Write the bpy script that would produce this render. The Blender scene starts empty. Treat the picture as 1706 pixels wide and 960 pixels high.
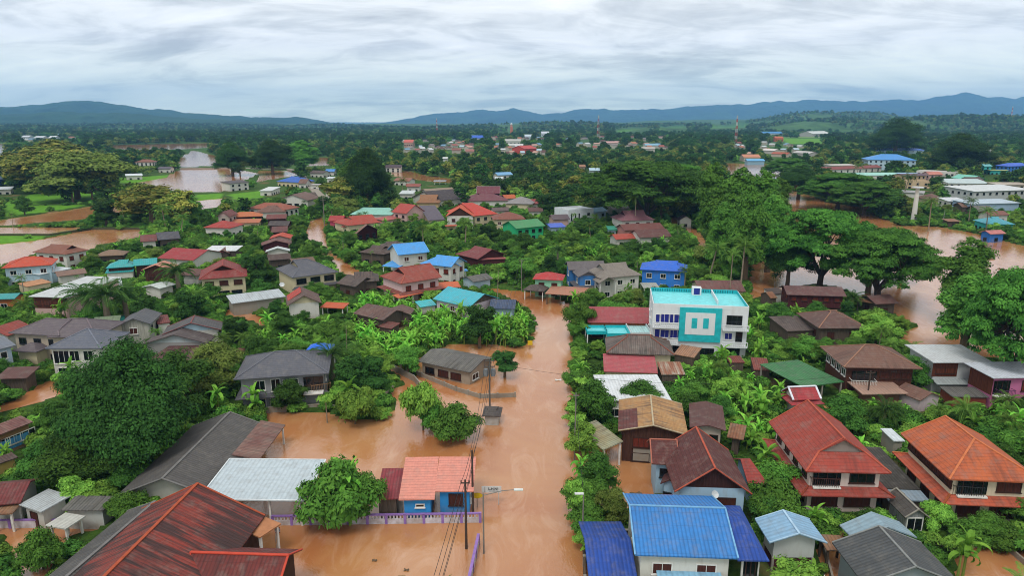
import bpy, math, random
import numpy as np
from mathutils import Vector, Matrix, noise as mnoise
from math import radians as R, sin, cos, tan, atan, atan2, pi, sqrt, hypot

# ------------------------------------------------------------------ camera
SC = bpy.context.scene
COL = SC.collection
IMW, IMH = 1706.0, 960.0
FPX = IMW * 24.0 / 36.0
CAMH = 42.0
PITCH = atan(277.0 / FPX)
cam = bpy.data.cameras.new('camera'); cam.lens = 24; cam.sensor_width = 36
cam.clip_start = 1; cam.clip_end = 120000
camo = bpy.data.objects.new('camera', cam); COL.objects.link(camo)
camo.location = (0, 0, CAMH); camo.rotation_euler = (pi/2 - PITCH, 0, 0)
SC.camera = camo

# ------------------------------------------------------------------ sky, sun, exposure
SC.view_settings.view_transform = 'Standard'; SC.view_settings.look = 'None'
SC.view_settings.exposure = 0.2; SC.view_settings.gamma = 1.0
SUN_EL, SUN_AZ = R(58), R(200)
wd = bpy.data.worlds.new('World'); SC.world = wd; wd.use_nodes = True
nt = wd.node_tree; N = nt.nodes; Lk = nt.links; N.clear()
def nd(t, **k):
    n = N.new(t)
    for a, b in k.items(): setattr(n, a, b)
    return n
out = nd('ShaderNodeOutputWorld')
sky = nd('ShaderNodeTexSky', sky_type='NISHITA', sun_disc=False)
sky.sun_elevation = SUN_EL; sky.sun_rotation = SUN_AZ
bg1 = nd('ShaderNodeBackground'); bg1.inputs[1].default_value = 0.10
Lk.new(sky.outputs[0], bg1.inputs[0])
tc = nd('ShaderNodeTexCoord'); sep = nd('ShaderNodeSeparateXYZ'); Lk.new(tc.outputs['Generated'], sep.inputs[0])
mx = nd('ShaderNodeMath', operation='MAXIMUM'); Lk.new(sep.outputs[2], mx.inputs[0]); mx.inputs[1].default_value = 0.0
ad = nd('ShaderNodeMath', operation='ADD'); Lk.new(mx.outputs[0], ad.inputs[0]); ad.inputs[1].default_value = 0.20
cb = nd('ShaderNodeCombineXYZ')
for i in (0, 1):
    dv = nd('ShaderNodeMath', operation='DIVIDE'); Lk.new(sep.outputs[i], dv.inputs[0]); Lk.new(ad.outputs[0], dv.inputs[1]); Lk.new(dv.outputs[0], cb.inputs[i])
def cloud(scale, rot, sc, detail, rough, dist, lac=2.0, loc=(0, 0, 0)):
    mp = nd('ShaderNodeMapping'); mp.inputs['Rotation'].default_value = (0, 0, rot); mp.inputs['Scale'].default_value = sc
    mp.inputs['Location'].default_value = loc
    Lk.new(cb.outputs[0], mp.inputs[0])
    n = nd('ShaderNodeTexNoise'); n.inputs['Scale'].default_value = scale; n.inputs['Detail'].default_value = detail
    n.inputs['Roughness'].default_value = rough; n.inputs['Distortion'].default_value = dist
    Lk.new(mp.outputs[0], n.inputs['Vector']); return n
c1 = cloud(1.5, R(-112), (0.6, 1.0, 1), 8, 0.56, 0.8)
c2 = cloud(4.0, R(-104), (0.5, 1.0, 1), 7, 0.58, 0.9, loc=(3, 7, 0))
mixn = nd('ShaderNodeMix', data_type='FLOAT'); mixn.inputs[0].default_value = 0.38
Lk.new(c1.outputs[0], mixn.inputs[2]); Lk.new(c2.outputs[0], mixn.inputs[3])
rp = nd('ShaderNodeValToRGB'); Lk.new(mixn.outputs[0], rp.inputs[0])
e = rp.color_ramp.elements
e[0].position = 0.37; e[0].color = (0.47, 0.475, 0.475, 1)
e[1].position = 0.66; e[1].color = (1.0, .985, .96, 1)
m = rp.color_ramp.elements.new(0.46); m.color = (0.66, 0.665, 0.655, 1)
m = rp.color_ramp.elements.new(0.52); m.color = (0.82, 0.82, 0.80, 1)
# the cloud deck turns bluer and darker where it is seen edge on, near the horizon
hz = nd('ShaderNodeMapRange'); hz.inputs[1].default_value = 0.0; hz.inputs[2].default_value = 0.09; Lk.new(sep.outputs[2], hz.inputs[0])
hz.inputs[3].default_value = 0.4; hz.inputs[4].default_value = 0.0
c3 = cloud(0.16, R(10), (0.5, 1, 1), 3, 0.5, 0.0)
hm = nd('ShaderNodeMath', operation='MULTIPLY'); Lk.new(hz.outputs[0], hm.inputs[0])
mr3 = nd('ShaderNodeMapRange'); Lk.new(c3.outputs[0], mr3.inputs[0]); mr3.inputs[1].default_value = .35; mr3.inputs[2].default_value = .6
Lk.new(mr3.outputs[0], hm.inputs[1])
mc = nd('ShaderNodeMix', data_type='RGBA'); Lk.new(hm.outputs[0], mc.inputs[0]); Lk.new(rp.outputs[0], mc.inputs[6]); mc.inputs[7].default_value = (0.30, 0.47, 0.66, 1)
lo_ = nd('ShaderNodeMapRange'); Lk.new(sep.outputs[2], lo_.inputs[0]); lo_.inputs[1].default_value = 0.0; lo_.inputs[2].default_value = 0.10; lo_.inputs[3].default_value = 1.45; lo_.inputs[4].default_value = 1.0
lc = nd('ShaderNodeMapRange'); Lk.new(sep.outputs[2], lc.inputs[0]); lc.inputs[1].default_value = 0.0; lc.inputs[2].default_value = 0.10; lc.inputs[3].default_value = 1.0; lc.inputs[4].default_value = 1.0
cc_ = nd('ShaderNodeCombineColor'); Lk.new(lo_.outputs[0], cc_.inputs[0]); Lk.new(lo_.outputs[0], cc_.inputs[1]); Lk.new(lc.outputs[0], cc_.inputs[2])
mlt = nd('ShaderNodeMix', data_type='RGBA', blend_type='MULTIPLY'); mlt.inputs[0].default_value = 1.0; Lk.new(mc.outputs[2], mlt.inputs[6]); Lk.new(cc_.outputs[0], mlt.inputs[7])
bg2 = nd('ShaderNodeBackground'); Lk.new(mlt.outputs[2], bg2.inputs[0]); bg2.inputs[1].default_value = 1.26
mxs = nd('ShaderNodeMixShader'); mxs.inputs[0].default_value = 0.97
Lk.new(bg1.outputs[0], mxs.inputs[1]); Lk.new(bg2.outputs[0], mxs.inputs[2]); Lk.new(mxs.outputs[0], out.inputs[0])

sun = bpy.data.lights.new('sun', 'SUN'); sun.energy = 1.5; sun.angle = R(18); sun.color = (1.0, 0.96, 0.9)
suno = bpy.data.objects.new('sun', sun); COL.objects.link(suno)
# direction to the sun: azimuth measured clockwise from +Y
sd = Vector((sin(SUN_AZ)*cos(SUN_EL), cos(SUN_AZ)*cos(SUN_EL), sin(SUN_EL)))
suno.rotation_euler = sd.to_track_quat('Z', 'Y').to_euler()
SC.cycles.max_bounces = 6; SC.cycles.diffuse_bounces = 2; SC.cycles.glossy_bounces = 2
SC.cycles.transmission_bounces = 2; SC.cycles.volume_bounces = 1; SC.cycles.use_denoising = True
SC.cycles.sample_clamp_indirect = 4
SC.cycles.pixel_filter_type = 'BLACKMAN_HARRIS'; SC.cycles.filter_width = 1.0

# ------------------------------------------------------------------ pixel -> world
FW = Vector((0, cos(PITCH), -sin(PITCH))); UP = Vector((0, sin(PITCH), cos(PITCH)))
def P(px, py, z=0.0):
    x = (px - IMW/2)/FPX; y = -(py - IMH/2)/FPX
    d = FW + UP*y; dx, dy, dz = x, d.y, d.z
    t = (z - CAMH)/dz
    return Vector((dx*t, dy*t, z))
def pix(p):
    v = Vector(p) - Vector((0, 0, CAMH)); f = v.dot(FW)
    return (IMW/2 + FPX*v.x/f, IMH/2 - FPX*v.dot(UP)/f)
def pxm(p):                       # pixels per metre at p
    return FPX/((Vector(p) - Vector((0, 0, CAMH))).dot(FW))
def lin(hx):
    if not isinstance(hx, str): return tuple(hx)[:3]
    hx = hx.lstrip('#'); o = []
    for i in (0, 2, 4):
        c = int(hx[i:i+2], 16)/255; o.append(c/12.92 if c <= .04045 else ((c+.055)/1.055)**2.4)
    return tuple(o)

# ------------------------------------------------------------------ materials
MATS = {}
class NT:
    def __init__(s, name):
        s.m = bpy.data.materials.new(name); s.m.use_nodes = True; s.t = s.m.node_tree
        s.b = s.t.nodes['Principled BSDF']
    def n(s, t, ins=None, **k):
        o = s.t.nodes.new(t)
        for a, b in k.items(): setattr(o, a, b)
        for a, b in (ins or {}).items():
            if hasattr(b, 'links') or hasattr(b, 'is_output'): s.t.links.new(b, o.inputs[a])
            else: o.inputs[a].default_value = b
        return o
    def math(s, op, a, b=0.0, c=False):
        return s.n('ShaderNodeMath', {0: a, 1: b}, operation=op, use_clamp=c).outputs[0]
    def noise(s, vec, scale, detail=4, rough=.55, dist=0.0):
        return s.n('ShaderNodeTexNoise', {'Vector': vec, 'Scale': scale, 'Detail': detail, 'Roughness': rough, 'Distortion': dist}).outputs[0]
    def map(s, vec, sc, loc=(0, 0, 0), rot=(0, 0, 0)):
        return s.n('ShaderNodeMapping', {0: vec, 'Scale': sc, 'Location': loc, 'Rotation': rot}).outputs[0]
    def rng(s, v, a, b, c=0.0, d=1.0):
        return s.n('ShaderNodeMapRange', {0: v, 1: a, 2: b, 3: c, 4: d}).outputs[0]
    def mix(s, f, a, b):
        f4 = lambda c: (*lin(c), 1) if not hasattr(c, 'links') else c
        return s.n('ShaderNodeMix', {0: f, 6: f4(a), 7: f4(b)}, data_type='RGBA').outputs[2]
    def mul(s, col, v):
        return s.n('ShaderNodeMix', {0: 1.0, 6: col, 7: v}, data_type='RGBA', blend_type='MULTIPLY').outputs[2]
    def base(s, c, rough=.7, spec=.3, metal=0.0):
        if hasattr(c, 'links'): s.t.links.new(c, s.b.inputs['Base Color'])
        else: s.b.inputs['Base Color'].default_value = (*lin(c), 1)
        s.b.inputs['Roughness'].default_value = rough; s.b.inputs['Specular IOR Level'].default_value = spec
        s.b.inputs['Metallic'].default_value = metal
        return s.m
    def bump(s, h, st=.5, d=.05):
        o = s.n('ShaderNodeBump', {'Height': h, 'Strength': st, 'Distance': d}); s.t.links.new(o.outputs[0], s.b.inputs['Normal'])

def roofm(hx, kind='tile', stain=.35, dark='3a2c28', hx2=None, patch=0.0):
    """tile: rows and columns of tiles; corr: corrugated sheets ribbed down the slope; metal: wide clean sheets"""
    key = ('roof', hx, kind, stain, dark, hx2, patch)
    if key in MATS: return MATS[key]
    s = NT('roof_%s_%s' % (kind, hx)); uv = s.n('ShaderNodeTexCoord').outputs['UV']
    obj = s.n('ShaderNodeTexCoord').outputs['Object']
    base = s.mix(s.rng(s.noise(obj, .45, 3), .3, .7), hx, hx2 or hx)
    var = s.rng(s.noise(obj, 2.3, 3), .25, .75, .88, 1.12)
    base = s.mul(base, s.n('ShaderNodeCombineColor', {0: var, 1: var, 2: var}).outputs[0])
    streak = s.noise(s.map(uv, (1.6, .16, 1)), 1.0, 5, .6)
    blot = s.noise(obj, .22, 5, .65)
    st = s.math('MULTIPLY', s.rng(s.math('ADD', s.math('MULTIPLY', streak, .6), s.math('MULTIPLY', blot, .5)), .52, .68), min(1, stain*1.4), True)
    base = s.mix(st, base, dark)
    base = s.mix(s.rng(s.noise(obj, .9, 5, .7), .48, .72, 0.03, .34), base, '857f76')
    if patch > 0:                                      # sheets of another age: oblong patches down the slope
        br = s.noise(s.map(uv, (1.5, .13, 1), (5, 2, 0)), 1.0, 5, .55, .3)
        base = s.mix(s.rng(br, .47, .56, 0, patch), base, dark)
    per = dict(tile=.31, corr=.36, metal=.5)[kind]
    wv = s.n('ShaderNodeTexWave', {'Vector': uv, 'Scale': .314/per}, wave_type='BANDS', bands_direction='X').outputs[1]
    h = wv
    if kind == 'tile':
        w2 = s.n('ShaderNodeTexWave', {'Vector': uv, 'Scale': .314/.42}, wave_type='BANDS', bands_direction='Y', wave_profile='SAW').outputs[1]
        h = s.math('ADD', s.math('MULTIPLY', wv, .5), w2)
        ln = s.rng(w2, .0, .22, .62, 1.0)
        base = s.mul(base, s.n('ShaderNodeCombineColor', {0: ln, 1: ln, 2: ln}).outputs[0])
    else:
        w2 = s.n('ShaderNodeTexWave', {'Vector': uv, 'Scale': (.314/(1.5 if kind == 'corr' else 2.4))}, wave_type='BANDS', bands_direction='Y', wave_profile='SAW').outputs[1]
        ln = s.rng(w2, .0, .05, .7 if kind == 'corr' else .85, 1.0)
        base = s.mul(base, s.n('ShaderNodeCombineColor', {0: ln, 1: ln, 2: ln}).outputs[0])
        gr = s.rng(wv, 0, .5, .72 if kind == 'corr' else .86, 1.0)
        base = s.mul(base, s.n('ShaderNodeCombineColor', {0: gr, 1: gr, 2: gr}).outputs[0])
    s.bump(h, .7, .05)
    MATS[key] = s.base(base, .55 if kind == 'metal' else .75, .35)
    return MATS[key]
def wallm(hx, kind='plaster', dirt=.35):
    key = ('wall', hx, kind, dirt)
    if key in MATS: return MATS[key]
    s = NT('%s_%s' % (kind, hx)); uv = s.n('ShaderNodeTexCoord').outputs['UV']
    c = s.n('ShaderNodeTexCoord').outputs['Object']
    if kind == 'wood':
        n = s.noise(s.map(uv, (5, .4, 1)), 1.0, 4, .6)
        col = s.mul(s.mix(s.rng(n, .3, .7), hx, hx), s.n('ShaderNodeCombineColor', {0: s.rng(n, .3, .7, .6, 1.25), 1: s.rng(n, .3, .7, .6, 1.25), 2: s.rng(n, .3, .7, .6, 1.25)}).outputs[0])
        w = s.n('ShaderNodeTexWave', {'Vector': uv, 'Scale': .314/.25}, wave_type='BANDS', bands_direction='X').outputs[1]
        s.bump(w, .5, .03)
    else:
        n = s.noise(s.map(uv, (1.5, .35, 1)), 1.0, 5, .65)
        z = s.n('ShaderNodeSeparateXYZ', {0: c}).outputs[2]
        low = s.rng(z, 0.2, 1.3, .55, 0.0)                 # flood and splash stains with a ragged upper edge
        low = s.math('MULTIPLY', low, s.rng(s.noise(c, 1.2, 4), .35, .6))
        d = s.math('ADD', s.math('MULTIPLY', s.rng(n, .5, .75), dirt), low, True)
        col = s.mix(d, hx, '8d7a66')
    MATS[key] = s.base(col, .8, .2)
    return MATS[key]
def plain(hx, rough=.6, spec=.4, metal=0.0, name=None, var=.15):
    key = ('plain', hx, rough, metal)
    if key in MATS: return MATS[key]
    s = NT(name or 'paint_' + str(hx)); n = s.noise(s.n('ShaderNodeTexCoord').outputs['Object'], 1.7, 4)
    v = s.rng(n, .3, .7, 1-var, 1+var)
    col = s.mul(s.mix(0.0, hx, hx), s.n('ShaderNodeCombineColor', {0: v, 1: v, 2: v}).outputs[0])
    MATS[key] = s.base(col, rough, spec, metal); return MATS[key]
GLASS = plain('14181b', .12, .6, name='window_glass')

# ------------------------------------------------------------------ mesh helper
class MB:
    def __init__(s): s.v = []; s.f = []; s.uv = []; s.mi = []; s.mats = []
    def mat(s, m):
        if m not in s.mats: s.mats.append(m)
        return s.mats.index(m)
    def poly(s, pts, m):
        pts = [Vector(p) for p in pts]
        n = Vector((0, 0, 0))
        for i in range(len(pts)):
            a, b = pts[i], pts[(i+1) % len(pts)]
            n += Vector(((a.y-b.y)*(a.z+b.z), (a.z-b.z)*(a.x+b.x), (a.x-b.x)*(a.y+b.y)))
        if n.length < 1e-9: return
        n.normalize()
        u = Vector((0, 0, 1)).cross(n)
        if u.length < .05: u = Vector((1, 0, 0))
        u.normalize(); v = n.cross(u)
        i0 = len(s.v); s.v += [tuple(p) for p in pts]
        s.f.append(tuple(range(i0, i0+len(pts)))); s.uv += [(p.dot(u), p.dot(v)) for p in pts]; s.mi.append(s.mat(m))
    def slab(s, polys, t, m, mside=None):
        """thicken connected polygons downward by t"""
        mside = mside or m; ed = {}
        key = lambda p: (round(p[0], 3), round(p[1], 3), round(p[2], 3))
        for pl in polys:
            s.poly(pl, m); s.poly([(p[0], p[1], p[2]-t) for p in reversed(pl)], mside)
            for i in range(len(pl)):
                a, b = pl[i], pl[(i+1) % len(pl)]
                k = (key(a), key(b)); rk = (k[1], k[0])
                if rk in ed: del ed[rk]
                else: ed[k] = (a, b)
        for a, b in ed.values():
            s.poly([a, (a[0], a[1], a[2]-t), (b[0], b[1], b[2]-t), b], mside)
    def box(s, c, d, m, rz=0.0):
        hx, hy, hz = d[0]/2, d[1]/2, d[2]/2; ca, sa = cos(rz), sin(rz)
        def q(x, y, z): return (c[0]+x*ca-y*sa, c[1]+x*sa+y*ca, c[2]+z)
        p = [q(x, y, z) for z in (-hz, hz) for y in (-hy, hy) for x in (-hx, hx)]
        for f in ((0, 2, 3, 1), (4, 5, 7, 6), (0, 1, 5, 4), (2, 6, 7, 3), (0, 4, 6, 2), (1, 3, 7, 5)): s.poly([p[i] for i in f], m)
    def bar(s, a, b, w, h, m):
        a, b = Vector(a), Vector(b); d = (b-a)
        if d.length < 1e-4: return
        d.normalize(); sd_ = d.cross(Vector((0, 0, 1)))
        if sd_.length < .01: sd_ = Vector((1, 0, 0))
        sd_.normalize(); u = sd_.cross(d)
        r = [a-sd_*w/2-u*h/2, a+sd_*w/2-u*h/2, a+sd_*w/2+u*h/2, a-sd_*w/2+u*h/2]
        q = [p+(b-a) for p in r]
        s.poly([r[0], r[1], r[2], r[3]], m); s.poly([q[3], q[2], q[1], q[0]], m)
        for i in range(4): j = (i+1) % 4; s.poly([r[i], q[i], q[j], r[j]], m)
    def tube(s, pts, rad, m, n=8, cap=True):
        pts = [Vector(p) for p in pts]; rings = []
        for i, p in enumerate(pts):
            d = (pts[min(i+1, len(pts)-1)] - pts[max(i-1, 0)]).normalized()
            a = d.cross(Vector((0, 1, 0)) if abs(d.y) < .9 else Vector((1, 0, 0))).normalized(); b = d.cross(a)
            r = rad[i] if hasattr(rad, '__len__') else rad
            rings.append([p + a*r*cos(2*pi*k/n) + b*r*sin(2*pi*k/n) for k in range(n)])
        for i in range(len(rings)-1):
            for k in range(n):
                j = (k+1) % n; s.poly([rings[i][k], rings[i][j], rings[i+1][j], rings[i+1][k]], m)
        if cap: s.poly(rings[0][::-1], m); s.poly(rings[-1], m)
    def build(s, name, parent=None, loc=(0, 0, 0), rz=0.0):
        me = s.mesh(name); return link(name, me, parent, loc, rz)
    def mesh(s, name):
        me = bpy.data.meshes.new(name); me.from_pydata(s.v, [], s.f)
        ul = me.uv_layers.new(name='UVMap'); ul.data.foreach_set('uv', np.array(s.uv, 'f').ravel())
        for m in s.mats: me.materials.append(m)
        me.polygons.foreach_set('material_index', s.mi); me.update()
        return me
def link(name, me, parent=None, loc=(0, 0, 0), rz=0.0, scale=1.0):
    o = bpy.data.objects.new(name, me); COL.objects.link(o)
    o.location = loc; o.rotation_euler = (0, 0, rz)
    if scale != 1.0: o.scale = (scale,)*3 if not hasattr(scale, '__len__') else scale
    if parent: o.parent = parent
    return o
def thing(name, label, cat, loc, rz=0.0, group=None):
    o = bpy.data.objects.new(name, None); COL.objects.link(o); o.location = loc; o.rotation_euler = (0, 0, rz)
    o.empty_display_size = .5
    o['label'] = label; o['category'] = cat
    if group: o['group'] = group
    return o
def tag(o, label, cat, group=None):
    o['label'] = label; o['category'] = cat
    if group: o['group'] = group
    return o

# ------------------------------------------------------------------ water areas (outlines on the flood's surface)
WATER = [
 [(805,480),(880,487),(940,503),(955,525),(957,600),(953,650),(955,700),(966,790),(968,850),(990,975),(420,975),(435,930),(425,880),(330,862),(330,800),(425,765),(408,742),(440,705),(430,690),(540,686),(590,702),(640,702),(662,674),(645,655),(674,640),(636,610),(665,612),(695,632),(690,600),(755,572),(868,577),(886,572),(889,545),(880,517),(850,499)],
 [(955,740),(1010,732),(1088,745),(1088,832),(1050,855),(1000,852),(955,865)],
 [(517,369),(541,360),(543,385),(550,421),(582,440),(612,462),(600,468),(560,452),(549,428),(539,407),(525,401),(508,399),(509,385)],
 [(219,306),(277,296),(302,281),(386,280),(430,289),(413,299),(378,309),(371,321),(302,321),(265,311)],
 [(320,250),(363,261),(360,277),(323,277),(307,261)],
 [(187,242),(262,240),(350,238),(348,246),(302,249),(187,249)],
 [(-60,376),(0,367),(161,343),(161,355),(141,367),(0,377),(-60,384)],
 [(-60,382),(0,379),(146,379),(86,391),(0,391),(-60,392)],
 [(78,397),(156,382),(239,382),(232,395),(217,400),(164,410),(144,420),(63,421),(0,446),(-60,460),(-60,412),(0,407),(63,401)],
 [(388,262),(430,262),(425,275),(392,273)],
 [(430,284),(480,284),(497,292),(450,300),(430,304)],
 [(476,264),(505,262),(548,262),(548,276),(510,277),(476,273)],
 [(653,287),(680,285),(711,293),(751,298),(754,304),(729,305),(695,300),(656,294)],
 [(1208,272),(1325,274),(1322,295),(1332,310),(1345,325),(1375,337),(1430,345),(1470,365),(1500,376),(1560,378),(1620,388),(1720,414),(1760,440),(1760,600),(1690,602),(1600,592),(1500,578),(1500,560),(1530,545),(1480,520),(1400,480),(1350,475),(1250,500),(1246,445),(1300,420),(1330,370),(1300,355),(1303,320),(1290,300),(1210,290)],
 [(1113,358),(1135,365),(1155,380),(1172,395),(1179,415),(1162,414),(1158,395),(1140,380),(1115,372)],
 [(1550,905),(1674,906),(1760,950),(1760,975),(1585,975),(1590,930)],
 [(1374,893),(1418,893),(1440,975),(1376,975)],
 [(-20,690),(12,686),(108,663),(110,650),(88,633),(63,646),(25,668),(-20,680)],
 [(376,516),(400,514),(440,532),(436,545),(400,532),(378,526)],
 [(-20,868),(165,868),(150,890),(110,905),(75,975),(25,975),(15,900),(-20,898)],
 [(1364,676),(1420,684),(1425,694),(1390,692)],
 [(-20,238),(8,240),(8,262),(-20,262),(-60,262),(-60,238)],
 [(300,262),(330,262),(330,279),(300,279)],
 [(180,345),(215,343),(222,352),(190,360)],
 [(330,335),(372,330),(368,345),(335,350)],
]
FIELDS = [   # rice paddies
 [(20,345),(200,330),(205,320),(60,322),(8,340),(8,362),(60,357),(150,342)],
 [(-60,392),(0,392),(80,394),(62,402),(0,407),(-60,410)],
 [(196,298),(280,292),(286,299),(222,306),(200,306)],
 [(325,325),(370,323),(365,333),(330,336)],[(200,385),(240,368),(238,380),(205,381)],
 [(1300,230),(1365,231),(1370,240),(1310,240)],[(1020,220),(1078,218),(1084,221),(1030,222.5)],[(1096,217),(1138,215.5),(1146,219),(1102,220)],[(1180,216),(1240,214.5),(1246,217),(1186,218)],
 [(380,325),(440,318),(440,330),(390,334)],
]
def inpoly(X, Y, poly):
    X = np.asarray(X, float); Y = np.asarray(Y, float); r = np.zeros(X.shape, bool); n = len(poly)
    for i in range(n):
        x1, y1 = poly[i]; x2, y2 = poly[(i+1) % n]
        c = ((y1 > Y) != (y2 > Y))
        with np.errstate(divide='ignore', invalid='ignore'):
            r ^= c & (X < (x2-x1)*(Y-y1)/(y2-y1+1e-12)+x1)
    return r
WPW = [[tuple(P(x, y))[:2] for x, y in w] for w in WATER]
FPW = [[tuple(P(x, y))[:2] for x, y in w] for w in FIELDS]

def vnoise(x, y, seed=0):
    """smooth value noise, numpy"""
    xi = np.floor(x).astype(np.int64); yi = np.floor(y).astype(np.int64); fx = x-xi; fy = y-yi
    fx = fx*fx*(3-2*fx); fy = fy*fy*(3-2*fy)
    def h(a, b):
        n = (a*374761393 + b*668265263 + seed*1442695041) & 0x7fffffff
        n = ((n ^ (n >> 13))*1274126177) & 0x7fffffff
        return ((n ^ (n >> 16)) & 0xffff)/65535.0
    return (h(xi, yi)*(1-fx)+h(xi+1, yi)*fx)*(1-fy)+(h(xi, yi+1)*(1-fx)+h(xi+1, yi+1)*fx)*fy
def fbm(x, y, oct=4, seed=0):
    r = 0; a = .5; t = 0
    for i in range(oct): r = r+a*vnoise(x*2**i+17.3*i, y*2**i-9.1*i, seed+i); t += a; a *= .5
    return r/t
def hill_h(X, Y):
    """height of the far land: a plain, then low wooded hills from 1.5 km on"""
    d = np.hypot(X, Y)
    k = np.clip((d-1500)/2500, 0, 1)
    n = fbm(X/900, Y/700, 4, 3)
    a = np.arctan2(X, Y)
    ra = np.clip((a+.15)/.6, 0, 1); ra = ra*ra*(3-2*ra)
    h = k*np.clip(n-.40, 0, 1)*(70+150*ra)
    k2 = np.clip((d-3000)/2500, 0, 1)*np.clip((9000-d)/3500, 0, 1)
    h2 = k2*(8+60*fbm(X/1300+5, Y/900, 4, 9))*(.42+1.1*ra)
    return np.maximum(h, h2)*np.clip(1.25-d/16000, .0, 1)

def grid_mesh(name, X, Y, Z, mat, attrs=None):
    nr, nc = X.shape; co = np.stack([X, Y, Z], -1).reshape(-1, 3).astype('f')
    i = np.arange(nr*nc).reshape(nr, nc)
    q = np.stack([i[:-1, :-1], i[:-1, 1:], i[1:, 1:], i[1:, :-1]], -1).reshape(-1, 4)
    me = bpy.data.meshes.new(name); me.vertices.add(len(co)); me.vertices.foreach_set('co', co.ravel())
    me.loops.add(q.size); me.loops.foreach_set('vertex_index', q.ravel().astype('i'))
    me.polygons.add(len(q)); me.polygons.foreach_set('loop_start', (np.arange(len(q))*4).astype('i')); me.polygons.foreach_set('loop_total', np.full(len(q), 4, 'i'))
    me.update(calc_edges=True); me.polygons.foreach_set('use_smooth', np.ones(len(q), bool))
    for k, v in (attrs or {}).items():
        a = me.attributes.new(k, 'FLOAT', 'POINT'); a.data.foreach_set('value', np.asarray(v, 'f').ravel())
    me.materials.append(mat); return me

rows = np.concatenate([18*(1.0067**np.arange(0, 760)), 18*1.0067**760*(1.018**np.arange(1, 210))])
tcol = np.linspace(-1, 1, 460)
GY, GT = np.meshgrid(rows, tcol, indexing='ij'); GX = GT*(GY*1.05+90)
wig = lambda s: (fbm(GX/s, GY/s, 3, 5)-.5)
WX = GX + wig(5)*2.2; WY = GY + (fbm(GX/5+50, GY/5, 3, 8)-.5)*2.2
wet = np.zeros(GX.shape, bool)
for w in WPW: wet |= inpoly(WX, WY, w)
fld = np.zeros(GX.shape, bool)
for w in FPW: fld |= inpoly(WX, WY, w)
gz = .35 + .5*np.clip(fbm(GX/14, GY/14, 4, 2)-.35, 0, 1) + hill_h(GX, GY)
gz = np.where(fld, .25, gz); gz = np.where(wet, -1.2, gz)
ms = NT('ground_cover'); oc = ms.n('ShaderNodeTexCoord').outputs['Object']
g = ms.mix(ms.rng(ms.noise(oc, .9, 6, .7), .35, .65), '263a12', '466426')
g = ms.mix(ms.rng(ms.noise(oc, .06, 4, .6), .58, .66), g, '6a5a3c')
far = ms.mix(ms.rng(ms.noise(ms.map(oc, (1, .5, 1)), .02, 8, .75), .35, .65), '2a461c', '4a6c30')
far = ms.mix(ms.rng(ms.noise(oc, .0016, 5, .6), .60, .66), far, '6f8c44')
yy = ms.n('ShaderNodeSeparateXYZ', {0: oc}).outputs[1]
g = ms.mix(ms.rng(yy, 500, 900), g, far)
fa = ms.n('ShaderNodeAttribute', attribute_name='field').outputs['Fac']
g = ms.mix(fa, g, ms.mix(ms.rng(ms.noise(oc, .35, 6, .7), .3, .7), '47761a', '65962a'))
ms.base(g, .95, .1); ms.bump(ms.noise(oc, 2.0, 5, .7), .8, .25)
gm = grid_mesh('ground', GX, GY, gz, ms.m, {'field': fld})
ground = link('ground', gm); ground['kind'] = 'structure'

mw = NT('flood_water'); oc = mw.n('ShaderNodeTexCoord').outputs['Object']
cw = mw.mix(mw.rng(mw.noise(oc, .035, 4, .6, .8), .35, .65), 'a2653c', 'b28054')
cw = mw.mix(mw.rng(mw.noise(mw.map(oc, (1, .35, 1)), .3, 5, .65, 1.2), .5, .75, 0, .5), cw, 'c8a488')
yy = mw.n('ShaderNodeSeparateXYZ', {0: oc}).outputs[1]
mw.base(cw, .05, .75)
h1 = mw.noise(mw.map(oc, (1, .55, 1), rot=(0, 0, .25)), 2.4, 4, .62, .8); h2 = mw.noise(mw.map(oc, (1, .6, 1)), .5, 5, .6, .5)
hh = mw.math('ADD', mw.math('MULTIPLY', h1, .8), mw.math('MULTIPLY', h2, .6)); mw.bump(hh, .6, .07)
wy = np.array([0, 60, 150, 400, 900, 1600]); wt = np.linspace(-1, 1, 5)
A_, B_ = np.meshgrid(wy, wt, indexing='ij')
water = link('flood_water', grid_mesh('flood_water', B_*(A_*1.05+90), A_.astype(float), A_*0.0, mw.m)); water['kind'] = 'structure'

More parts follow.
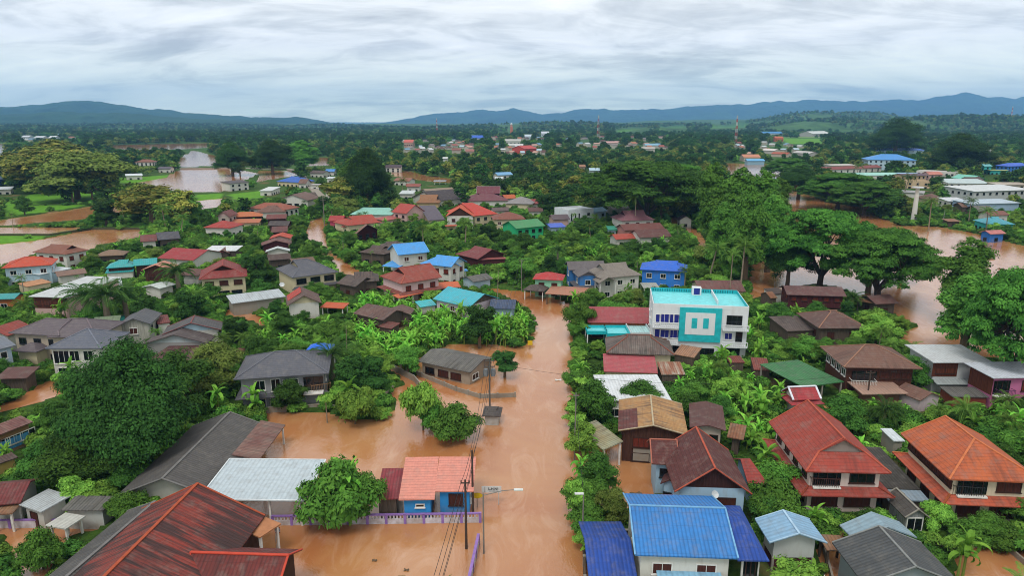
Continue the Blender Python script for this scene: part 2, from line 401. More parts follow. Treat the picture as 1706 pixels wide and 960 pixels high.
# ------------------------------------------------------------------ mountains
def mountain(name, prof, D, depth, hexa, seed, rough=.3):
    xs = np.array([p[0] for p in prof], float); ys = 203-(203-np.array([p[1] for p in prof], float))*.9
    px = np.linspace(xs[0], xs[-1], 900); jag = (fbm(px/26.0+seed, px*0, 5, seed)-.5)*9
    top = (201.5-np.interp(px, xs, ys)+jag*np.clip((203-np.interp(px, xs, ys))/12, 0, 1))/FPX*D/cos(PITCH)**2 + CAMH
    v = np.linspace(-1, 1, 80)
    V, PX = np.meshgrid(v, px, indexing='ij')
    T = np.broadcast_to(top, V.shape); ang = (PX-IMW/2)/FPX
    Y = D + V*depth; X = ang*D*1.03 + V*0
    env = 1-np.abs(V)**1.25
    n = fbm(X/(depth*.22)+seed, Y/(depth*.35), 5, seed); rg = 1-np.abs(2*n-1)
    fold = np.clip(1-rough*(1-env)*4.5*(1-rg)*1.6, .05, 1.2)
    Z = T*env*fold - 5
    Z = np.where(np.abs(V) > .98, -20, Z)
    s = NT(name); oc_ = s.n('ShaderNodeTexCoord').outputs['Object']
    c = s.mix(s.rng(s.noise(oc_, 4/depth, 8, .7), .35, .65), hexa, '2f4f28'); s.base(c, .95, .05)
    s.bump(s.noise(oc_, 12/depth, 8, .7), 1.0, depth*.02)
    o = link(name, grid_mesh(name, X, Y, Z, s.m)); o['kind'] = 'structure'; return o
mountain('mountain_range', [(-250,200),(-100,186),(0,181),(60,177),(100,174),(140,170),(180,166),(215,169),(250,174),(290,179),(330,184),(380,187),(430,192),(480,194),(510,193),(545,199),(580,206)], 7200, 2000, '1a3a1c', 4, .5)
mountain('mountain_range', [(640,206),(690,195),(740,187),(800,182),(850,180),(880,182),(900,188),(940,183),(990,179),(1080,180),(1150,173),(1220,170),(1300,167),(1370,167),(1430,166),(1500,164),(1560,155),(1600,160),(1640,163),(1706,150),(1800,140),(1950,160),(2050,200)], 12500, 2400, '14302c', 11, .3)
mountain('hills', [(-350,206),(-150,198),(0,194),(60,188),(120,186),(200,184),(270,188),(330,192),(380,196),(430,199),(500,204),(540,207)], 5200, 1100, '233f1c', 23, .5)
# ------------------------------------------------------------------ haze
hb = MB(); dm = bpy.data.materials.new('haze'); dm.use_nodes = True; t = dm.node_tree; t.nodes.clear()
vo = t.nodes.new('ShaderNodeVolumePrincipled'); mo = t.nodes.new('ShaderNodeOutputMaterial'); t.links.new(vo.outputs[0], mo.inputs['Volume'])
vo.inputs['Color'].default_value = (.25, .53, .98, 1); vo.inputs['Density'].default_value = 8.0e-5; vo.inputs['Anisotropy'].default_value = 0.0
hb.box((0, 8000, 395), (26000, 18000, 812), dm)
hz_o = hb.build('haze'); hz_o['kind'] = 'stuff'
# ================================================================== vegetation
def leafm(hx, hx2, rough=.55, trans=.12):
    key = ('leaf', hx, hx2)
    if key in MATS: return MATS[key]
    s = NT('leaves_' + hx); at = s.n('ShaderNodeAttribute', attribute_name='tint').outputs['Fac']
    rnd = s.n('ShaderNodeObjectInfo').outputs['Random']
    col = s.mix(at, hx, hx2)
    v = s.rng(rnd, 0, 1, .62, 1.3)
    hs = s.n('ShaderNodeHueSaturation', {'Hue': s.rng(rnd, 0, 1, .488, .512), 'Saturation': .95, 'Value': v, 'Color': col}).outputs[0]
    s.base(hs, .75, .06)
    tr = s.n('ShaderNodeBsdfTranslucent', {'Color': hs}); mxx = s.n('ShaderNodeMixShader', {0: trans, 1: s.b.outputs[0], 2: tr.outputs[0]})
    s.t.links.new(mxx.outputs[0], s.t.nodes['Material Output'].inputs['Surface'])
    MATS[key] = s.m; return s.m
BARK = plain('6a5a48', .9, .1, name='bark'); PBARK = plain('8a7c6a', .9, .1, name='pale_bark')
GREENSTEM = plain('7a8a3c', .7, .2, name='banana_stem')

def cards_mesh(name, cen, nor, size, tint, mat, rng, aspect=.55):
    n = len(cen); nor = nor/np.linalg.norm(nor, axis=1, keepdims=True)
    r = rng.normal(size=(n, 3)); t = np.cross(nor, r); t /= np.linalg.norm(t, axis=1, keepdims=True); b = np.cross(nor, t)
    s = (size*(.5+.95*rng.random(n)))[:, None] if np.ndim(size) == 0 else size[:, None]
    t = t*s; b = b*s*aspect; nn = nor*s*.22
    co = np.stack([cen-t, cen+b-nn, cen+t, cen-b-nn], 1)
    tris = False
    me = bpy.data.meshes.new(name); me.vertices.add(n*4); me.vertices.foreach_set('co', co.reshape(-1).astype('f'))
    me.loops.add(n*4); me.loops.foreach_set('vertex_index', np.arange(n*4, dtype='i'))
    me.polygons.add(n); me.polygons.foreach_set('loop_start', (np.arange(n)*4).astype('i')); me.polygons.foreach_set('loop_total', np.full(n, 4, 'i'))
    a = me.attributes.new('tint', 'FLOAT', 'FACE'); a.data.foreach_set('value', np.clip(tint, 0, 1).astype('f'))
    me.materials.append(mat); me.update(calc_edges=True); return me

def crown(name, blobs, ncl, nleaf, leaf, mat, seed, cl_r=1.0, flat=.7, tints=(.2, .8), up=.35):
    """leaf cards over many small leaf clumps; clumps sit on the outside of the given ellipsoid lobes (x,y,z,rx,ry,rz)"""
    rng = np.random.default_rng(seed); C = []; Nn = []; T = []
    vol = np.array([max(b[3], .1)*max(b[4], .1)+b[5]*b[4] for b in blobs]); pk = rng.choice(len(blobs), ncl, p=vol/vol.sum())
    for k in pk:
        x, y, z, rx, ry, rz = blobs[k]
        d = rng.normal(size=3); d /= np.linalg.norm(d)
        if d[2] < -.35 and rng.random() < .75: d[2] = -d[2]*.6
        rr = .62+.42*rng.random()
        c = np.array([x+d[0]*rx*rr, y+d[1]*ry*rr, z+d[2]*rz*rr])
        r = cl_r*(.6+.8*rng.random()); tt = tints[0]+(tints[1]-tints[0])*rng.random()
        v = rng.normal(size=(nleaf, 3)); v /= np.linalg.norm(v, axis=1, keepdims=True)
        v[:, 2] = np.where(v[:, 2] < -.2, -v[:, 2], v[:, 2])
        q = c + v*np.array([r, r, r*flat])*(.45+.75*rng.random((nleaf, 1)))
        C.append(q); Nn.append(v+.5*d+np.array([0, 0, up])+rng.normal(size=(nleaf, 3))*.35); T.append(tt+rng.normal(size=nleaf)*.13)
    return cards_mesh(name, np.concatenate(C), np.concatenate(Nn), leaf, np.concatenate(T), mat, rng)

def limbs(name, trunk_h, r0, ends, mat, seed=0, lean=(0, 0), fork=.55, n=7):
    rnd = random.Random(seed); mb = MB()
    top = Vector((lean[0], lean[1], trunk_h*fork))
    mb.tube([(0, 0, -1.6), (lean[0]*.15, lean[1]*.15, trunk_h*fork*.4), top], [r0*1.25, r0*.95, r0*.8], mat, n)
    for e_ in ends:
        e_ = Vector(e_); mid = top.lerp(e_, .5)+Vector((rnd.uniform(-.3, .3), rnd.uniform(-.3, .3), -.08*(e_-top).length+.3))
        mb.tube([top-Vector((0, 0, .2)), mid, e_], [r0*.55, r0*.34, r0*.1], mat, 5)
    return mb.mesh(name)

PROTO = {}   # name -> (kind, [(part, mesh)], height, radius, description)
def proto(key, kind, desc, h, r, parts): PROTO[key] = dict(kind=kind, desc=desc, h=h, r=r, parts=parts)
def lobes(n, R_, z0, h, seed, sq=1.0):
    rnd = random.Random(seed); o = [(0, 0, z0+h*.5, R_*.55, R_*.55, h*.44)]
    for i in range(n+3):
        a = 2.399*i+rnd.uniform(-.5, .5); d = R_*rnd.uniform(.3, .86); z = z0+h*rnd.uniform(.16, .86)*(1-.25*d/R_); q = R_*rnd.uniform(.18, .46)
        o.append((d*cos(a), d*sin(a), z, q, q*rnd.uniform(.7, 1.2), q*sq*rnd.uniform(.6, 1.1)))
    return o
def ends_of(bl): return [(b[0], b[1], b[2]+b[5]*.2) for b in bl[1:]]
G_DARK = leafm('2a4c1a', '4e7a28'); G_MID = leafm('3a681e', '629030'); G_LIGHT = leafm('55842a', '88b43c')
G_DEEP = leafm('233f18', '3a6224'); G_YEL = leafm('4c661e', 'a09c40'); G_OLIVE = leafm('465f1e', '7c8c3c')
G_BAN = leafm('468c20', '90cc40', .5, .25); G_PALM = leafm('35591c', '688a32', .5, .15); G_OPALM = leafm('294a1c', '4c6e2c', .5, .1)
def leafy(key, kind, desc, h, r, mat, seed, ncl, nl, leaf, nlob=6, bark=BARK, low=.12, cl=None, sq=.85, tints=(.2, .8)):
    bl = lobes(nlob, r, h*low, h*(1-low), seed, sq)
    cr = crown('crown', bl, ncl, nl, leaf, mat, seed, cl or r*.23, .75, tints)
    proto(key, kind, desc, h, r, [('trunk', limbs('trunk', h, .045*h*.8, ends_of(bl), bark, seed)), ('crown', cr)])
# near, leafy versions
leafy('round_dark', 'broadleaf_tree', 'round dark green broadleaf tree', 8, 3.9, G_DARK, 1, 260, 56, .21)
leafy('round_mid', 'broadleaf_tree', 'bushy mid green broadleaf tree', 7.5, 3.6, G_MID, 2, 250, 56, .21, low=.12)
leafy('round_light', 'broadleaf_tree', 'loose light green broadleaf tree', 7.5, 3.1, G_LIGHT, 3, 190, 50, .21, nlob=7)
leafy('oval_deep', 'broadleaf_tree', 'upright deep green broadleaf tree', 9.5, 3.2, G_DEEP, 4, 260, 54, .22, nlob=8, sq=1.3, low=.1)
leafy('olive', 'broadleaf_tree', 'olive green spreading tree', 9, 4.6, G_OLIVE, 5, 280, 52, .24, nlob=8, sq=.6)
leafy('teak', 'teak_tree', 'tall tree with yellowish flowering top', 15, 5.2, G_YEL, 6, 260, 40, .42, nlob=9, sq=1.0, low=.12, tints=(-.1, 1.0))
leafy('tall', 'tall_tree', 'tall narrow feathery green tree', 19, 4.8, G_MID, 7, 520, 56, .30, nlob=12, sq=1.5, low=.1)
leafy('bigdark', 'broadleaf_tree', 'very large dark green tree', 17, 8.6, G_DEEP, 8, 1150, 84, .20, nlob=12, sq=.9, low=.1, cl=1.5, tints=(0.1, 1.0))
leafy('bigmid', 'broadleaf_tree', 'very large leafy green tree', 14, 8.0, G_DARK, 9, 1100, 84, .20, nlob=12, sq=.8, low=.08, cl=1.4, tints=(0.1, 1.2))
leafy('shrubby', 'broadleaf_tree', 'dense leafy shrub', 4.6, 3.4, G_MID, 12, 240, 52, .2, nlob=8, low=-.06, sq=.8)
leafy('shrubby2', 'broadleaf_tree', 'loose pale green shrub', 4.2, 3.0, G_LIGHT, 13, 180, 44, .2, nlob=9, low=-.06, sq=.9)
def rain(key, h, r, seed, ncl, nl):
    rnd = random.Random(seed); bl = [(0, 0, h*.86, r*.5, r*.5, h*.08)]
    for ring, (dd, zz, q, n, tk) in enumerate(((.40, .82, .34, 6, .08), (.70, .68, .30, 10, .09), (.82, .50, .25, 10, .09), (.62, .40, .2, 6, .07), (.95, .40, .15, 7, .06))):
        for i in range(n):
            a = 2*pi*(i+.5*ring)/n+rnd.uniform(-.3, .3); d = r*dd*rnd.uniform(.75, 1.2)
            bl.append((d*cos(a), d*sin(a), h*zz*rnd.uniform(.86, 1.1), r*q*rnd.uniform(.8, 1.2), r*q*rnd.uniform(.8, 1.2), h*tk))
    cr = crown('crown', bl, ncl, nl, .27, leafm('2c561a', '52862a'), seed, 1.35, .42, (.0, 1.0), up=.8)
    ends = [(b[0]*.95, b[1]*.95, b[2]) for b in bl[1:34]]; mb = MB(); bk = plain('4a4038', .9, .1, name='dark_bark'); f = Vector((rnd.uniform(-.6, .6), 0, h*.16))
    mb.tube([(0, 0, -2), (f.x*.3, 0, h*.06), f], [1.05, .8, .75], bk, 10)
    heads = []
    for i in range(7):
        a = 2*pi*i/7+rnd.uniform(-.3, .3); q = Vector((r*.34*cos(a), r*.34*sin(a), h*rnd.uniform(.4, .58))); heads.append(q)
        mb.tube([f-Vector((0, 0, .4)), f.lerp(q, .5)+Vector((0, 0, -.6)), q], [.5, .38, .26], bk, 7)
    for e_ in ends:
        e_ = Vector(e_); q = min(heads, key=lambda v: (v-e_).length); mb.tube([q, q.lerp(e_, .5)+Vector((0, 0, -.5)), e_], [.24, .15, .06], bk, 5)
    proto(key, 'rain_tree', 'wide umbrella-crowned rain tree', h, r, [('trunk', mb.mesh('trunk')), ('crown', cr)])
rain('rain', 17, 14, 21, 1150, 72); rain('rain2', 15, 12.5, 22, 1050, 72)
# shrubs: leaves down to the ground
for k, (mt, ds, sd_) in dict(bush=(G_MID, 'low green bush', 31), bush2=(G_LIGHT, 'low bright green bush', 32), bush3=(G_DARK, 'low dark green bush', 33)).items():
    bl = [(0, 0, .7, 1.0, 1.0, .8), (.7, .2, .6, .7, .7, .6), (-.6, .4, .5, .7, .7, .5), (0, -.7, .5, .7, .7, .5)]
    rr = random.Random(sd_); s1 = MB()
    for i in range(4): s1.tube([(0, 0, -.6), (rr.uniform(-.5, .5), rr.uniform(-.5, .5), .9)], [.06, .02], BARK, 4)
    proto(k, 'bush', ds, 1.6, 1.4, [('stem', s1.mesh('stem')), ('crown', crown('crown', bl, 45, 26, .17, mt, sd_, .45))])
# palms
def fronds(name, n, L, z, seed, mat, droop=1.0, leaflet=.75, nl=20, wid=.09, el=(0, 1.15)):
    rng = np.random.default_rng(seed); V = []; F = []; T = []
    for k in range(n):
        a = 2.399*k+rng.uniform(-.2, .2); e0 = el[0]+(el[1]-el[0])*((k+.5)/n); e0 = 1.25-e0*1.1 if el[0] == 0 else e0
        l = L*rng.uniform(.85, 1.1); pts = []; p = np.array([0, 0, z], float); ang = e0; tt = rng.uniform(0, 1)
        for i in range(nl+1):
            pts.append(p.copy()); p = p+np.array([cos(a)*cos(ang), sin(a)*cos(ang), sin(ang)])*l/nl; ang -= droop*1.9/nl*(.5+i/nl)
        side = np.array([-sin(a), cos(a), 0])
        for i in range(2, nl+1):
            q = pts[i]; fw = pts[i]-pts[i-1]; fw /= np.linalg.norm(fw); ll = leaflet*sin(pi*min(1, (i/nl)*.93+.1))**.6
            for sg in (-1, 1):
                tip = q+side*sg*ll*.82+fw*ll*.45+np.array([0, 0, -.42*ll]); b0 = q-fw*wid; b1 = q+fw*wid; mid = (q+tip)/2+np.array([0, 0, .06*ll])
                i0 = len(V); V += [b0, mid-fw*wid*.8, tip, mid+fw*wid*.8+np.array([0, 0, .01])]; F.append((i0, i0+1, i0+2, i0+3)); T.append(tt*.7+rng.uniform(0, .3))
        for i in range(nl):
            i0 = len(V); u = np.array([0, 0, .035]); V += [pts[i]-side*.04, pts[i]+side*.04, pts[i+1]+side*.03, pts[i+1]-side*.03]; F.append((i0, i0+1, i0+2, i0+3)); T.append(.9)
    me = bpy.data.meshes.new(name); me.from_pydata([tuple(v) for v in V], [], F)
    at = me.attributes.new('tint', 'FLOAT', 'FACE'); at.data.foreach_set('value', np.array(T, 'f')); me.materials.append(mat); me.update(); return me
def palm(key, kind, desc, h, L, seed, mat, n=20, tr=.16, lean=.6, **k):
    mb = MB(); mb.tube([(-lean, 0, -1.5), (-lean*.7, 0, h*.35), (-lean*.25, 0, h*.75), (0, 0, h)], [tr*1.6, tr*1.1, tr, tr*.9], PBARK, 8)
    nut = MB()
    proto(key, kind, desc, h+1.5, L*.8, [('trunk', mb.mesh('trunk')), ('crown', fronds('crown', n, L, h, seed, mat, **k))])
palm('coco', 'coconut_palm', 'coconut palm', 9.5, 4.2, 41, G_PALM, n=22)
palm('coco2', 'coconut_palm', 'leaning coconut palm', 7.5, 4.0, 42, G_PALM, n=20, lean=1.3)
palm('oilpalm', 'oil_palm', 'stout feathery oil palm', 4.5, 4.8, 43, G_OPALM, n=30, tr=.38, lean=.1, leaflet=.8, nl=24)
palm('areca', 'areca_palm', 'slim areca palm', 8.5, 2.2, 44, G_PALM, n=10, tr=.08, lean=.3, leaflet=.5, nl=12)
# banana plants
def banana(key, seed, n=9, h=3.0, L=2.3, desc='banana plant'):
    rng = np.random.default_rng(seed); V = []; F = []; T = []; st = MB()
    for c in range(3):
        ox, oy = (0, 0) if c == 0 else (rng.uniform(-1, 1), rng.uniform(-1, 1)); hh = h*(1 if c == 0 else rng.uniform(.5, .8)); nn = n if c == 0 else n-3
        st.tube([(ox, oy, -1.3), (ox, oy, hh*.5), (ox, oy, hh)], [.16, .12, .07], GREENSTEM, 7)
        for k in range(nn):
            a = 2.399*k+rng.uniform(-.3, .3); ang = 1.45-1.0*(k/nn)+rng.uniform(-.1, .1); l = L*(hh/h)**.5*rng.uniform(.8, 1.15); w = .29*rng.uniform(.85, 1.15)
            p = np.array([ox, oy, hh-.1]); side = np.array([-sin(a), cos(a), 0]); m = 7; tt = rng.uniform(0, 1); row = []
            for i in range(m+1):
                ww = w*(0.15 if i == 0 else 1)*sin(pi*min(.97, .12+.9*i/m))**.55 if i < m else .03
                nrm = np.array([-cos(a)*sin(ang), -sin(a)*sin(ang), cos(ang)])
                row.append((p-side*ww+nrm*ww*.32, p.copy(), p+side*ww+nrm*ww*.32))
                p = p+np.array([cos(a)*cos(ang), sin(a)*cos(ang), sin(ang)])*l/m; ang -= (.10+.32*(k/nn))*(1+i*.15)
            for i in range(m):
                for j in (0, 1):
                    i0 = len(V); V += [row[i][j], row[i][j+1], row[i+1][j+1]*.97+row[i][j+1]*.03, row[i+1][j]*.97+row[i][j]*.03]; F.append((i0, i0+1, i0+2, i0+3)); T.append(tt*.75+.25*rng.uniform(0, 1)+(.1 if j else 0))
    me = bpy.data.meshes.new('leaves'); me.from_pydata([tuple(v) for v in V], [], F)
    at = me.attributes.new('tint', 'FLOAT', 'FACE'); at.data.foreach_set('value', np.array(T, 'f')); me.materials.append(G_BAN); me.update()
    proto(key, 'banana_plant', desc, h+1.5, 2.0, [('stem', st.mesh('stem')), ('leaves', me)])
banana('ban1', 51); banana('ban2', 52, 8, 3.4, 2.5); banana('ban3', 53, 10, 2.4, 2.0)
# papaya
pm = MB(); pm.tube([(0, 0, -1.2), (0, 0, 3.2)], [.11, .07], PBARK, 6)
proto('papaya', 'papaya_tree', 'papaya tree with palmate leaves', 4, 1.3, [('trunk', pm.mesh('trunk')), ('crown', crown('crown', [(0, 0, 3.3, 1.1, 1.1, .5)], 16, 12, .33, G_LIGHT, 55, .4, .4))])
# coarse versions for trees hundreds of metres away
def far_leafy(key, kind, desc, h, r, mat, seed, sq=.8, nlob=6, n=95, leaf=.62, tints=(.1, .9)):
    leafy(key, kind, desc, h, r, mat, seed, n, 14, leaf, nlob, sq=sq, cl=r*.24, low=.08, tints=tints)
far_leafy('f_dark', 'broadleaf_tree', 'round dark green broadleaf tree', 9, 4.8, G_DARK, 61)
far_leafy('f_mid', 'broadleaf_tree', 'bushy mid green broadleaf tree', 8.5, 4.6, G_MID, 62)
far_leafy('f_deep', 'broadleaf_tree', 'upright deep green broadleaf tree', 12, 4.6, G_DEEP, 63, 1.2)
far_leafy('f_yel', 'teak_tree', 'tall tree with yellowish flowering top', 13, 5, G_YEL, 64, 1.0, tints=(-.2, .6))
far_leafy('f_light', 'broadleaf_tree', 'loose light green broadleaf tree', 8, 4, G_LIGHT, 65)
far_leafy('f_olive', 'broadleaf_tree', 'olive green spreading tree', 9, 5, G_OLIVE, 66, .6)

PL = []      # placed plants: dict(root, key, x, y, s, label)
NPLANT = 0
def plant(key, x, y, s=1.0, label=None, group=None, rz=None, sz=None):
    pr = PROTO[key]; rz = random.uniform(0, 6.28) if rz is None else rz
    t = thing(pr['kind'], label or '', pr['kind'].replace('_', ' '), (x, y, .2), rz, group)
    s3 = (s, s, s*(sz or 1))
    t.scale = s3
    for nm, me in pr['parts']: link(nm, me, t)
    PL.append(dict(root=t, key=key, x=x, y=y, s=s, h=pr['h']*s*(sz or 1), r=pr['r']*s, label=label))
    return t
def plant_px(key, bx, by, toppx=None, label=None, s=None, rz=None, sz=None, w=None):
    """base at a pixel of the flood plain, scaled so that the crown reaches up toppx pixels (or is w pixels wide)"""
    p = P(bx, by, .3); k = pxm((p.x, p.y, 4))
    if s is None:
        if w: s = w/k/(2*PROTO[key]['r'])
        if toppx is not None:
            # height from the ray through the top pixel at this distance
            y = -(toppx-IMH/2)/FPX; d = FW+UP*y; z = CAMH+p.y*(d.z/d.y)
            hh = z-.2; s1 = hh/PROTO[key]['h']
            if w: sz = s1/s
            else: s = s1
    return plant(key, p.x, p.y, s, label, None, rz, sz)
# ================================================================== buildings
FOOT = []       # footprints: world polygons
SIL = []        # visible silhouettes in pixels: (poly, distance) - trees are kept from growing in front of them
LAND = []       # landmarks for labels: (px, py, short, dist)
WINMESH = {}
FRW = plain('d8d6d0', .5, .4, name='white_frame'); FRB = plain('3a241c', .6, .3, name='brown_frame'); FRD = plain('2c2e32', .5, .4, name='dark_frame')
SHUT = wallm('4a2820', 'wood'); SHUTM = wallm('6a2c20', 'wood'); BLUEP = plain('1c2278', .4, .4, name='blue_shutter')
WST = dict(glass=(FRW, GLASS), dark=(FRD, GLASS), brown=(FRW, SHUT), maroon=(FRB, SHUTM), plainbrown=(FRB, SHUT), blue=(FRW, BLUEP), woodglass=(FRB, GLASS))
def winmeshes(w, h, style, single):
    k = (round(w, 1), round(h, 1), style, single)
    if k in WINMESH: return WINMESH[k]
    fr, pn = WST[style]; f = MB(); t = .09; z = .07
    # local frame: x along wall, -y outward
    for s in (-1, 1):
        f.box((s*w/2, -z/2, 0), (t, z+.04, h+t), fr); f.box((0, -z/2, s*h/2), (w-t, z+.04, t), fr)
    n = max(1, round(w/.75))
    for i in range(1, n): f.box((-w/2+w*i/n, -z/2, 0), (.05, z, h-t), fr)
    f.box((0, -z/2-.05, -h/2-.07), (w+.25, z+.14, .06), fr)
    p = f if single else MB()
    p.box((0, -.01, 0), (w-t+.02, .05, h-t+.02), pn)
    WINMESH[k] = (f.mesh('window'), None if single else p.mesh('pane')); return WINMESH[k]
def add_window(parent, loc, rz, w, h, style, detail, name='window'):
    f, p = winmeshes(w, h, style, not detail)
    o = link(name, f, parent, loc, rz)
    if p: link('pane', p, o)
    return o

class House:
    def __init__(s, name, cat, label, short, root=None):
        s.name, s.cat, s.label, s.short = name, cat, label, short; s.root = root; s.org = None; s.top = None
    def _root(s, c, rz):
        if s.root is None:
            s.root = thing(s.name, s.label, s.cat, (c[0], c[1], 0)); s.org = Vector((c[0], c[1], 0))
            p = pix((c[0], c[1], 3)); LAND.append((p[0], p[1], s.short, c[1]))
        return s.root
    def rect(s, A, B, R_=None, C=None, d=None, h=3.0, p=.45, axis='u', shed=False):
        a, b = P(*A, h), P(*B, h); u = (b-a); L = u.length; u.normalize(); n = Vector((-u.y, u.x, 0))
        per = lambda q: (q-a).dot(n)
        if d is not None: W = d
        elif C is not None:
            W = per(P(*C, h))
            if axis == 'u' and shed:                       # the back edge of a lean-to is higher than its front edge
                for _ in range(25): W = per(P(*C, h+p*W))
        elif axis == 'u':
            lo, hi = .3, 40
            for _ in range(40):
                k = (lo+hi)/2
                if per(P(*R_, h+p*k)) > k: lo = k
                else: hi = k
            W = 2*lo
        else: W = per(P(*R_, h+p*L/2))
        W = max(W, 1.2)
        c = a + u*L/2 + n*W/2
        return c, u, n, L, W
    def block(s, A, B, R=None, C=None, d=None, h=3.0, p=.45, roof='gable', ends=(0, 0), axis='u', ov=.6, rm=None, wm=None, gm=None,
              z0=-1.0, caps=None, win=None, style='glass', detail=None, t=.13, walls=True, rname='roof', wname='wall', posts=False, postm=None, door=False, dmax=None, capw=.2, sof=None):
        c, u, n, L, W = s.rect(A, B, R, C, d, h, p, axis, roof == 'shed')
        if dmax and W > dmax: c = c - n*(W-dmax)/2; W = dmax
        rz = atan2(u.y, u.x); s._root(c, rz); loc = c - s.org; loc.z = 0
        s.build(loc, rz, L, W, h, p, roof, ends, axis, ov, rm, wm, gm, z0, caps, win, style, detail, t, walls, rname, wname, posts, postm, door, capw)
        corners = [c+u*(sx*L/2)+n*(sy*W/2) for sx, sy in ((-1, -1), (1, -1), (1, 1), (-1, 1))]
        FOOT.append([(q.x, q.y) for q in corners])
        zt = h+(p*(W if axis == 'u' else L)/2 if roof != 'flat' else 0)
        pts = [pix((q.x, q.y, z)) for q in corners for z in (max(.4, h*(.45 if c.y > 120 else .14)), h)]+[pix((c.x, c.y, zt))]
        SIL.append((pts, c.y-W/2)); s.last = (c, u, n, L, W, h, loc, rz)
        return s
    def build(s, loc, rz, L, W, h, p, roof, ends, axis, ov, rm, wm, gm, z0, caps, win, style, detail, t, walls, rname, wname, posts, postm, door, capw):
        root = s.root; gm = gm or wm; D = (s.org+loc).y
        detail = (D < 150) if detail is None else detail
        sw = axis == 'w' and roof not in ('flat', 'shed')
        RL, RW, rrz = (W, L, rz+pi/2) if sw else (L, W, rz)
        rb = MB(); cb_ = MB(); wl = MB(); gbs = []; H = p*RW/2; k = RW/2
        q = lambda x, y, z: (x, y, z)
        ridge_under = None
        if roof == 'gable':
            # local x along the ridge; ends[0] is the -x end, ends[1] the +x end. 0 gable, 1 hip, between: small gable over a hip
            e0, e1 = ends; x0, x1 = -RL/2, RL/2
            kk = min(k, RL/2*.98); g0, g1 = e0*kk, e1*kk
            rx0 = x0+g0; rx1 = x1-g1
            if rx1 < rx0: rx0 = rx1 = (rx0+rx1)/2
            fz0, fz1 = h+H*e0, h+H*e1
            for sy in (-1, 1):
                pl = [q(x0, sy*k, h), q(x1, sy*k, h)]
                if e1 > 0 and e1 < 1: pl += [q(rx1, sy*k*(1-e1), fz1)]
                pl += [q(rx1+(.0 if e1 in (0, 1) else .35), 0, h+H), q(rx0-(0 if e0 in (0, 1) else .35), 0, h+H)]
                if e0 > 0 and e0 < 1: pl += [q(rx0, sy*k*(1-e0), fz0)]
                if sy > 0: pl = pl[::-1]
                rb.slab([pl], t, rm)
            for e_, xx, rxx, fz, sg in ((e0, x0, rx0, fz0, -1), (e1, x1, rx1, fz1, 1)):
                if e_ <= 0: continue
                pl = [q(xx, -k, h), q(xx, k, h)]
                if e_ < 1: pl += [q(rxx, k*(1-e_), fz), q(rxx, -k*(1-e_), fz)]
                else: pl += [q(rxx, 0, h+H)]
                if sg < 0: pl = pl[::-1]
                rb.slab([pl], t, rm)
                if e_ < 1:
                    xi = rxx-sg*.12; kk2 = k*(1-e_)*.96
                    gb = MB(); tri = [q(xi, -kk2, fz-.1), q(xi, kk2, fz-.1), q(xi, 0, h+H-.12)]; gb.slab([tri], .06, gm or wm); gbs.append(gb)
            if caps:
                cw, ch = capw, .09
                cb_.bar(q(rx0-(.35 if 0 < e0 < 1 else .05), 0, h+H+.03), q(rx1+(.35 if 0 < e1 < 1 else .05), 0, h+H+.03), cw, ch, caps)
                for e_, xx, rxx, fz in ((e0, x0, rx0, fz0), (e1, x1, rx1, fz1)):
                    for sy in (-1, 1):
                        if e_ > 0: cb_.bar(q(xx, sy*k, h+.03), q(rxx, sy*k*(1-e_), fz+.03) if e_ < 1 else q(rxx, 0, h+H+.03), cw, ch, caps)
                        if e_ < 1: cb_.bar(q(rxx, sy*k*(1-e_), fz+.02) if e_ > 0 else q(xx, sy*k, h+.02), q(rxx if e_ else xx, 0, h+H+.02), cw*.7, ch, caps)
            # walls
            wx, wy = RL/2-ov, RW/2-ov
            zt = h+p*ov-t-.02 if e0+e1 < 2 else h+p*ov-t-.02
            if walls and wm:
                for sy in (-1, 1):
                    pl = [q(-wx, sy*wy, z0), q(wx, sy*wy, z0), q(wx, sy*wy, zt), q(-wx, sy*wy, zt)]
                    wl.poly(pl if sy < 0 else pl[::-1], wm)
                for sx, e_ in ((-1, e0), (1, e1)):
                    pl = [q(sx*wx, -wy, z0), q(sx*wx, wy, z0), q(sx*wx, wy, zt)]+([q(sx*wx, 0, h+H-t-.03)] if e_ == 0 else [])+[q(sx*wx, -wy, zt)]
                    if e_ == 0 and gm is not wm:
                        pl = [q(sx*wx, -wy, z0), q(sx*wx, wy, z0), q(sx*wx, wy, zt), q(sx*wx, -wy, zt)]
                        g3 = [q(sx*(wx+.02), -wy, zt), q(sx*(wx+.02), wy, zt), q(sx*(wx+.02), 0, h+H-t-.03)]
                        gb = MB(); gb.poly(g3 if sx > 0 else g3[::-1], gm); gbs.append(gb)
                    wl.poly(pl if sx > 0 else pl[::-1], wm)
        elif roof == 'shed':     # high at the back (+y) when p > 0, high at the left when axis == 'l', right when 'r'
            if axis == 'l': zs = {(-1): h+p*RL, 1: h}; zf = lambda x, y: h+p*(RL/2-x)
            elif axis == 'r': zf = lambda x, y: h+p*(RL/2+x)
            else: zf = lambda x, y: h+p*(RW/2+y)
            cs = [(-RL/2, -RW/2), (RL/2, -RW/2), (RL/2, RW/2), (-RL/2, RW/2)]
            rb.slab([[q(x, y, zf(x, y)) for x, y in cs]], t, rm)
            if caps: 
                for i in range(4):
                    a, b = cs[i], cs[(i+1) % 4]; cb_.bar(q(*a, zf(*a)+.02), q(*b, zf(*b)+.02), .14, .14, caps)
            wx, wy = RL/2-ov, RW/2-ov
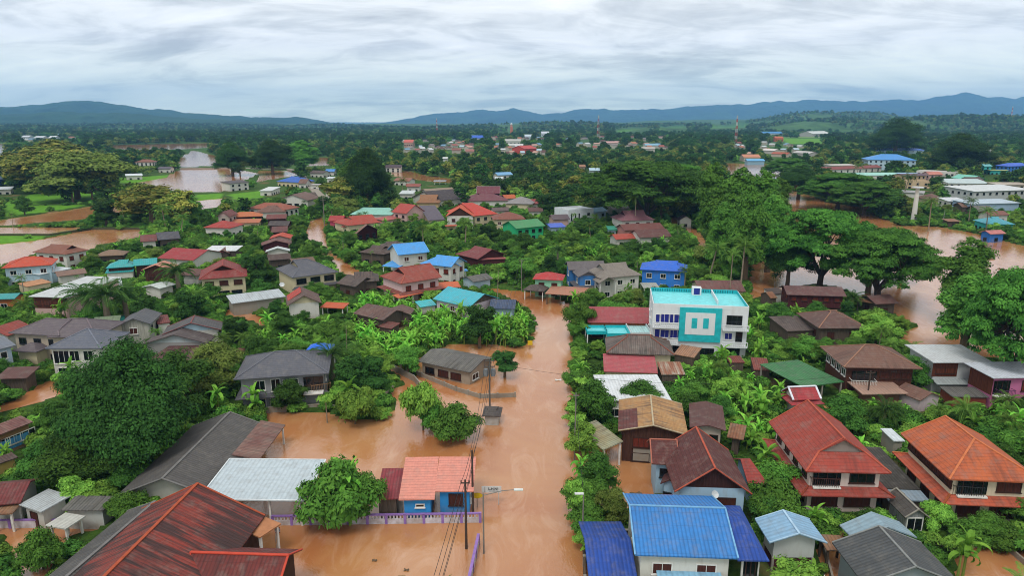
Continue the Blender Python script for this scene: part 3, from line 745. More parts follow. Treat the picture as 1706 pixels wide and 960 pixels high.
            if walls and wm:
                cs = [(-wx, -wy), (wx, -wy), (wx, wy), (-wx, wy)]
                for i in range(4):
                    a, b = cs[i], cs[(i+1) % 4]; wl.poly([q(*a, z0), q(*b, z0), q(*b, zf(*b)-t-.02), q(*a, zf(*a)-t-.02)], wm)
        elif roof == 'flat':
            rb.box((0, 0, h-.12), (RL-.3, RW-.3, .2), rm)
            for sy in (-1, 1): cb_.box((0, sy*(RW/2-.08), h+.15), (RL, .16, .7), caps or wm)
            for sx in (-1, 1): cb_.box((sx*(RL/2-.08), 0, h+.15), (.16, RW-.33, .7), caps or wm)
            wx, wy = RL/2-.02-ov*0, RW/2-.02
            if wm:
                cs = [(-wx, -wy), (wx, -wy), (wx, wy), (-wx, wy)]
                for i in range(4):
                    a, b = cs[i], cs[(i+1) % 4]; wl.poly([q(*a, z0), q(*b, z0), q(*b, h-.2), q(*a, h-.2)], wm)
            ov = 0.02
        rb.build(rname, root, loc, rrz)
        if cb_.f: cb_.build('parapet' if roof == 'flat' else 'ridge_cap', root, loc, rrz)
        if wl.f: wl.build(wname, root, loc, rrz)
        for gb in gbs: gb.build('gable_panel', root, loc, rrz)
        if posts:
            pmt = postm or FRW; nx = max(2, round((L-2*ov)/3.5)+1)
            for sy in (-1, 1):
                for i in range(nx):
                    x = -(L/2-ov-.1)+(L-2*ov-.2)*i/(nx-1); y = sy*(W/2-ov-.1)
                    zz = h-.05 if roof == 'gable' else (h+p*(W/2+y) if axis not in 'lr' else (h+p*(L/2-x) if axis == 'l' else h+p*(L/2+x)))
                    b = MB(); b.box((0, 0, (zz-t-1.2)/2), (.2, .2, zz-t+1.2), pmt)
                    v = Vector((x*cos(rz)-y*sin(rz), x*sin(rz)+y*cos(rz), 0)); b.build('post', root, loc+v, rz)
        # windows, in the frame of the block (x along A-B, -y towards the viewer)
        if win is None and walls and wm and h > 1.8: win = s.autowin(L, W, h, ov, style, loc)
        if D > 190 and style == 'glass': style = 'dark'
        for w_ in (win or []):
            side, zc, n_, ww, hh = w_[:5]; st = w_[5] if len(w_) > 5 and w_[5] else style; f0, f1 = (w_[6], w_[7]) if len(w_) > 7 else (0, 1)
            nm = w_[8] if len(w_) > 8 else 'window'
            S = (L if side in 'fb' else W)-2*ov
            for i in range(n_):
                fr = f0+(f1-f0)*(i+.5)/n_; xx = -S/2+S*fr
                if side == 'f': x, y, a = xx, -(W/2-ov), 0
                elif side == 'b': x, y, a = xx, (W/2-ov), pi
                elif side == 'l': x, y, a = -(L/2-ov), -xx, -pi/2
                else: x, y, a = L/2-ov, xx, pi/2
                v = Vector((x*cos(rz)-y*sin(rz), x*sin(rz)+y*cos(rz), zc)); add_window(root, loc+v, rz+a, ww, hh, st, detail, nm)
    def autowin(s, L, W, h, ov, style, loc):
        D = (s.org+loc).y; X = (s.org+loc).x; res = []
        lv = [1.0] if h < 3.9 else ([h-1.55, 1.1] if h < 7.5 else [h-1.6, h-4.6, h-7.6])
        side = 'l' if X > 0 else 'r'
        for z in lv:
            hh = 1.15 if h > 2.6 else .8
            n1 = max(1, int((L-2*ov)/(2.9 if D < 260 else 3.6))); n2 = max(1, int((W-2*ov)/3.2))
            res.append(('f', z, min(n1, 9), 1.35, hh))
            if abs(X) > .25*D or D < 200: res.append((side, z, min(n2, 6), 1.25, hh))
        return res
    def ring(s, z, out, rise, m, caps=None, drop=0.0, name='lower_roof', sides='flrb', t=.1, inset=0.0):
        """skirt roof round the walls of the last block"""
        c, u, n, L, W, h, loc, rz = s.last; ov = getattr(s, 'lov', .6); a, b = L/2-ov+.0, W/2-ov+.0; mb = MB(); cp = MB()
        I = [(-a, -b), (a, -b), (a, b), (-a, b)]; O = [(-a-out, -b-out), (a+out, -b-out), (a+out, b+out), (-a-out, b+out)]
        for i, sd_ in enumerate('frbl'):
            if sd_ not in sides: continue
            j = (i+1) % 4
            mb.slab([[(*O[i], z), (*O[j], z), (*I[j], z+rise), (*I[i], z+rise)]], t, m)
            if caps:
                cp.bar((*O[i], z+.03), (*I[i], z+rise+.03), .22, .1, caps); cp.bar((*O[j], z+.03), (*I[j], z+rise+.03), .22, .1, caps)
        mb.build(name, s.root, loc, rz)
        if cp.f: cp.build('ridge_cap', s.root, loc, rz)
        return s
    def sub(s, name, mb, extra_rz=0.0):
        c, u, n, L, W, h, loc, rz = s.last
        return mb.build(name, s.root, loc, rz+extra_rz)
    def balcony(s, side, f0, f1, z, out=1.0, rail=FRW, dark=True, hgt=1.0, slab=None, recess=None):
        """dark recessed loggia front, slab and railing on one side of the last block"""
        c, u, n, L, W, h, loc, rz = s.last; ov = .6; S = (L if side in 'fb' else W)-2*ov
        x0, x1 = -S/2+S*f0, -S/2+S*f1; base = (W if side == 'f' else L)/2-ov
        a = {'f': 0, 'l': -pi/2, 'r': pi/2}[side]
        def tr(mb, nm, par=None): return mb.build(nm, par or s.root, loc, rz+a)
        w = x1-x0; xm = (x0+x1)/2
        d = MB(); d.box((xm, -base-.02, z+1.15), (w, .06, 2.1), GLASS)  # flat glazing on the wall, its dark colour standing in for recess shade
        for i in range(3): d.box((x0+w*(i+.5)/3, -base-.07, z+1.1), (.08, .05, 2.1), FRB)
        tr(d, 'loggia_shade_panel')
        b = MB(); b.box((xm, -base-out/2, z-.08), (w, out, .16), slab or FRW); bo = tr(b, 'balcony')
        r = MB(); r.box((xm, -base-out+.04, z+hgt), (w, .07, .07), rail)
        nb = max(2, int(w/.22))
        for i in range(nb+1): r.box((x0+w*i/nb, -base-out+.04, z+hgt/2), (.035, .035, hgt), rail)
        for xx in (x0, x1): r.box((xx, -base-out/2, z+hgt), (.06, out, .06), rail)
        tr(r, 'railing', bo)
        return s
rm = roofm
TR = lambda c, **k: roofm(c, 'tile', **k)
CR = lambda c, **k: roofm(c, 'corr', **k)
ME = lambda c, **k: roofm(c, 'metal', **{**dict(stain=.12), **k})
RED = TR('93392c', dark='4a2a24', stain=.3); REDC = plain('a4503c', .8, .2, name='red_ridge_tile')
ORG = TR('b25a30', dark='6a3826', stain=.45, hx2='a54e2c'); ORGC = plain('b8683f', .7, .3, name='orange_ridge_tile')
DRED = TR('5c2c28', dark='33201e', stain=.4); DRC = plain('9a5a48', .7, .3, name='dull_red_ridge')
GREYT = TR('55565e', dark='3c3d42', stain=.15); GREYC = plain('5e6068', .7, .3, name='grey_ridge')
ASB = CR('5a5856', dark='35322e', stain=.6, hx2='6c6a64'); BRT = TR('6c4c40', dark='3c2c26', stain=.35); BRC = plain('8a6450', .7, .3, name='brown_ridge')
DARKR = CR('4c4240', dark='2c2624', stain=.6, hx2='5c4a42'); RUST = CR('7c4e36', dark='4a2c22', stain=.5, hx2='9a7a58')
WHR = ME('c4ccd0', dark='9aa4a8'); BLUER = TR('1c56b4', dark='24468c', stain=.1, hx2='2464b8'); LBLUE = TR('4a94d4', dark='3a78b0', stain=.1)
MAR = TR('6c3834', dark='40262a', stain=.35); TEALR = ME('38a0a8', dark='2c7c84')
W_W = wallm('c8c6be'); W_CR = wallm('c4b898'); W_WB = wallm('a8c0cc'); W_PK = wallm('c0a09a'); W_WOOD = wallm('4a3026', 'wood'); W_GR = wallm('8c8a88')
W_MAR = wallm('4c2426', 'wood'); W_OLD = wallm('5a4e44', 'wood'); W_TEAL = wallm('3aa8a4'); W_BLUE = wallm('2a6ab4'); W_PINK = wallm('b46a8a'); W_GREEN = wallm('2aa870')
W_BRICK = wallm('7a3a2c'); W_YEL = wallm('b89c5c'); CEM = wallm('8f8a80', dirt=.6)

def house(label, short, name='house', cat='house'): return House(name, cat, label, short)
B = dict
# ---------------------------------------------------------------- right side, nearest
h_ = house('house with light blue tiled roof, white walls and brown shutters at the bottom edge', 'light blue roofed white house')
h_.block((1058,925),(1230,931),R=(1130,845),h=5.0,p=.34,rm=CR('2f76ba',dark='2a5c90',stain=.3),wm=W_W,caps=plain('6c9cc0',.7,.2,name='pale_blue_ridge'),ends=(0,0),
    win=[('f',3.3,2,1.7,1.1,'brown'),('f',1.0,2,1.5,1.1,'brown'),('l',3.4,1,1.2,1.0,'brown')])
h_.block((1229,934),(1282,935),R=(1246,862),h=4.4,p=.34,rm=roofm('1b4598','corr',stain=.3,dark='1a2c60'),wm=W_W,ends=(0,1),rname='wing_roof',wname='wing_wall',win=[],posts=True,walls=False)
h_.balcony('f',.1,.9,1.9,rail=FRW)
h_.block((983,985),(1066,985),R=(1020,898),h=2.6,p=.3,rm=roofm('1b4598','corr',stain=.3,dark='1a2c60'),wm=W_W,ends=(.0,0),rname='annex_roof',wname='annex_wall',win=[])
h_.block((1098,975),(1208,979),C=(1206,955),h=2.9,p=.12,roof='shed',rm=ME('7fb0cc'),wm=W_W,rname='porch_roof',wname='porch_wall',win=[],ov=.4)

h_ = house('pale blue house with steep dark red roof and brown gable facing the viewer', 'pale blue house with dark red roof')
RDB = TR('4e2422', dark='2c1a1a', stain=.3, hx2='5c2a26')
h_.block((1124,820),(1253,824),R=(1166,712),h=4.7,p=.72,axis='w',rm=RDB,wm=wallm('9cb8cc'),gm=wallm('3a2220','wood'),caps=REDC,
    win=[('f',3.3,1,1.9,1.05,'plainbrown',.16,.46),('f',3.3,1,1.9,1.05,'plainbrown',.58,.88),('l',1.4,2,1.2,1.2,'dark'),('f',1.0,2,1.4,1.1,'dark')])
h_.block((1086,773),(1132,775),R=(1105,733),h=4.6,p=.62,rm=RDB,wm=wallm('9cb8cc'),rname='side_roof',wname='side_wall',caps=DRC,win=[('f',3.2,1,1.0,1.0,'dark')])
h_.block((1100,806),(1130,812),R=(1112,782),h=3.0,p=.7,axis='w',rm=RDB,wm=wallm('9cb8cc'),rname='porch_roof',wname='porch_wall',win=[('f',1.0,1,1.3,1.8,'dark',0,1,'door')],ov=.35)
h_.block((1088,843),(1134,843),C=(1130,824),h=1.9,p=.15,roof='shed',rm=RED,wm=None,rname='awning',posts=True,ov=.3)
h_.block((1246,806),(1279,806),R=(1258,765),h=3.4,p=.5,rm=TR('8c342c'),wm=wallm('9cb8cc'),ends=(0,1),rname='wing_roof',wname='wing_wall',win=[])

h_ = house('old wooden house under a rusty corrugated roof of striped sheets beside the flooded street', 'old wooden house with striped rusty roof')
STR = roofm('a07448','corr',stain=.7,dark='4e3028',hx2='b08a58',patch=.0)
h_.block((1030,718),(1147,726),R=(1088,659),h=4.4,p=.24,axis='w',rm=STR,wm=W_WOOD,win=[('f',2.7,1,2.0,1.3,'maroon',.12,.5),('f',.7,1,2.2,1.1,'woodglass',.12,.5),('l',2.6,3,1.3,1.0,'plainbrown')],caps=plain('a89a80',.8,.2,name='bare_metal_ridge'))
g = MB(); c,u,n,L,W,hh,loc,rz = h_.last; g.box((-L*.06,-(W/2-.6)-.03,.5),(L*.42,.1,3.0),CEM); h_.sub('plaster_wall',g)
g = MB(); g.slab([[(-L/2-.02,-W/2-.02,hh+.05),(-L*.22,-W/2-.02,hh+.05+.24*L*.28),(-L*.22,W*.12,hh+.05+.24*L*.28),(-L/2-.02,W*.12,hh+.05)]],.05,DRED); h_.sub('roof_patch',g)
h_.block((1005,750),(1038,743),C=(1014,703),h=2.7,p=.22,roof='shed',axis='r',rm=roofm('8e8260','corr',stain=.6,dark='5a4a38',hx2='9aa088'),wm=None,posts=True,rname='lean_to_roof',ov=.2,postm=FRW)
h_.block((1149,712),(1210,718),R=(1171,668),h=4.3,p=.24,axis='w',rm=CR('5a3834',dark='3a2624',stain=.3),wm=wallm('a89c90'),rname='rear_roof',wname='rear_wall',win=[('f',2.8,2,1.0,.9,'woodglass')])
h_.block((1211,728),(1239,733),C=(1236,708),h=3.0,p=.2,roof='shed',rm=RUST,wm=W_OLD,rname='shed_roof',wname='shed_wall',win=[])

h_ = house('low building with flat white metal roof and a tree in front', 'low building with flat white roof')
h_.block((1003,668),(1119,667),C=(1112,624),h=3.0,p=.04,roof='shed',rm=ME('ccd0d2'),wm=W_W,ov=.3)
h_ = house('house with grey weathered hip roof and pinkish red tiled lean-to beside the street', 'grey hip roofed house with red lean-to')
h_.block((1010,588),(1124,592),R=(1065,558),h=3.6,p=.5,ends=(.9,.9),rm=CR('5e4c46',dark='34302e',stain=.7,hx2='6c625c'),wm=W_CR,caps=plain('7c4a3c',.8,.2,name='rusty_ridge'),win=[])
h_.block((1006,619),(1096,622),C=(1099,592),h=2.1,p=.2,roof='shed',rm=TR('a04a50',stain=.15,dark='7a3a40'),wm=W_CR,rname='lean_to_roof',wname='lean_to_wall',ov=.3,win=[])
h_.block((1102,624),(1142,624),C=(1141,603),h=1.8,p=.2,roof='shed',rm=CR('8a5a44',dark='b0a898',stain=.7),wm=W_OLD,rname='shed_roof',wname='shed_wall',ov=.2,win=[])
h_.block((1122,590),(1157,596),C=(1152,577),h=2.6,p=.1,roof='shed',rm=CR('a0765c',stain=.3),wm=W_OLD,rname='side_roof',wname='side_wall',ov=.2,win=[])

# three storey white and turquoise building
h_ = house('three storey white building with turquoise roof terrace and square turquoise panel', 'white and turquoise three storey building', 'apartment_building', 'building')
TQ = plain('1ea8b0', .5, .4, name='turquoise_paint'); TQL = plain('6cc8cc', .5, .4, name='pale_turquoise_paint'); WP = wallm('cfd2d4', dirt=.2)
h_.block((1088,510),(1248,516),C=(1243,490),h=9.7,roof='flat',rm=TQL,wm=WP,caps=WP,p=0,
   win=[('f',7.3,1,.9,1.8,'blue',.03,.09),('f',7.5,1,2.4,1.6,'blue',.10,.20),('f',7.5,1,2.4,1.6,'blue',.21,.30),('f',4.3,1,1.0,2.2,'blue',.03,.09,'door'),('f',4.6,1,1.8,1.5,'blue',.1,.18),('f',4.6,1,2.2,1.5,'blue',.2,.3),
        ('f',1.3,2,1.2,2.0,'dark',.22,.42),('f',1.3,1,4.0,1.6,'dark',.42,.68),('f',7.5,1,2.6,1.9,'dark',.76,.96),('f',4.5,1,1.1,1.9,'dark',.86,.98,'door'),('f',4.6,1,1.3,1.2,'blue',.76,.86),('f',1.4,1,2.6,1.8,'dark',.76,.96),('l',7.5,2,1.5,1.5,'blue'),('l',4.5,2,1.5,1.5,'blue'),('r',7.5,2,1.5,1.5,'blue')],detail=True)
c,u,n,L,W,hh,loc,rz = h_.last
g = MB(); g.box((L*.005,-W/2-.18,6.55),(L*.44,.34,6.3),TQ); pan = h_.sub('turquoise_panel',g)
g = MB(); g.box((L*.003,-W/2-.38,6.8),(L*.31,.06,4.1),WP)
for k in (-1,1): g.box((L*.003+k*L*.06,-W/2-.42,6.9),(L*.058,.06,1.9),TQ)
o = g.build('white_square', pan)
for z in (3.0,6.1,0.3):
    for x0,x1 in ((-.5,-.225),(.235,.5)):
        g = MB(); xm=(x0+x1)/2*L; ww=(x1-x0)*L; g.box((xm,-W/2-.6,z-.1),(ww,1.2,.18),WP); bo = h_.sub('balcony',g)
        g = MB(); g.box((xm,-W/2-1.15,z+.85),(ww,.12,.14),WP); nn=int(ww/.33)
        for i in range(nn+1): g.box((xm-ww/2+ww*i/nn,-W/2-1.15,z+.4),(.13,.1,.8),WP)
        g.build('balustrade', bo)
for k in (-1,1):
    for ff in ('rear',):
        pass
g = MB(); g.box((0,W/2-.2,hh+.35),(L-.4,.06,.75),TQ); g.box((-L/2+.2,0,hh+.3),(.06,W-.5,.6),TQ); g.box((L/2-.2,0,hh+.3),(.06,W-.5,.6),TQ); g.box((0,-W/2+.2,hh+.3),(L-.4,.06,.4),TQL); h_.sub('inner_parapet',g)
g = MB(); nn=34
for i in range(nn): g.box((-L/2+.6+(L-1.2)*i/nn,W/2-.26,hh+.35),(.16,.06,.5),plain('0c6e78',.5,.3,name='deep_turquoise'))
h_.sub('parapet_openings',g)
g = MB(); g.box((L*.02,W*.36,hh+.6),(1.7,1.4,1.7),WP); g.box((L*.02,W*.36-.72,hh+.75),(1.1,.06,1.2),BLUEP); h_.sub('stair_head',g)
g = MB(); g.box((L*.2,W*.1,hh+.35),(.18,W*.75,.8),WP); h_.sub('roof_divider',g)
# red roof house with orange wall + turquoise canopies
h_ = house('long red roofed house with orange walls beside the turquoise and white building', 'red roofed house with orange walls')
h_.block((979,537),(1087,539),R=(1000,511),h=3.8,p=.42,rm=TR('94464a',stain=.15,dark='7a3034'),wm=wallm('b8683a'),win=[('f',1.5,4,2.2,1.6,'woodglass')],ov=.7)
h_.block((978,556),(1012,556),C=(1010,546),h=2.9,roof='flat',p=0,rm=TQL,wm=None,caps=TQ,rname='canopy',posts=True,win=[])
h_.block((1012,560),(1050,560),C=(1048,546),h=2.9,roof='flat',p=0,rm=TQL,wm=W_TEAL,caps=TQ,rname='canopy',win=[])
h_.block((1051,559),(1087,559),C=(1086,537),h=3.2,roof='flat',p=0,rm=ME('a8d0d0'),wm=W_W,caps=plain('b8c4c4',.5,.4,name='pale_parapet'),rname='canopy',win=[])

# big red two storey house
h_ = house('large two storey house with brick red tiled roof, small gable and balcony facing the viewer', 'large brick red roofed house')
h_.lov=.75
h_.block((1343,786),(1485,789),R=(1352,667),h=5.6,p=.68,axis='w',ends=(.45,0),rm=RED,wm=wallm('c8b8b0'),gm=wallm('b8a8a0'),caps=REDC,ov=.75,
   win=[('f',4.55,1,2.6,1.15,'woodglass',.58,.92),('f',1.85,1,2.7,1.3,'plainbrown',.08,.42),('f',1.85,1,2.7,1.3,'plainbrown',.55,.89),('l',4.6,4,1.3,1.1,'woodglass'),('l',1.8,4,1.3,1.2,'plainbrown')])
h_.balcony('f',.06,.44,3.6,out=.4,rail=plain('4a2c28',.6,.3,name='dark_rail'))
h_.ring(3.0,1.25,.5,RED,REDC,sides='flr')
h_ = house('large two storey house with orange tiled hip roof and dark railed balcony', 'large orange roofed house')
h_.lov=.75
h_.block((1582,799),(1742,805),R=(1592,694),h=5.7,p=.52,axis='w',ends=(1,0),rm=ORG,wm=wallm('c8bca4'),caps=ORGC,ov=.75,
   win=[('f',4.65,1,2.4,1.1,'plainbrown',.58,.86),('f',1.8,1,2.3,1.3,'plainbrown',.13,.37),('f',1.8,1,2.3,1.3,'plainbrown',.55,.79),('l',4.7,6,1.6,.8,'plainbrown'),('l',1.7,3,1.8,1.3,'plainbrown')])
h_.balcony('f',.08,.44,3.65,out=.4,rail=FRD)
h_.ring(3.05,1.2,.5,TR('b05034',stain=.3),ORGC,sides='flr')
h_ = house('dark grey lean-to roof filling the gap between the red and orange houses', 'dark lean-to roof', 'shed', 'shed')
h_.block((1466,814),(1534,816),C=(1486,746),h=2.6,p=.02,roof='shed',rm=CR('38342f',stain=.4,dark='24221f'),wm=W_OLD,win=[],ov=.3)
h_.block((1480,834),(1549,835),C=(1536,816),h=2.3,p=.1,roof='shed',rm=ME('7c8c98'),wm=W_OLD,win=[],ov=.3,rname='front_roof',wname='front_wall')
h_ = house('shed with a small white metal roof behind the orange roofed house', 'white shed behind the orange roofed house', 'shed', 'shed')
h_.block((1489,735),(1508,735),C=(1504,714),h=2.6,p=.05,roof='shed',rm=WHR,wm=CEM,win=[],ov=.2,dmax=5)
h_ = house('small timber barn with dark tiled gable roof and shuttered front', 'small timber barn', 'barn', 'barn')
h_.block((1508,863),(1549,863),R=(1505,814),h=2.2,p=.72,axis='w',rm=TR('4c4844',stain=.4),wm=wallm('8a8c8c','wood'),caps=plain('8a867c',.8,.2,name='cement_ridge'),ov=.35,win=[('f',1.2,1,1.6,1.5,'glass')])
# grey metal roof + dark asbestos house (ridge runs away to the left)
h_ = house('house with long dark grey corrugated roof whose back part is light metal', 'dark grey corrugated roofed house')
h_.block((1440,975),(1603,975),R=(1490,877),h=3.6,p=.42,axis='w',rm=CR('474a4c',stain=.35,dark='2e2f30'),wm=wallm('8a9498'),win=[],caps=plain('7a7c7a',.8,.2,name='grey_cement_ridge'),dmax=8.5)
h_.block((1425,902),(1528,896),R=(1464,852),h=3.6,p=.42,axis='w',rm=ME('8098a4'),wm=wallm('2a7868'),win=[],rname='rear_roof',wname='rear_wall',dmax=6)
h_ = house('small tall white hut with pale blue metal gable roof on dark posts', 'small white hut with pale blue roof', 'hut', 'hut')
h_.block((1282,905),(1378,905),R=(1288,851),h=4.0,p=.36,axis='w',rm=ME('7ea4c0'),wm=wallm('b8bcb8'),win=[],z0=1.9,caps=plain('98b4c8',.5,.4,name='pale_metal_ridge'),ov=.75)
c,u,n,L,W,hh,loc,rz = h_.last; g = MB(); g.box((0,0,.6),(L-1.7,W-1.7,2.6),W_MAR); h_.sub('base_wall',g)
for sx in (-1,1):
    for sy in (-1,1):
        g = MB(); g.box((sx*(L/2-.8),sy*(W/2-.8),.45),(.2,.2,2.9),CEM); h_.sub('post',g)
g = MB(); g.slab([[(0,-W/2-.3,.9),(L/2-1.0,-W/2-.3,.9),(L/2-1.0,-W/2+.6,1.2),(0,-W/2+.6,1.2)]],.08,CR('7a3430')); h_.sub('awning',g)
h_ = house('open shelter roofed with rusty brown metal sheets beside the small white hut', 'rusty open shelter', 'shelter', 'shelter')
h_.block((1377,917),(1417,919),C=(1412,893),h=2.2,p=.05,roof='shed',rm=RUST,wm=None,posts=True,ov=.15,postm=W_OLD)
# right, middle
h_ = house('wide brown tiled hip roof house with balcony and laundry, above the beige canopy', 'wide brown tiled roof house')
h_.block((1406,612),(1537,615),C=(1349,577),h=5.4,p=.42,ends=(1,1),rm=BRT,wm=wallm('503024','wood'),caps=BRC,ov=.9,
   win=[('l',4.0,4,1.4,1.1,'glass'),('f',3.9,3,1.4,1.0,'plainbrown',.5,1)])
h_.balcony('f',.1,.45,2.4,out=1.3,rail=FRW)
h_.block((1437,612),(1494,620),C=(1490,606),h=4.6,p=.2,roof='shed',rm=DARKR,wm=None,rname='balcony_roof',ov=.2,dmax=3)
h_.block((1437,657),(1514,656),C=(1410,636),h=2.6,p=.05,roof='shed',rm=ME('a08070'),wm=wallm('6a4a3a'),rname='canopy',wname='canopy_wall',win=[],ov=.8)
h_.block((1338,645),(1406,636),C=(1350,597),h=3.2,p=.0,roof='shed',rm=ME('2a6c38',dark='1c4a28',stain=.5),wm=None,rname='green_canopy',posts=True,ov=.15,postm=CEM)
h_ = house('low shed with brown gable roof and pinkish white end wall', 'brown shed with pinkish wall', 'shed', 'shed')
h_.block((1533,668),(1570,661),R=(1522,635),h=2.4,p=.4,axis='w',rm=BRT,wm=wallm('b8a8ac'),win=[],ov=.3)
h_.block((1587,661),(1648,662),C=(1624,645),h=2.3,p=.05,roof='shed',rm=ASB,wm=W_BRICK,win=[],rname='side_roof',wname='side_wall',ov=.2)
h_ = house('two storey house with white metal roof and brown timber upper wall', 'white roofed house with brown timber wall')
h_.block((1555,604),(1655,604),C=(1629,574),h=5.6,p=.03,roof='shed',rm=ME('b8bcbe'),wm=wallm('b4b8b8'),ov=.7,win=[('f',4.0,2,1.5,1.0,'plainbrown',0.03,.42)])
c,u,n,L,W,hh,loc,rz = h_.last; g = MB(); g.box((-L*.24,-W/2+.66,4.1),(L*.42,.06,2.2),wallm('5a3020','wood')); h_.sub('timber_panel',g)
g = MB(); g.slab([[(-L/2+.5,-W/2-.9,2.3),(L/2-.4,-W/2-.9,2.3),(L/2-.4,-W/2+.7,2.7),(-L/2+.5,-W/2+.7,2.7)]],.08,ME('98a0a0')); h_.sub('porch_roof',g)
h_ = house('pink two storey house with white metal roof and small balcony at the right edge', 'pink house with white roof')
h_.block((1655,630),(1765,628),C=(1612,604),h=5.6,p=.02,roof='shed',rm=ME('c4cad2'),wm=wallm('bc6c94'),ov=.7,win=[('f',4.0,1,1.4,1.6,'maroon',.5,.7),('f',1.2,3,1.2,1.0,'plainbrown')])
c,u,n,L,W,hh,loc,rz = h_.last; g = MB(); g.box((-(L/2-.7)-.02,0,4.0),(.06,W-1.42,2.9),wallm('5a3020','wood')); h_.sub('timber_side',g)
h_.balcony('f',.02,.3,2.7,rail=plain('5a3a5a',.5,.3,name='purple_rail'))
h_ = house('brown hip roofed wooden house in front of the stilted maroon house', 'brown hip roofed wooden house')
h_.block((1364,547),(1448,547),R=(1395,517),h=4.3,p=.4,ends=(.9,.9),rm=TR('5c423c',dark='3a2c28'),wm=W_OLD,caps=BRC,style='plainbrown')
h_.block((1312,552),(1362,550),C=(1345,525),h=3.0,p=.1,roof='shed',rm=DARKR,wm=W_OLD,rname='side_roof',wname='side_wall',win=[],ov=.3)
h_ = house('maroon timber house on stilts with long low roof at the edge of the river', 'maroon stilted house')
h_.block((1311,491),(1411,494),R=(1360,477),h=4.9,p=.34,rm=TR('5e3e3c',dark='40302e'),wm=W_MAR,z0=2.0,style='maroon',win=[('f',3.9,5,1.1,.9,'maroon'),('l',3.9,2,1.1,.9,'maroon')])
c,u,n,L,W,hh,loc,rz = h_.last
for i in range(5):
    for sy in (-1,1):
        g = MB(); g.box((-L/2+.8+(L-1.6)*i/4,sy*(W/2-.8),.5),(.22,.22,3.0),W_OLD); h_.sub('stilt',g)
g = MB(); g.box((0,.4,.4),(L-1.4,W-2.2,2.8),W_OLD); h_.sub('base_wall',g)
h_ = house('small rusty boathouse left of the maroon stilted house', 'small rusty boathouse', 'shed', 'shed')
h_.block((1266,489),(1284,497),R=(1268,478),h=2.6,p=.4,axis='w',rm=RUST,wm=W_OLD,win=[],ov=.2)
h_.block((1286,490),(1311,489),C=(1308,479),h=2.8,p=.1,roof='shed',rm=DARKR,wm=W_W,win=[],ov=.2,rname='side_roof',wname='side_wall')
h_ = house('small brown roofed hut standing in the river flood', 'small brown hut in the flood', 'hut', 'hut')
h_.block((1459,507),(1498,505),R=(1475,491),h=2.8,p=.35,rm=TR('644440'),wm=W_OLD,style='plainbrown')
h_.block((1428,501),(1462,506),C=(1460,494),h=2.7,p=.1,roof='shed',rm=RUST,wm=None,posts=True,ov=.1,postm=W_OLD,rname='side_roof')
h_ = house('tiny shrine roof with bright white trim round red tiles', 'tiny white trimmed shrine', 'shrine', 'shrine')
h_.block((1322,667),(1368,665),R=(1345,644),h=3.2,p=.75,rm=TR('a0343a'),wm=W_W,caps=plain('d0d0d8',.4,.4,name='white_trim'),capw=.4,ov=.5,win=[],detail=False)
h_.lov=.5; h_.ring(2.6,.9,.35,TR('a0343a'),None)
for i,(a,b,c_,l) in enumerate((((1215,604),(1241,604),(1238,593),'low red and rust roofed shed among banana plants behind the turquoise building'),((1256,616),(1284,618),(1276,597),'low rust red sheet roof right of the smaller red shed'),((1255,607),(1250,611),(1250,600),None))):
    if l:
        h_ = house(l, 'low red shed' if i == 0 else 'low rusty sheet roof', 'shed', 'shed'); h_.block(a,b,C=c_,h=2.2,p=.1,roof='shed',rm=CR('7a3a30',stain=.4),wm=W_OLD,win=[],ov=.15)
h_ = house('low house with dull red roof just behind the turquoise roof terrace', 'low dull red roof house')
h_.block((1165,486),(1243,486),R=(1200,467),h=2.8,p=.35,rm=TR('6a4440',stain=.5),wm=W_CR)
# ---------------------------------------------------------------- centre
h_ = house('grey weathered bungalow standing in the flood with shuttered windows beside the street', 'grey bungalow in the flood')
h_.block((695,602),(784,621),R=(760,590),h=2.5,p=.25,rm=ASB,wm=wallm('9c9080',dirt=.6),win=[('f',1.0,1,1.8,1.1,'woodglass',.05,.28),('f',1.0,2,2.0,1.1,'plainbrown',.32,.85),('r',1.0,1,1.8,1.0,'glass',.05,.45)],dmax=8)
h_ = house('two storey grey house with slate hip roof, white framed windows and a balcony', 'two storey slate roofed grey house')
h_.block((389,633),(548,622),C=(552,585),h=5.4,p=.42,ends=(1,1),rm=GREYT,wm=wallm('8f9095'),caps=GREYC,ov=.8,
    win=[('f',3.9,1,1.5,1.5,'glass',.14,.3),('f',3.8,1,1.3,1.9,'glass',.36,.46),('f',4.1,1,2.2,.9,'glass',.5,.68),('f',1.1,1,1.8,1.3,'glass',.1,.3),('f',.9,1,1.2,1.8,'glass',.34,.42,'door'),('f',1.1,1,1.8,1.3,'glass',.46,.64),('r',3.9,2,1.2,1.2,'glass')])
h_.balcony('f',.74,.97,2.6,out=1.4,rail=plain('8a6a4a',.6,.3,name='timber_rail'))
h_.lov=.8; h_.ring(2.25,.9,.35,TR('4c4d54'),None,sides='fl')
h_ = house('bright blue tarpaulin tent behind the slate roofed grey house', 'blue tent', 'tent', 'tent')
h_.block((510,583),(551,583),C=(545,574),h=4.2,p=.5,ends=(1,1),rm=plain('1c60c8',.4,.4,name='blue_tarpaulin'),wm=None,posts=True,ov=.1,t=.04)
h_ = house('house with turquoise gable roof and pinkish white wall above the banana grove', 'turquoise gable roofed house')
h_.block((721,498),(782,512),R=(771,482),h=4.0,p=.4,rm=ME('3aa4b4'),wm=wallm('c0b0b8'),win=[('f',2.6,3,1.3,1.1,'brown')],gm=W_OLD)
h_.block((700,512),(728,508),C=(722,498),h=2.4,p=.2,roof='shed',rm=ME('38a8b0'),wm=W_W,win=[],rname='side_roof',wname='side_wall',ov=.3)
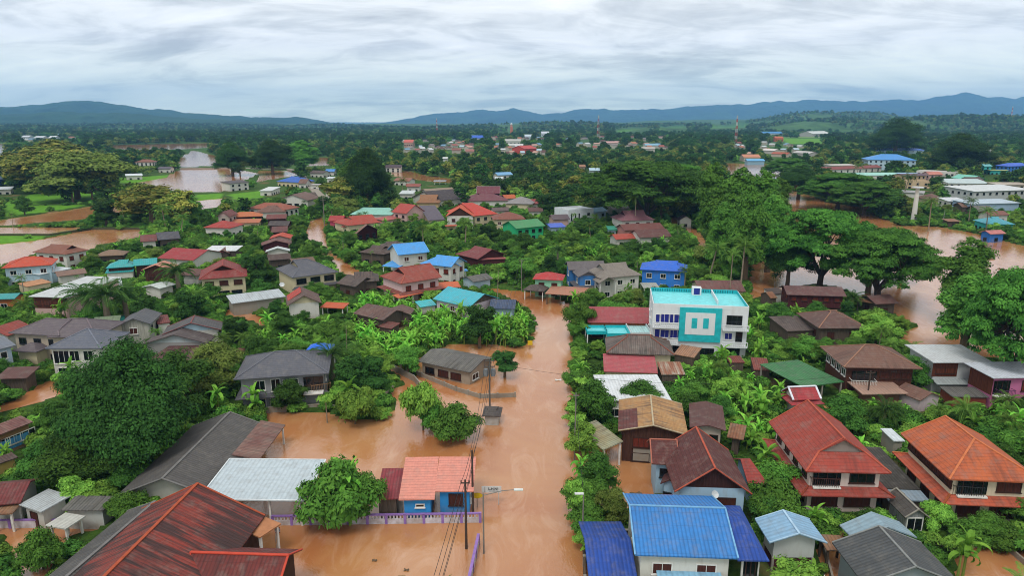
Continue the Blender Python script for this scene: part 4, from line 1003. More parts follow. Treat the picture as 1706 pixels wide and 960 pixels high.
h_.block((815,514),(858,515),R=(838,499),h=3.2,p=.4,rm=CR('3c4c68',stain=.2),wm=W_WB,win=[],rname='navy_roof',wname='navy_wing_wall')
h_ = house('two storey house with terracotta tiled roof and orange lower canopy', 'terracotta roofed two storey house')
h_.block((668,473),(736,462),R=(700,441),h=5.3,p=.5,ends=(.5,0),rm=TR('8a4034',stain=.2,dark='5c302a'),wm=wallm('c4a8a8'),gm=W_WOOD,caps=plain('9a5040',.7,.3,name='terracotta_ridge'),style='maroon')
h_.ring(2.6,1.3,.5,TR('7c3c32',stain=.3),None,sides='fl')
h_.block((664,497),(713,486),C=(708,480),h=2.5,p=.1,roof='shed',rm=TR('c0603c',stain=.1),wm=None,posts=True,rname='canopy',ov=.2)
h_.block((730,480),(768,478),C=(757,469),h=2.4,p=.05,roof='shed',rm=TR('c0603c',stain=.1),wm=None,posts=True,rname='carport_roof',ov=.2)
h_ = house('cream two storey house with blue grey hip roof and dark glazed windows', 'cream house with blue grey roof')
h_.block((487,463),(564,453),R=(511,431),h=5.3,p=.45,ends=(.5,1),rm=GREYT,wm=W_CR,caps=GREYC,style='dark',win=[('f',4.0,3,2.4,1.3,'dark'),('f',1.0,2,2.0,1.2,'dark',.3,1)])
h_.lov=.6; h_.ring(2.4,1.0,.4,TR('4c4d54'),None,sides='fr')
h_ = house('cluster of old dark wooden sheds between the cream house and the terracotta house', 'old dark wooden sheds')
h_.block((590,470),(632,468),R=(618,452),h=3.6,p=.4,ends=(0,.6),rm=DARKR,wm=W_OLD,style='plainbrown')
h_.block((560,472),(592,478),R=(580,457),h=3.0,p=.4,axis='u',rm=DARKR,wm=W_OLD,style='plainbrown',rname='side_roof',wname='side_wall')
h_ = house('sprawling old wooden house with rusty brown sheet roofs behind the banana grove', 'sprawling rusty roofed wooden house')
RB = CR('5c4038',dark='33262a',stain=.6,hx2='6c5048')
h_.block((588,522),(638,534),R=(616,507),h=3.3,p=.33,rm=RB,wm=W_OLD,style='plainbrown')
h_.block((640,523),(684,524),R=(660,507),h=3.3,p=.33,axis='w',rm=RB,wm=W_OLD,style='plainbrown',rname='side_roof',wname='side_wall',dmax=12)
h_.block((630,544),(652,548),C=(647,535),h=2.2,p=.15,roof='shed',rm=CR('6c3c34'),wm=W_OLD,win=[],rname='lean_to_roof',wname='lean_to_wall',ov=.2)
h_ = house('white two storey house with sky blue roof, dormer and arched window', 'sky blue roofed house with dormer')
h_.block((663,425),(716,420),R=(680,405),h=6.2,p=.5,rm=LBLUE,wm=W_W,caps=plain('6aa8d8',.5,.4,name='sky_ridge'),style='brown')
h_.block((681,422),(699,421),R=(690,412),h=6.0,p=.6,axis='w',rm=LBLUE,wm=W_W,rname='dormer_roof',wname='dormer_wall',ov=.3,win=[('f',4.6,1,1.0,1.6,'brown')],dmax=5)
h_.block((636,443),(664,446),C=(660,433),h=2.8,p=.12,roof='shed',rm=LBLUE,wm=None,posts=True,rname='carport_roof',ov=.2)
h_ = house('white two storey house with sky blue roofs on several levels', 'many-levelled sky blue roofed house')
h_.block((699,439),(752,445),R=(726,424),h=5.6,p=.5,ends=(.8,0),rm=LBLUE,wm=W_W,gm=W_WB,style='maroon')
h_.block((740,446),(769,444),R=(748,429),h=5.2,p=.6,axis='w',rm=LBLUE,wm=W_W,rname='front_roof',wname='front_wall',style='maroon')
h_.block((728,457),(780,451),C=(772,443),h=2.7,p=.25,roof='shed',rm=LBLUE,wm=None,posts=True,rname='porch_roof',ov=.4)
h_ = house('single storey house with deep red hip roof and maroon gable, standing among banana plants', 'deep red roofed bungalow')
h_.block((758,423),(796,432),R=(800,411),h=3.4,p=.42,rm=TR('743436',stain=.15,dark='542a2c'),wm=W_MAR,style='maroon',ends=(.6,0))
h_.block((797,433),(843,431),C=(838,422),h=3.0,p=.2,roof='shed',rm=TR('8c4440',stain=.2),wm=W_MAR,rname='side_roof',wname='side_wall',ov=.3,style='glass')
h_ = house('small pale blue shed with weathered grey roof near the street bend', 'small pale blue shed', 'shed', 'shed')
h_.block((789,470),(822,464),R=(805,456),h=2.6,p=.3,rm=ASB,wm=W_WB,win=[])
# right of the street, middle distance
h_ = house('mint walled house with bright red hip roof behind the dark carport', 'mint house with bright red roof')
h_.block((887,465),(938,467),R=(908,453),h=4.6,p=.4,ends=(1,1),rm=TR('a83434',stain=.1),wm=wallm('8ac0a0'),style='plainbrown')
h_ = house('open carport with dark grey hip roof and white posts at the flooded bend', 'dark grey carport', 'carport', 'carport')
h_.block((871,483),(906,486),R=(890,473),h=2.5,p=.4,ends=(1,1),rm=DARKR,wm=None,posts=True,ov=.3)
h_ = house('wide salmon sheet canopy over a flooded yard beside the carport', 'salmon canopy', 'canopy', 'canopy')
h_.block((908,489),(981,494),C=(987,480),h=2.7,p=.03,roof='shed',rm=CR('a8745c',stain=.15,dark='8a6050'),wm=None,posts=True,ov=.3,postm=W_OLD)
h_ = house('bright blue walled house with grey gable roofs, two storeys', 'blue walled house with grey gables')
h_.block((947,450),(1010,449),R=(972,435),h=5.6,p=.45,rm=TR('5e585a',stain=.2),wm=wallm('3a74b0'),style='glass')
h_.block((963,462),(998,461),R=(985,443),h=5.2,p=.5,axis='w',rm=TR('5e585a',stain=.2),wm=wallm('3a74b0'),gm=wallm('6a6a70'),rname='front_roof',wname='front_wall',style='glass')
h_.ring(2.5,1.2,.4,TR('54525a'),None,sides='fl')
h_ = house('white two storey house with light grey brown gabled roof and tall columns', 'white columned house with grey brown roof')
h_.block((1000,464),(1070,458),R=(1047,436),h=5.4,p=.6,axis='u',ends=(.5,.6),rm=TR('7c746c',stain=.25),wm=W_W,gm=W_W,style='glass')
h_.block((998,472),(1030,470),R=(1015,455),h=4.6,p=.55,axis='w',rm=TR('7c746c',stain=.25),wm=W_W,gm=wallm('b8bcb8'),rname='porch_roof',posts=True,walls=False,postm=FRW,ov=.4)
h_.block((1072,480),(1100,480),C=(1098,471),h=2.6,p=.03,roof='shed',rm=ME('9a9c94'),wm=None,posts=True,rname='canopy',ov=.2)
h_ = house('house with bright blue walls and bright blue tiled hip roof', 'bright blue house')
h_.block((1066,449),(1145,453),R=(1110,434),h=5.4,p=.4,ends=(.9,.6),rm=TR('2c62c4',stain=.08,dark='2450a4'),wm=wallm('3078cc'),style='glass')
h_.block((1092,464),(1122,465),C=(1120,457),h=2.9,p=.15,roof='shed',rm=TR('2c62c4',stain=.08),wm=wallm('3078cc'),rname='lower_roof',wname='lower_wall',win=[],ov=.3)
# ---------------------------------------------------------------- left, nearest
PR = CR('843024',stain=.6,dark='3a2826',hx2='742c24',patch=.9); GRC = CR('4c4a49',stain=.4,dark='33302f')
def ridge_house(hs, R1, R2, hr, span, p, **k):
    """gable block given by its two ridge ends in the photo (R1 near, R2 far)"""
    a, b = P(*R1, hr), P(*R2, hr); u = (b-a); L = u.length; u.normalize(); n = Vector((-u.y, u.x, 0)); c = (a+b)/2
    rz = atan2(u.y, u.x); hs._root(c, rz); loc = c-hs.org; loc.z = 0; h = hr-p*span/2
    d = dict(h=h, p=p, roof='gable', ends=(0, 0), axis='u', ov=.6, rm=None, wm=None, gm=None, z0=-1.0, caps=None, win=[], style='plainbrown', detail=None, t=.13, walls=True, rname='roof', wname='wall', posts=False, postm=None, door=False, capw=.28)
    d.update(k); hs.build(loc, rz, L, span, **d)
    cs = [c+u*(sx*L/2)+n*(sy*span/2) for sx, sy in ((-1,-1),(1,-1),(1,1),(-1,1))]; FOOT.append([(q.x, q.y) for q in cs])
    SIL.append(([pix((q.x, q.y, z)) for q in cs for z in (h*.6, h)]+[pix((a.x, a.y, hr)), pix((b.x, b.y, hr))], c.y-span/2)); hs.last = (c, u, n, L, span, h, loc, rz)
    return hs
h_ = house('very large rusty red corrugated roof streaked black with an orange ridge in the near corner', 'large rusty red corrugated roof')
ridge_house(h_,(150,985),(329,806),7.0,13.2,.5,rm=PR,wm=W_WOOD,caps=plain('9c4a30',.8,.2,name='orange_ridge'))
ridge_house(h_,(480,926),(318,921),5.2,6.4,.5,rm=CR('642420',stain=.5,dark='3a2020'),wm=W_WOOD,caps=plain('b4402c',.7,.3,name='red_ridge_cap'),rname='front_roof',wname='front_wall')
h_.block((391,878),(433,896),C=(452,866),h=3.4,p=.02,roof='shed',rm=plain('a4704e',.8,.2,name='orange_sheet'),wm=None,posts=True,rname='awning',ov=.2)
h_ = house('long dark grey corrugated roof close beside the large rusty red one', 'grey roof beside the rusty red one')
ridge_house(h_,(95,975),(258,836),4.4,6.5,.42,rm=GRC,wm=W_OLD,caps=plain('6c6a68',.8,.2,name='asbestos_ridge'))
h_ = house('long grey asbestos roofed hall with open white gable front running back from the big tree', 'long grey asbestos roofed hall', 'hall', 'hall')
ridge_house(h_,(270,798),(383,687),4.8,10.5,.4,rm=CR('514e4c',stain=.35,dark='3a3735'),wm=wallm('a8a69e'),caps=plain('6c6a68',.8,.2,name='asbestos_ridge'),ov=.8)
h_.block((387,766),(432,766),C=(452,708),h=2.7,p=.2,roof='shed',axis='l',rm=CR('6c4640',stain=.5,hx2='8a6c60'),wm=None,posts=True,rname='lean_to_roof',ov=.2)
h_ = house('open pavilion with a large pale blue white metal roof beside the flooded yard', 'pale metal roofed pavilion', 'pavilion', 'pavilion')
h_.block((330,833),(507,835),C=(547,767),h=3.3,p=.06,roof='shed',rm=ME('b0bcc2',dark='98a8b0'),wm=None,posts=True,ov=.5,caps=plain('c8ced0',.5,.3,name='white_edge'))
h_ = house('bright blue walled house with salmon pink tiled roof by the flooded street', 'blue house with salmon roof')
h_.block((724,819),(789,819),C=(798,761.5),h=3.2,p=.22,roof='shed',rm=TR('cc8474',stain=.05,dark='a8685c'),wm=wallm('2f86c4',dirt=.1),win=[('f',1.9,1,1.5,1.35,'plainbrown',.36,.72),('r',1.7,2,1.1,1.1,'brown')],ov=.5)
h2_ = 3.2
for _ in range(30): h2_ = 3.2-.22*(P(724,819,3.2).y-P(724,832,h2_).y)
h_.block((664,833),(724,832),C=(724,761.5),h=h2_,p=.22,roof='shed',rm=TR('cc8474',stain=.05,dark='a8685c'),wm=wallm('2f86c4',dirt=.1),win=[('f',1.9,1,.9,.35,'glass',.45,.75)],ov=.5,rname='front_roof',wname='front_wall')
h_.block((626,832),(664,831),C=(679,780),h=2.7,p=.12,roof='shed',rm=CR('843038',stain=.2),wm=W_OLD,win=[],rname='shed_roof',wname='shed_wall',ov=.3)
h_ = house('small house with dull red sheet roof and faded white wall at the left edge', 'dull red sheet roofed house')
h_.block((-40,845),(34,838),R=(8,806),h=2.8,p=.4,rm=CR('6c2c2c',stain=.3),wm=wallm('b4b4ac'),win=[],gm=W_W)
h_.block((-20,858),(20,856),C=(18,836),h=2.3,p=.1,roof='shed',rm=RUST,wm=None,posts=True,rname='lean_to_roof',ov=.2)
h_ = house('white shed with bright corrugated lean-to roof below the big tree', 'white shed with bright corrugated roof', 'shed', 'shed')
h_.block((31,841),(68,854),C=(110,824),h=2.6,p=.06,roof='shed',rm=CR('a8aeb0',stain=.2,dark='8a8c88'),wm=wallm('b4b6b0'),win=[('f',.9,1,1.1,1.9,'plainbrown',.3,.6,'door')],ov=.4)
h_ = house('white walled shed with grey asbestos roof near the blue water tank', 'white shed with grey asbestos roof', 'shed', 'shed')
h_.block((101,850),(172,851),C=(184,827),h=2.5,p=.08,roof='shed',rm=ASB,wm=wallm('b8bab6'),win=[],ov=.4)
h_ = house('small open shelter with flat whitish roof on thin posts by the pinkish fence', 'small white roofed shelter', 'shelter', 'shelter')
h_.block((75,876),(109,882),C=(130,858),h=2.3,p=.0,roof='shed',rm=ME('b4b4ac'),wm=None,posts=True,ov=.25)
h_ = house('long building with rusty red ribbed roof and light blue shutters at the left edge', 'rusty roof with blue shutters')
h_.block((-60,748),(55,703),C=(90,672),h=3.4,p=.2,roof='shed',rm=CR('643634',stain=.45,hx2='8c6c60'),wm=wallm('8a6a4a'),win=[('f',1.9,4,3.2,1.1,'glass')],ov=.4)
c,u,n,L,W,hh,loc,rz = h_.last; g = MB(); g.box((0,-(W/2-.4)-.03,1.5),(L-1.2,.08,1.4),wallm('4a8cb8','wood')); h_.sub('blue_shutters',g)
h_ = house('low brown roofed shed half hidden left of the big dark tree', 'low brown shed', 'shed', 'shed')
h_.block((-50,790),(30,762),C=(60,740),h=2.2,p=.1,roof='shed',rm=CR('4e3a34'),wm=W_YEL,win=[],ov=.3)
# ---------------------------------------------------------------- left, middle
h_ = house('white walled house with large brown hip roof at the edge of the flooded paddies', 'brown hip roofed house by the paddies')
h_.block((54,420),(109,424),C=(145,416),h=5.2,p=.5,ends=(.8,.5),rm=TR('7a4a3a',stain=.15),wm=W_W,style='maroon',gm=W_WOOD)
h_ = house('bluish white two storey house with bright orange red hip roof', 'bluish white house with orange red roof')
h_.block((2,447),(87,441),R=(45,428),h=5.6,p=.4,ends=(1,1),rm=TR('b4462e',stain=.08),wm=W_WB,caps=plain('b8503a',.7,.3,name='bright_red_ridge'),style='glass',dmax=16)
h_.block((65,458),(120,447),C=(114,441),h=3.4,p=.02,roof='shed',rm=WHR,wm=W_WB,rname='annex_roof',wname='annex_wall',ov=.3)
h_ = house('small house with light brown gable roof beside the white canopy', 'small light brown gabled house')
h_.block((95,461),(145,455),R=(113,450),h=3.2,p=.35,rm=TR('7a6054',stain=.2),wm=W_W,style='glass')
h_ = house('low tan lean-to roof beside the flooded yellow yard on the left', 'low tan lean-to', 'shed', 'shed')
h_.block((45,478),(86,470),C=(84,462),h=2.4,p=.1,roof='shed',rm=plain('a87c5c',.8,.2,name='tan_sheet'),wm=W_CR,win=[],ov=.2)
h_ = house('wooden house with several turquoise green roofs', 'turquoise roofed wooden house')
h_.block((176,447),(222,444),R=(198,433),h=4.2,p=.45,ends=(.9,.5),rm=ME('2a9698'),wm=W_WOOD,style='plainbrown')
h_.block((222,443),(262,440),R=(240,431),h=4.2,p=.45,rm=ME('2a9698'),wm=W_WOOD,style='plainbrown',rname='rear_roof',wname='rear_wall')
h_.block((175,455),(222,452),C=(220,446),h=3.0,p=.15,roof='shed',rm=ME('2a9698'),wm=W_W,rname='lower_roof',wname='lower_wall',win=[],ov=.3)
h_ = house('dark timber house with salmon orange gable roof next to the turquoise roofs', 'salmon gabled timber house')
h_.block((235,450),(284,449),R=(270,434),h=4.6,p=.35,axis='w',rm=ME('b0705a',dark='8c5a48'),wm=W_WOOD,gm=W_WOOD,style='plainbrown')
h_ = house('long building with white metal roof, wooden upper floor and pink lower floor behind palms', 'long white roofed pink building')
h_.block((47,494),(112,496),C=(176,461),h=5.4,p=.03,roof='shed',rm=ME('b8bcbc'),wm=W_PK,ov=.6,win=[('f',3.9,4,1.2,1.2,'woodglass')])
c,u,n,L,W,hh,loc,rz = h_.last; g = MB(); g.box((0,-(W/2-.6)-.02,3.9),(L-1.22,.06,2.4),wallm('5a3024','wood')); h_.sub('timber_panel',g)
h_.block((150,482),(205,476),C=(215,462),h=4.0,p=.04,roof='shed',rm=WHR,wm=W_W,rname='rear_roof',wname='rear_wall',win=[])
h_ = house('small white and mint metal roof right of the long white roof', 'small white and mint roof', 'shed', 'shed')
h_.block((236,478),(266,481),R=(243,465),h=3.2,p=.2,axis='w',rm=ME('bcc4c0'),wm=W_W,win=[])
h_ = house('cream two storey house with deep red gabled hip roof above a columned porch', 'cream house with deep red gabled roof')
h_.block((331,466),(412,460),d=11,h=5.3,p=.48,axis='w',ends=(.5,0),rm=TR('7c302c',stain=.15,dark='5a2826'),wm=W_CR,gm=W_WOOD,caps=plain('8c3c34',.7,.3,name='deep_red_ridge'),style='plainbrown',win=[('f',3.9,3,1.9,1.1,'plainbrown'),('f',1.0,1,2.4,1.8,'dark',.35,.62),('f',1.0,1,2.4,1.8,'dark',.65,.92)])
h_ = house('brown sheet roofed annexe left of the cream house', 'brown sheet roofed annexe', 'shed', 'shed')
h_.block((299,458),(330,460),R=(315,447),h=3.6,p=.35,rm=CR('64443c'),wm=W_W,win=[])
h_ = house('low white house with bright crimson roof behind banana plants', 'crimson roofed low house')
h_.block((262,430),(322,434),C=(335,418),h=3.4,p=.3,rm=CR('942c30',stain=.1),wm=W_W,ends=(0,0),win=[])
h_ = house('shed with gleaming white roof and a small brown gable in front of it', 'gleaming white roofed shed', 'shed', 'shed')
h_.block((340,418),(393,418),C=(397,409),h=3.4,p=.1,roof='shed',rm=ME('c8ccce'),wm=W_OLD,win=[],ov=.4)
h_.block((358,423),(383,422),R=(370,411),h=2.8,p=.5,axis='w',rm=BRT,wm=W_OLD,rname='front_roof',wname='front_wall',win=[],dmax=8)
h_ = house('long low house with half maroon half dark grey roof behind the big pond', 'long maroon and grey roof')
h_.block((234,403),(262,401),R=(245,391),h=3.2,p=.3,rm=MAR,wm=W_W)
h_.block((263,400),(301,397),R=(280,386),h=3.2,p=.35,rm=CR('4a4a52',stain=.3),wm=W_OLD,rname='grey_roof',wname='grey_wall')
h_ = house('beige two storey house with sweeping greyish mauve tiled roofs', 'beige house with mauve grey roofs')
GM = TR('5c5358',stain=.15,dark='453e42')
h_.block((14,555),(98,560),R=(70,530),h=5.4,p=.42,ends=(1,.3),rm=GM,wm=wallm('a89c8c'),caps=plain('6c6064',.7,.3,name='mauve_ridge'),style='dark')
h_.block((78,562),(160,562),R=(130,531),h=5.2,p=.42,ends=(.3,1),rm=GM,wm=wallm('a89c8c'),caps=plain('6c6064',.7,.3,name='mauve_ridge'),rname='right_roof',wname='right_wall',style='dark',win=[])
h_.block((20,585),(60,587),R=(42,570),h=3.0,p=.5,ends=(1,1),rm=GM,wm=W_CR,rname='porch_roof',wname='porch_wall',win=[])
h_ = house('white two storey house with slate blue pyramid roof partly behind the big tree', 'white house with slate blue pyramid roof')
h_.block((75,581),(168,581),R=(143,548),h=5.4,p=.46,ends=(1,1),rm=TR('5a5e6a',stain=.08,dark='4a4e58'),wm=W_W,caps=plain('6c707c',.7,.3,name='slate_ridge'),style='dark',win=[('f',3.7,1,2.6,2.3,'glass',.05,.33),('f',3.9,1,1.6,1.8,'glass',.38,.55),('f',3.9,1,1.6,1.8,'glass',.65,.85),('f',.9,1,2.2,1.8,'glass',.08,.35)],dmax=14)
h_ = house('pale bluish house with grey roof cut by the left edge', 'pale bluish house')
h_.block((-70,600),(27,575),C=(10,560),h=5.0,p=.3,rm=TR('6c727c',stain=.1),wm=wallm('aab8c8'),win=[('f',3.6,3,1.0,1.2,'glass')],dmax=9)
h_ = house('low maroon brown tiled roof at the left edge in front of the beige house', 'low maroon brown roof')
h_.block((-10,632),(45,630),C=(74,610),h=2.6,p=.15,rm=TR('5a3a36'),wm=W_OLD,win=[],roof='shed')
h_ = house('red roofed house cut by the left edge beside the mauve grey roofs', 'red roof at the left edge')
h_.block((-40,556),(12,560),R=(30,533),h=4.0,p=.35,axis='w',rm=TR('883a30',stain=.3),wm=W_W,win=[],dmax=14)
h_ = house('weathered whitish timber house with dark grey gable roof facing the viewer', 'whitish timber house with grey gable')
h_.block((194,543),(251,540),R=(246,513),h=4.6,p=.42,axis='w',rm=TR('55575c',stain=.3),wm=wallm('a8a69c','wood'),style='brown',win=[('f',3.2,1,1.4,1.2,'brown',.3,.55),('r',3.2,2,1.0,1.1,'dark')])
h_.block((262,540),(284,537),C=(286,523),h=3.4,p=.1,roof='shed',rm=CR('743834'),wm=W_W,rname='side_roof',wname='side_wall',win=[],ov=.2)
h_ = house('house with two stepped dark grey gables edged in red and a whitewashed side wall', 'stepped dark grey gabled house')
h_.block((270,558),(368,550),R=(322,526),h=4.4,p=.36,axis='w',rm=TR('4a484a',stain=.35),wm=W_W,gm=W_WB,caps=plain('74403c',.7,.3,name='faded_red_ridge'),win=[('r',3.3,4,1.0,1.0,'dark')])
h_.block((236,574),(345,572),R=(296,546),h=3.6,p=.3,axis='w',rm=TR('4e4444',stain=.4),wm=W_GR,gm=wallm('a0aaac'),rname='front_roof',wname='front_wall',win=[],dmax=8)
h_ = house('low spreading maroon sheet roof in front of the stepped grey gables', 'low spreading maroon roof')
h_.block((246,600),(325,602),C=(336,574),h=2.7,p=.05,roof='shed',rm=CR('4c2a2a',stain=.5,hx2='5c3634'),wm=W_OLD,win=[])
h_ = house('low shed with mossy grey green roof between the mauve roofs and the timber house', 'mossy grey green roof', 'shed', 'shed')
h_.block((150,549),(196,545),R=(180,527),h=3.0,p=.25,rm=ME('6c7c60',stain=.4,dark='4a5a48'),wm=W_TEAL,win=[],ov=.3)
h_ = house('small teal roofed house with orange wall at the left edge', 'small teal roofed house')
h_.block((-20,499),(24,498),R=(5,489),h=2.8,p=.3,rm=ME('2e8c8c'),wm=wallm('b46a3c'))
h_ = house('low building with long white corrugated roof near the coconut palms', 'low long white roof')
h_.block((386,506),(476,494),C=(466,481),h=3.0,p=.1,roof='shed',rm=ME('a8b0b4',stain=.25),wm=CEM,win=[],ov=.4)
h_ = house('gabled house with one red and one dark roof slope beside an orange carport', 'red and dark gabled house')
h_.block((478,510),(536,505),R=(500,478),h=3.8,p=.55,axis='w',rm=TR('55443e',stain=.5,hx2='6a4a40'),wm=W_W,win=[],gm=W_CR,dmax=11)
g = MB(); c,u,n,L,W,hh,loc,rz = h_.last; g.slab([[(-L*.45,-W*.1,hh+.22),(-L*.04,-W*.1,hh+.55*L*.46+.18),(-L*.04,W*.5,hh+.55*L*.46+.18),(-L*.45,W*.5,hh+.22)]],.06,TR('a8382c')); h_.sub('red_roof_slope',g)
h_.block((533,512),(572,514),C=(560,504),h=2.5,p=.1,roof='shed',rm=TR('b4502c',stain=.1),wm=None,posts=True,rname='carport_roof',ov=.3)
h_ = house('tiny red brown shed at the end of the track right of the big tree', 'tiny red brown shed', 'shed', 'shed')
h_.block((388,592),(412,594),R=(400,575),h=2.6,p=.45,rm=CR('6c3430'),wm=W_OLD,win=[],ov=.3,dmax=8)
# ---------------------------------------------------------------- upper middle
h_ = house('long white house with big brown gable facing the viewer and four dark windows', 'white gabled house with brown roof')
h_.block((461,333),(513,334),d=15,h=3.9,p=.34,axis='w',rm=TR('6c5248',stain=.2),wm=W_W,win=[('f',1.5,4,2.3,1.2,'dark')])
h_.block((514,331),(532,330),R=(523,320),h=3.4,p=.35,rm=DARKR,wm=W_CR,rname='side_roof',wname='side_wall',win=[])
def quick(label, short, A, Bp, h, rmat, wmat, R=None, d=None, C=None, p=.4, ends=(0, 0), axis='u', roof='gable', extra=None, **k):
    hh = house(label, short); hh.block(A, Bp, R=R, d=d, C=C, h=h, p=p, ends=ends, axis=axis, roof=roof, rm=rmat, wm=wmat, **k); return hh
quick('house with bright blue roof patched grey at one end near the far road', 'bright blue patched roof',(460,302),(497,304),3.4,TR('2c5cac',stain=.1),W_CR,R=(480,293),ends=(.8,.8))
quick('small brown roof attached behind the blue patched one', 'small brown roof behind the blue',(496,306),(510,306),3.2,BRT,W_W,R=(503,298))
quick('small white roofed block left of the big dark tree trunk', 'small white roofed block',(431,318),(452,318),3.2,ME('c4c8c8'),W_W,C=(454,311),p=.05,roof='shed')
quick('small whitish building with flat roof in the far gardens', 'whitish flat building',(515,308),(532,308),3.4,ME('a8a4a0'),W_W,d=8,p=.0,roof='shed')
quick('house with orange hip roof and dark brown porch roof beyond the treetops', 'orange hip roof with brown porch',(411,347),(474,350),4.2,TR('8c4c38',stain=.15),W_W,R=(440,337),ends=(1,1))
quick('house with a dark brown front gable and whitewashed wall', 'dark brown gabled white house',(424,354),(476,353),3.6,BRT,W_W,R=(452,342),ends=(.8,.8))
quick('low house with wide orange tile roofs in two tiers', 'two tier orange roofed house',(381,362),(437,360),4.0,TR('b0643c',stain=.1),W_WOOD,R=(405,353),ends=(1,1))
quick('low orange terrace roof in front of the two tier orange roofs', 'low orange terrace roof',(372,372),(432,371),2.4,TR('a86444',stain=.1),W_CR,d=5,p=.2,roof='shed')
quick('tall narrow house with dark gable and small white window front', 'narrow dark gabled house',(360,361),(382,361),5.2,MAR,wallm('a89890'),d=9,p=.75,axis='w',gm=W_PK)
quick('bungalow with clean red hip roof and white arched front', 'red hip roofed white bungalow',(338,379),(384,380),3.8,TR('9a332c',stain=.08),W_W,R=(362,367),ends=(1,1))
quick('long thin dark brown roof, uppermost of the row left of the flooded lane', 'uppermost dark roof by the lane',(443,365),(477,364),3.2,MAR,W_WOOD,d=8,p=.35)
quick('long dark slate coloured roof just below the uppermost one by the lane', 'dark slate roof by the lane',(445,376),(480,376),3.2,CR('443c3c'),W_WOOD,R=(462,368))
quick('maroon sheet roof in the middle of the row left of the lane', 'maroon sheet roof by the lane',(452,387),(479,386),3.4,CR('643c3a'),W_WOOD,R=(465,377))
quick('house with vivid orange red roof in the row left of the flooded lane', 'vivid orange red roof by the lane',(448,398),(484,397),3.8,TR('b0432c',stain=.08),W_PK,R=(465,387),p=.3,axis='w')
quick('brown gabled timber house directly below the vivid orange red roof', 'brown gabled timber house by the lane',(436,409),(484,406),3.8,TR('6c443e',stain=.2),W_MAR,R=(462,396),p=.3,axis='w')
quick('house with white gable roofs stepping down, in the row left of the lane', 'white stepped gables by the lane',(442,420),(483,418),3.4,ME('b4bcbc'),W_W,R=(464,410),p=.3,axis='w')
quick('dark brown rambling roof at the near end of the row left of the lane', 'dark rambling roof by the lane',(447,434),(486,431),3.4,TR('4a3832',stain=.4),W_OLD,R=(466,423),p=.3)
quick('tan brown roof right behind the cream house with blue grey roof', 'tan brown roof behind the cream house',(488,441),(527,437),3.2,TR('6c5444',stain=.3),W_W,R=(507,429),p=.35)
quick('low tan roofed open house near the big pond, dark underneath', 'tan roofed open house',(157,427),(206,425),3.0,TR('7c6450',stain=.2),W_OLD,R=(182,416),ends=(1,1))
quick('pink walled small house with red gable roof at the lane corner', 'pink house with red gable',(546,368),(571,368),3.6,TR('98302f',stain=.1),wallm('b04860'),R=(557,359),ends=(0,0))
quick('long house with terracotta red roof and small dark gable at its left end', 'long terracotta roofed house',(580,376),(637,370),3.4,TR('9c3c2c',stain=.1),W_CR,R=(606,358),ends=(.6,.2))
quick('reddish lean-to roof linking the pink house and the terracotta roof', 'reddish linking roof',(568,378),(584,378),2.6,TR('8c4034',stain=.1),W_CR,d=7,p=.15,roof='shed')
quick('maroon boarded house with pale brown gable roof facing the viewer', 'maroon boarded house',(594,389),(632,383),4.0,TR('7c5a50',stain=.15),W_MAR,R=(605,374),p=.5,axis='w')
quick('long low building with pale mint green metal roof', 'long mint green roof',(583,357),(652,358),3.4,ME('8cc4b4'),W_W,C=(651,346),p=.05,roof='shed')
quick('red tiled gable house with pink entrance roof right of the mint green roof', 'red gabled house by the mint roof',(652,353),(677,356),4.8,TR('a03c32',stain=.08),W_PK,R=(664,338),p=.6)
quick('low pinkish red roof below the red gabled house', 'low pinkish red roof',(640,368),(686,360),2.5,TR('a0504c',stain=.1),W_PK,d=6,p=.1,roof='shed')
quick('cream bungalow with ochre brown tiled roof', 'ochre roofed cream bungalow',(692,338),(732,338),3.6,TR('8a5e3c',stain=.15),wallm('b8a47c'),R=(710,324),ends=(.3,.3))
quick('small white roofed shed beside the very dark big tree', 'small white shed by the dark tree',(664,323),(688,323),3.4,ME('bcc4c4'),W_W,C=(687,317),p=.05,roof='shed')
quick('long charcoal roofed row house under palms', 'charcoal roofed row house',(727,335),(783,330),3.8,CR('3a3236',stain=.3),W_W,R=(752,315),p=.35)
quick('low building with light tan roof behind the charcoal roof', 'light tan roof',(710,320),(758,317),3.6,TR('8c7c68',stain=.2),W_W,R=(735,313))
h_ = quick('tall house with two tier mauve red roof like a temple hall', 'two tier mauve red roof',(779,335),(848,334),3.6,TR('6c3c44',stain=.1),W_W,R=(815,318),ends=(1,1),style='brown')
h_.block((794,322),(833,322),R=(812,310),h=6.6,p=.8,rm=TR('6c3640',stain=.08),wm=W_MAR,rname='upper_roof',wname='upper_wall',caps=plain('b0a0a0',.6,.3,name='pale_finial_ridge'),win=[],dmax=8)
quick('plain purple grey roof slope left of the orange gables', 'purple grey roof slope',(713,367),(742,366),2.8,TR('544c58',stain=.15),W_CR,C=(750,341),p=.08,roof='shed')
h_ = house('white house with steep bright orange gable, brown gable board and orange porch', 'bright orange gabled house')
h_.block((742,361),(790,361),R=(757,337),h=5.4,p=.62,axis='w',rm=TR('bc4c26',stain=.05),wm=W_W,gm=W_WOOD,style='plainbrown')
h_.block((742,377),(762,376),C=(758,361),h=2.8,p=.2,roof='shed',rm=TR('b04a2a',stain=.05),wm=W_CR,rname='porch_roof',wname='porch_wall')
quick('house with glossy tomato red hip roof joined behind the orange gable', 'tomato red hip roof',(790,360),(830,356),5.2,TR('b43c30',stain=.05),W_CR,R=(800,336),ends=(.2,1))
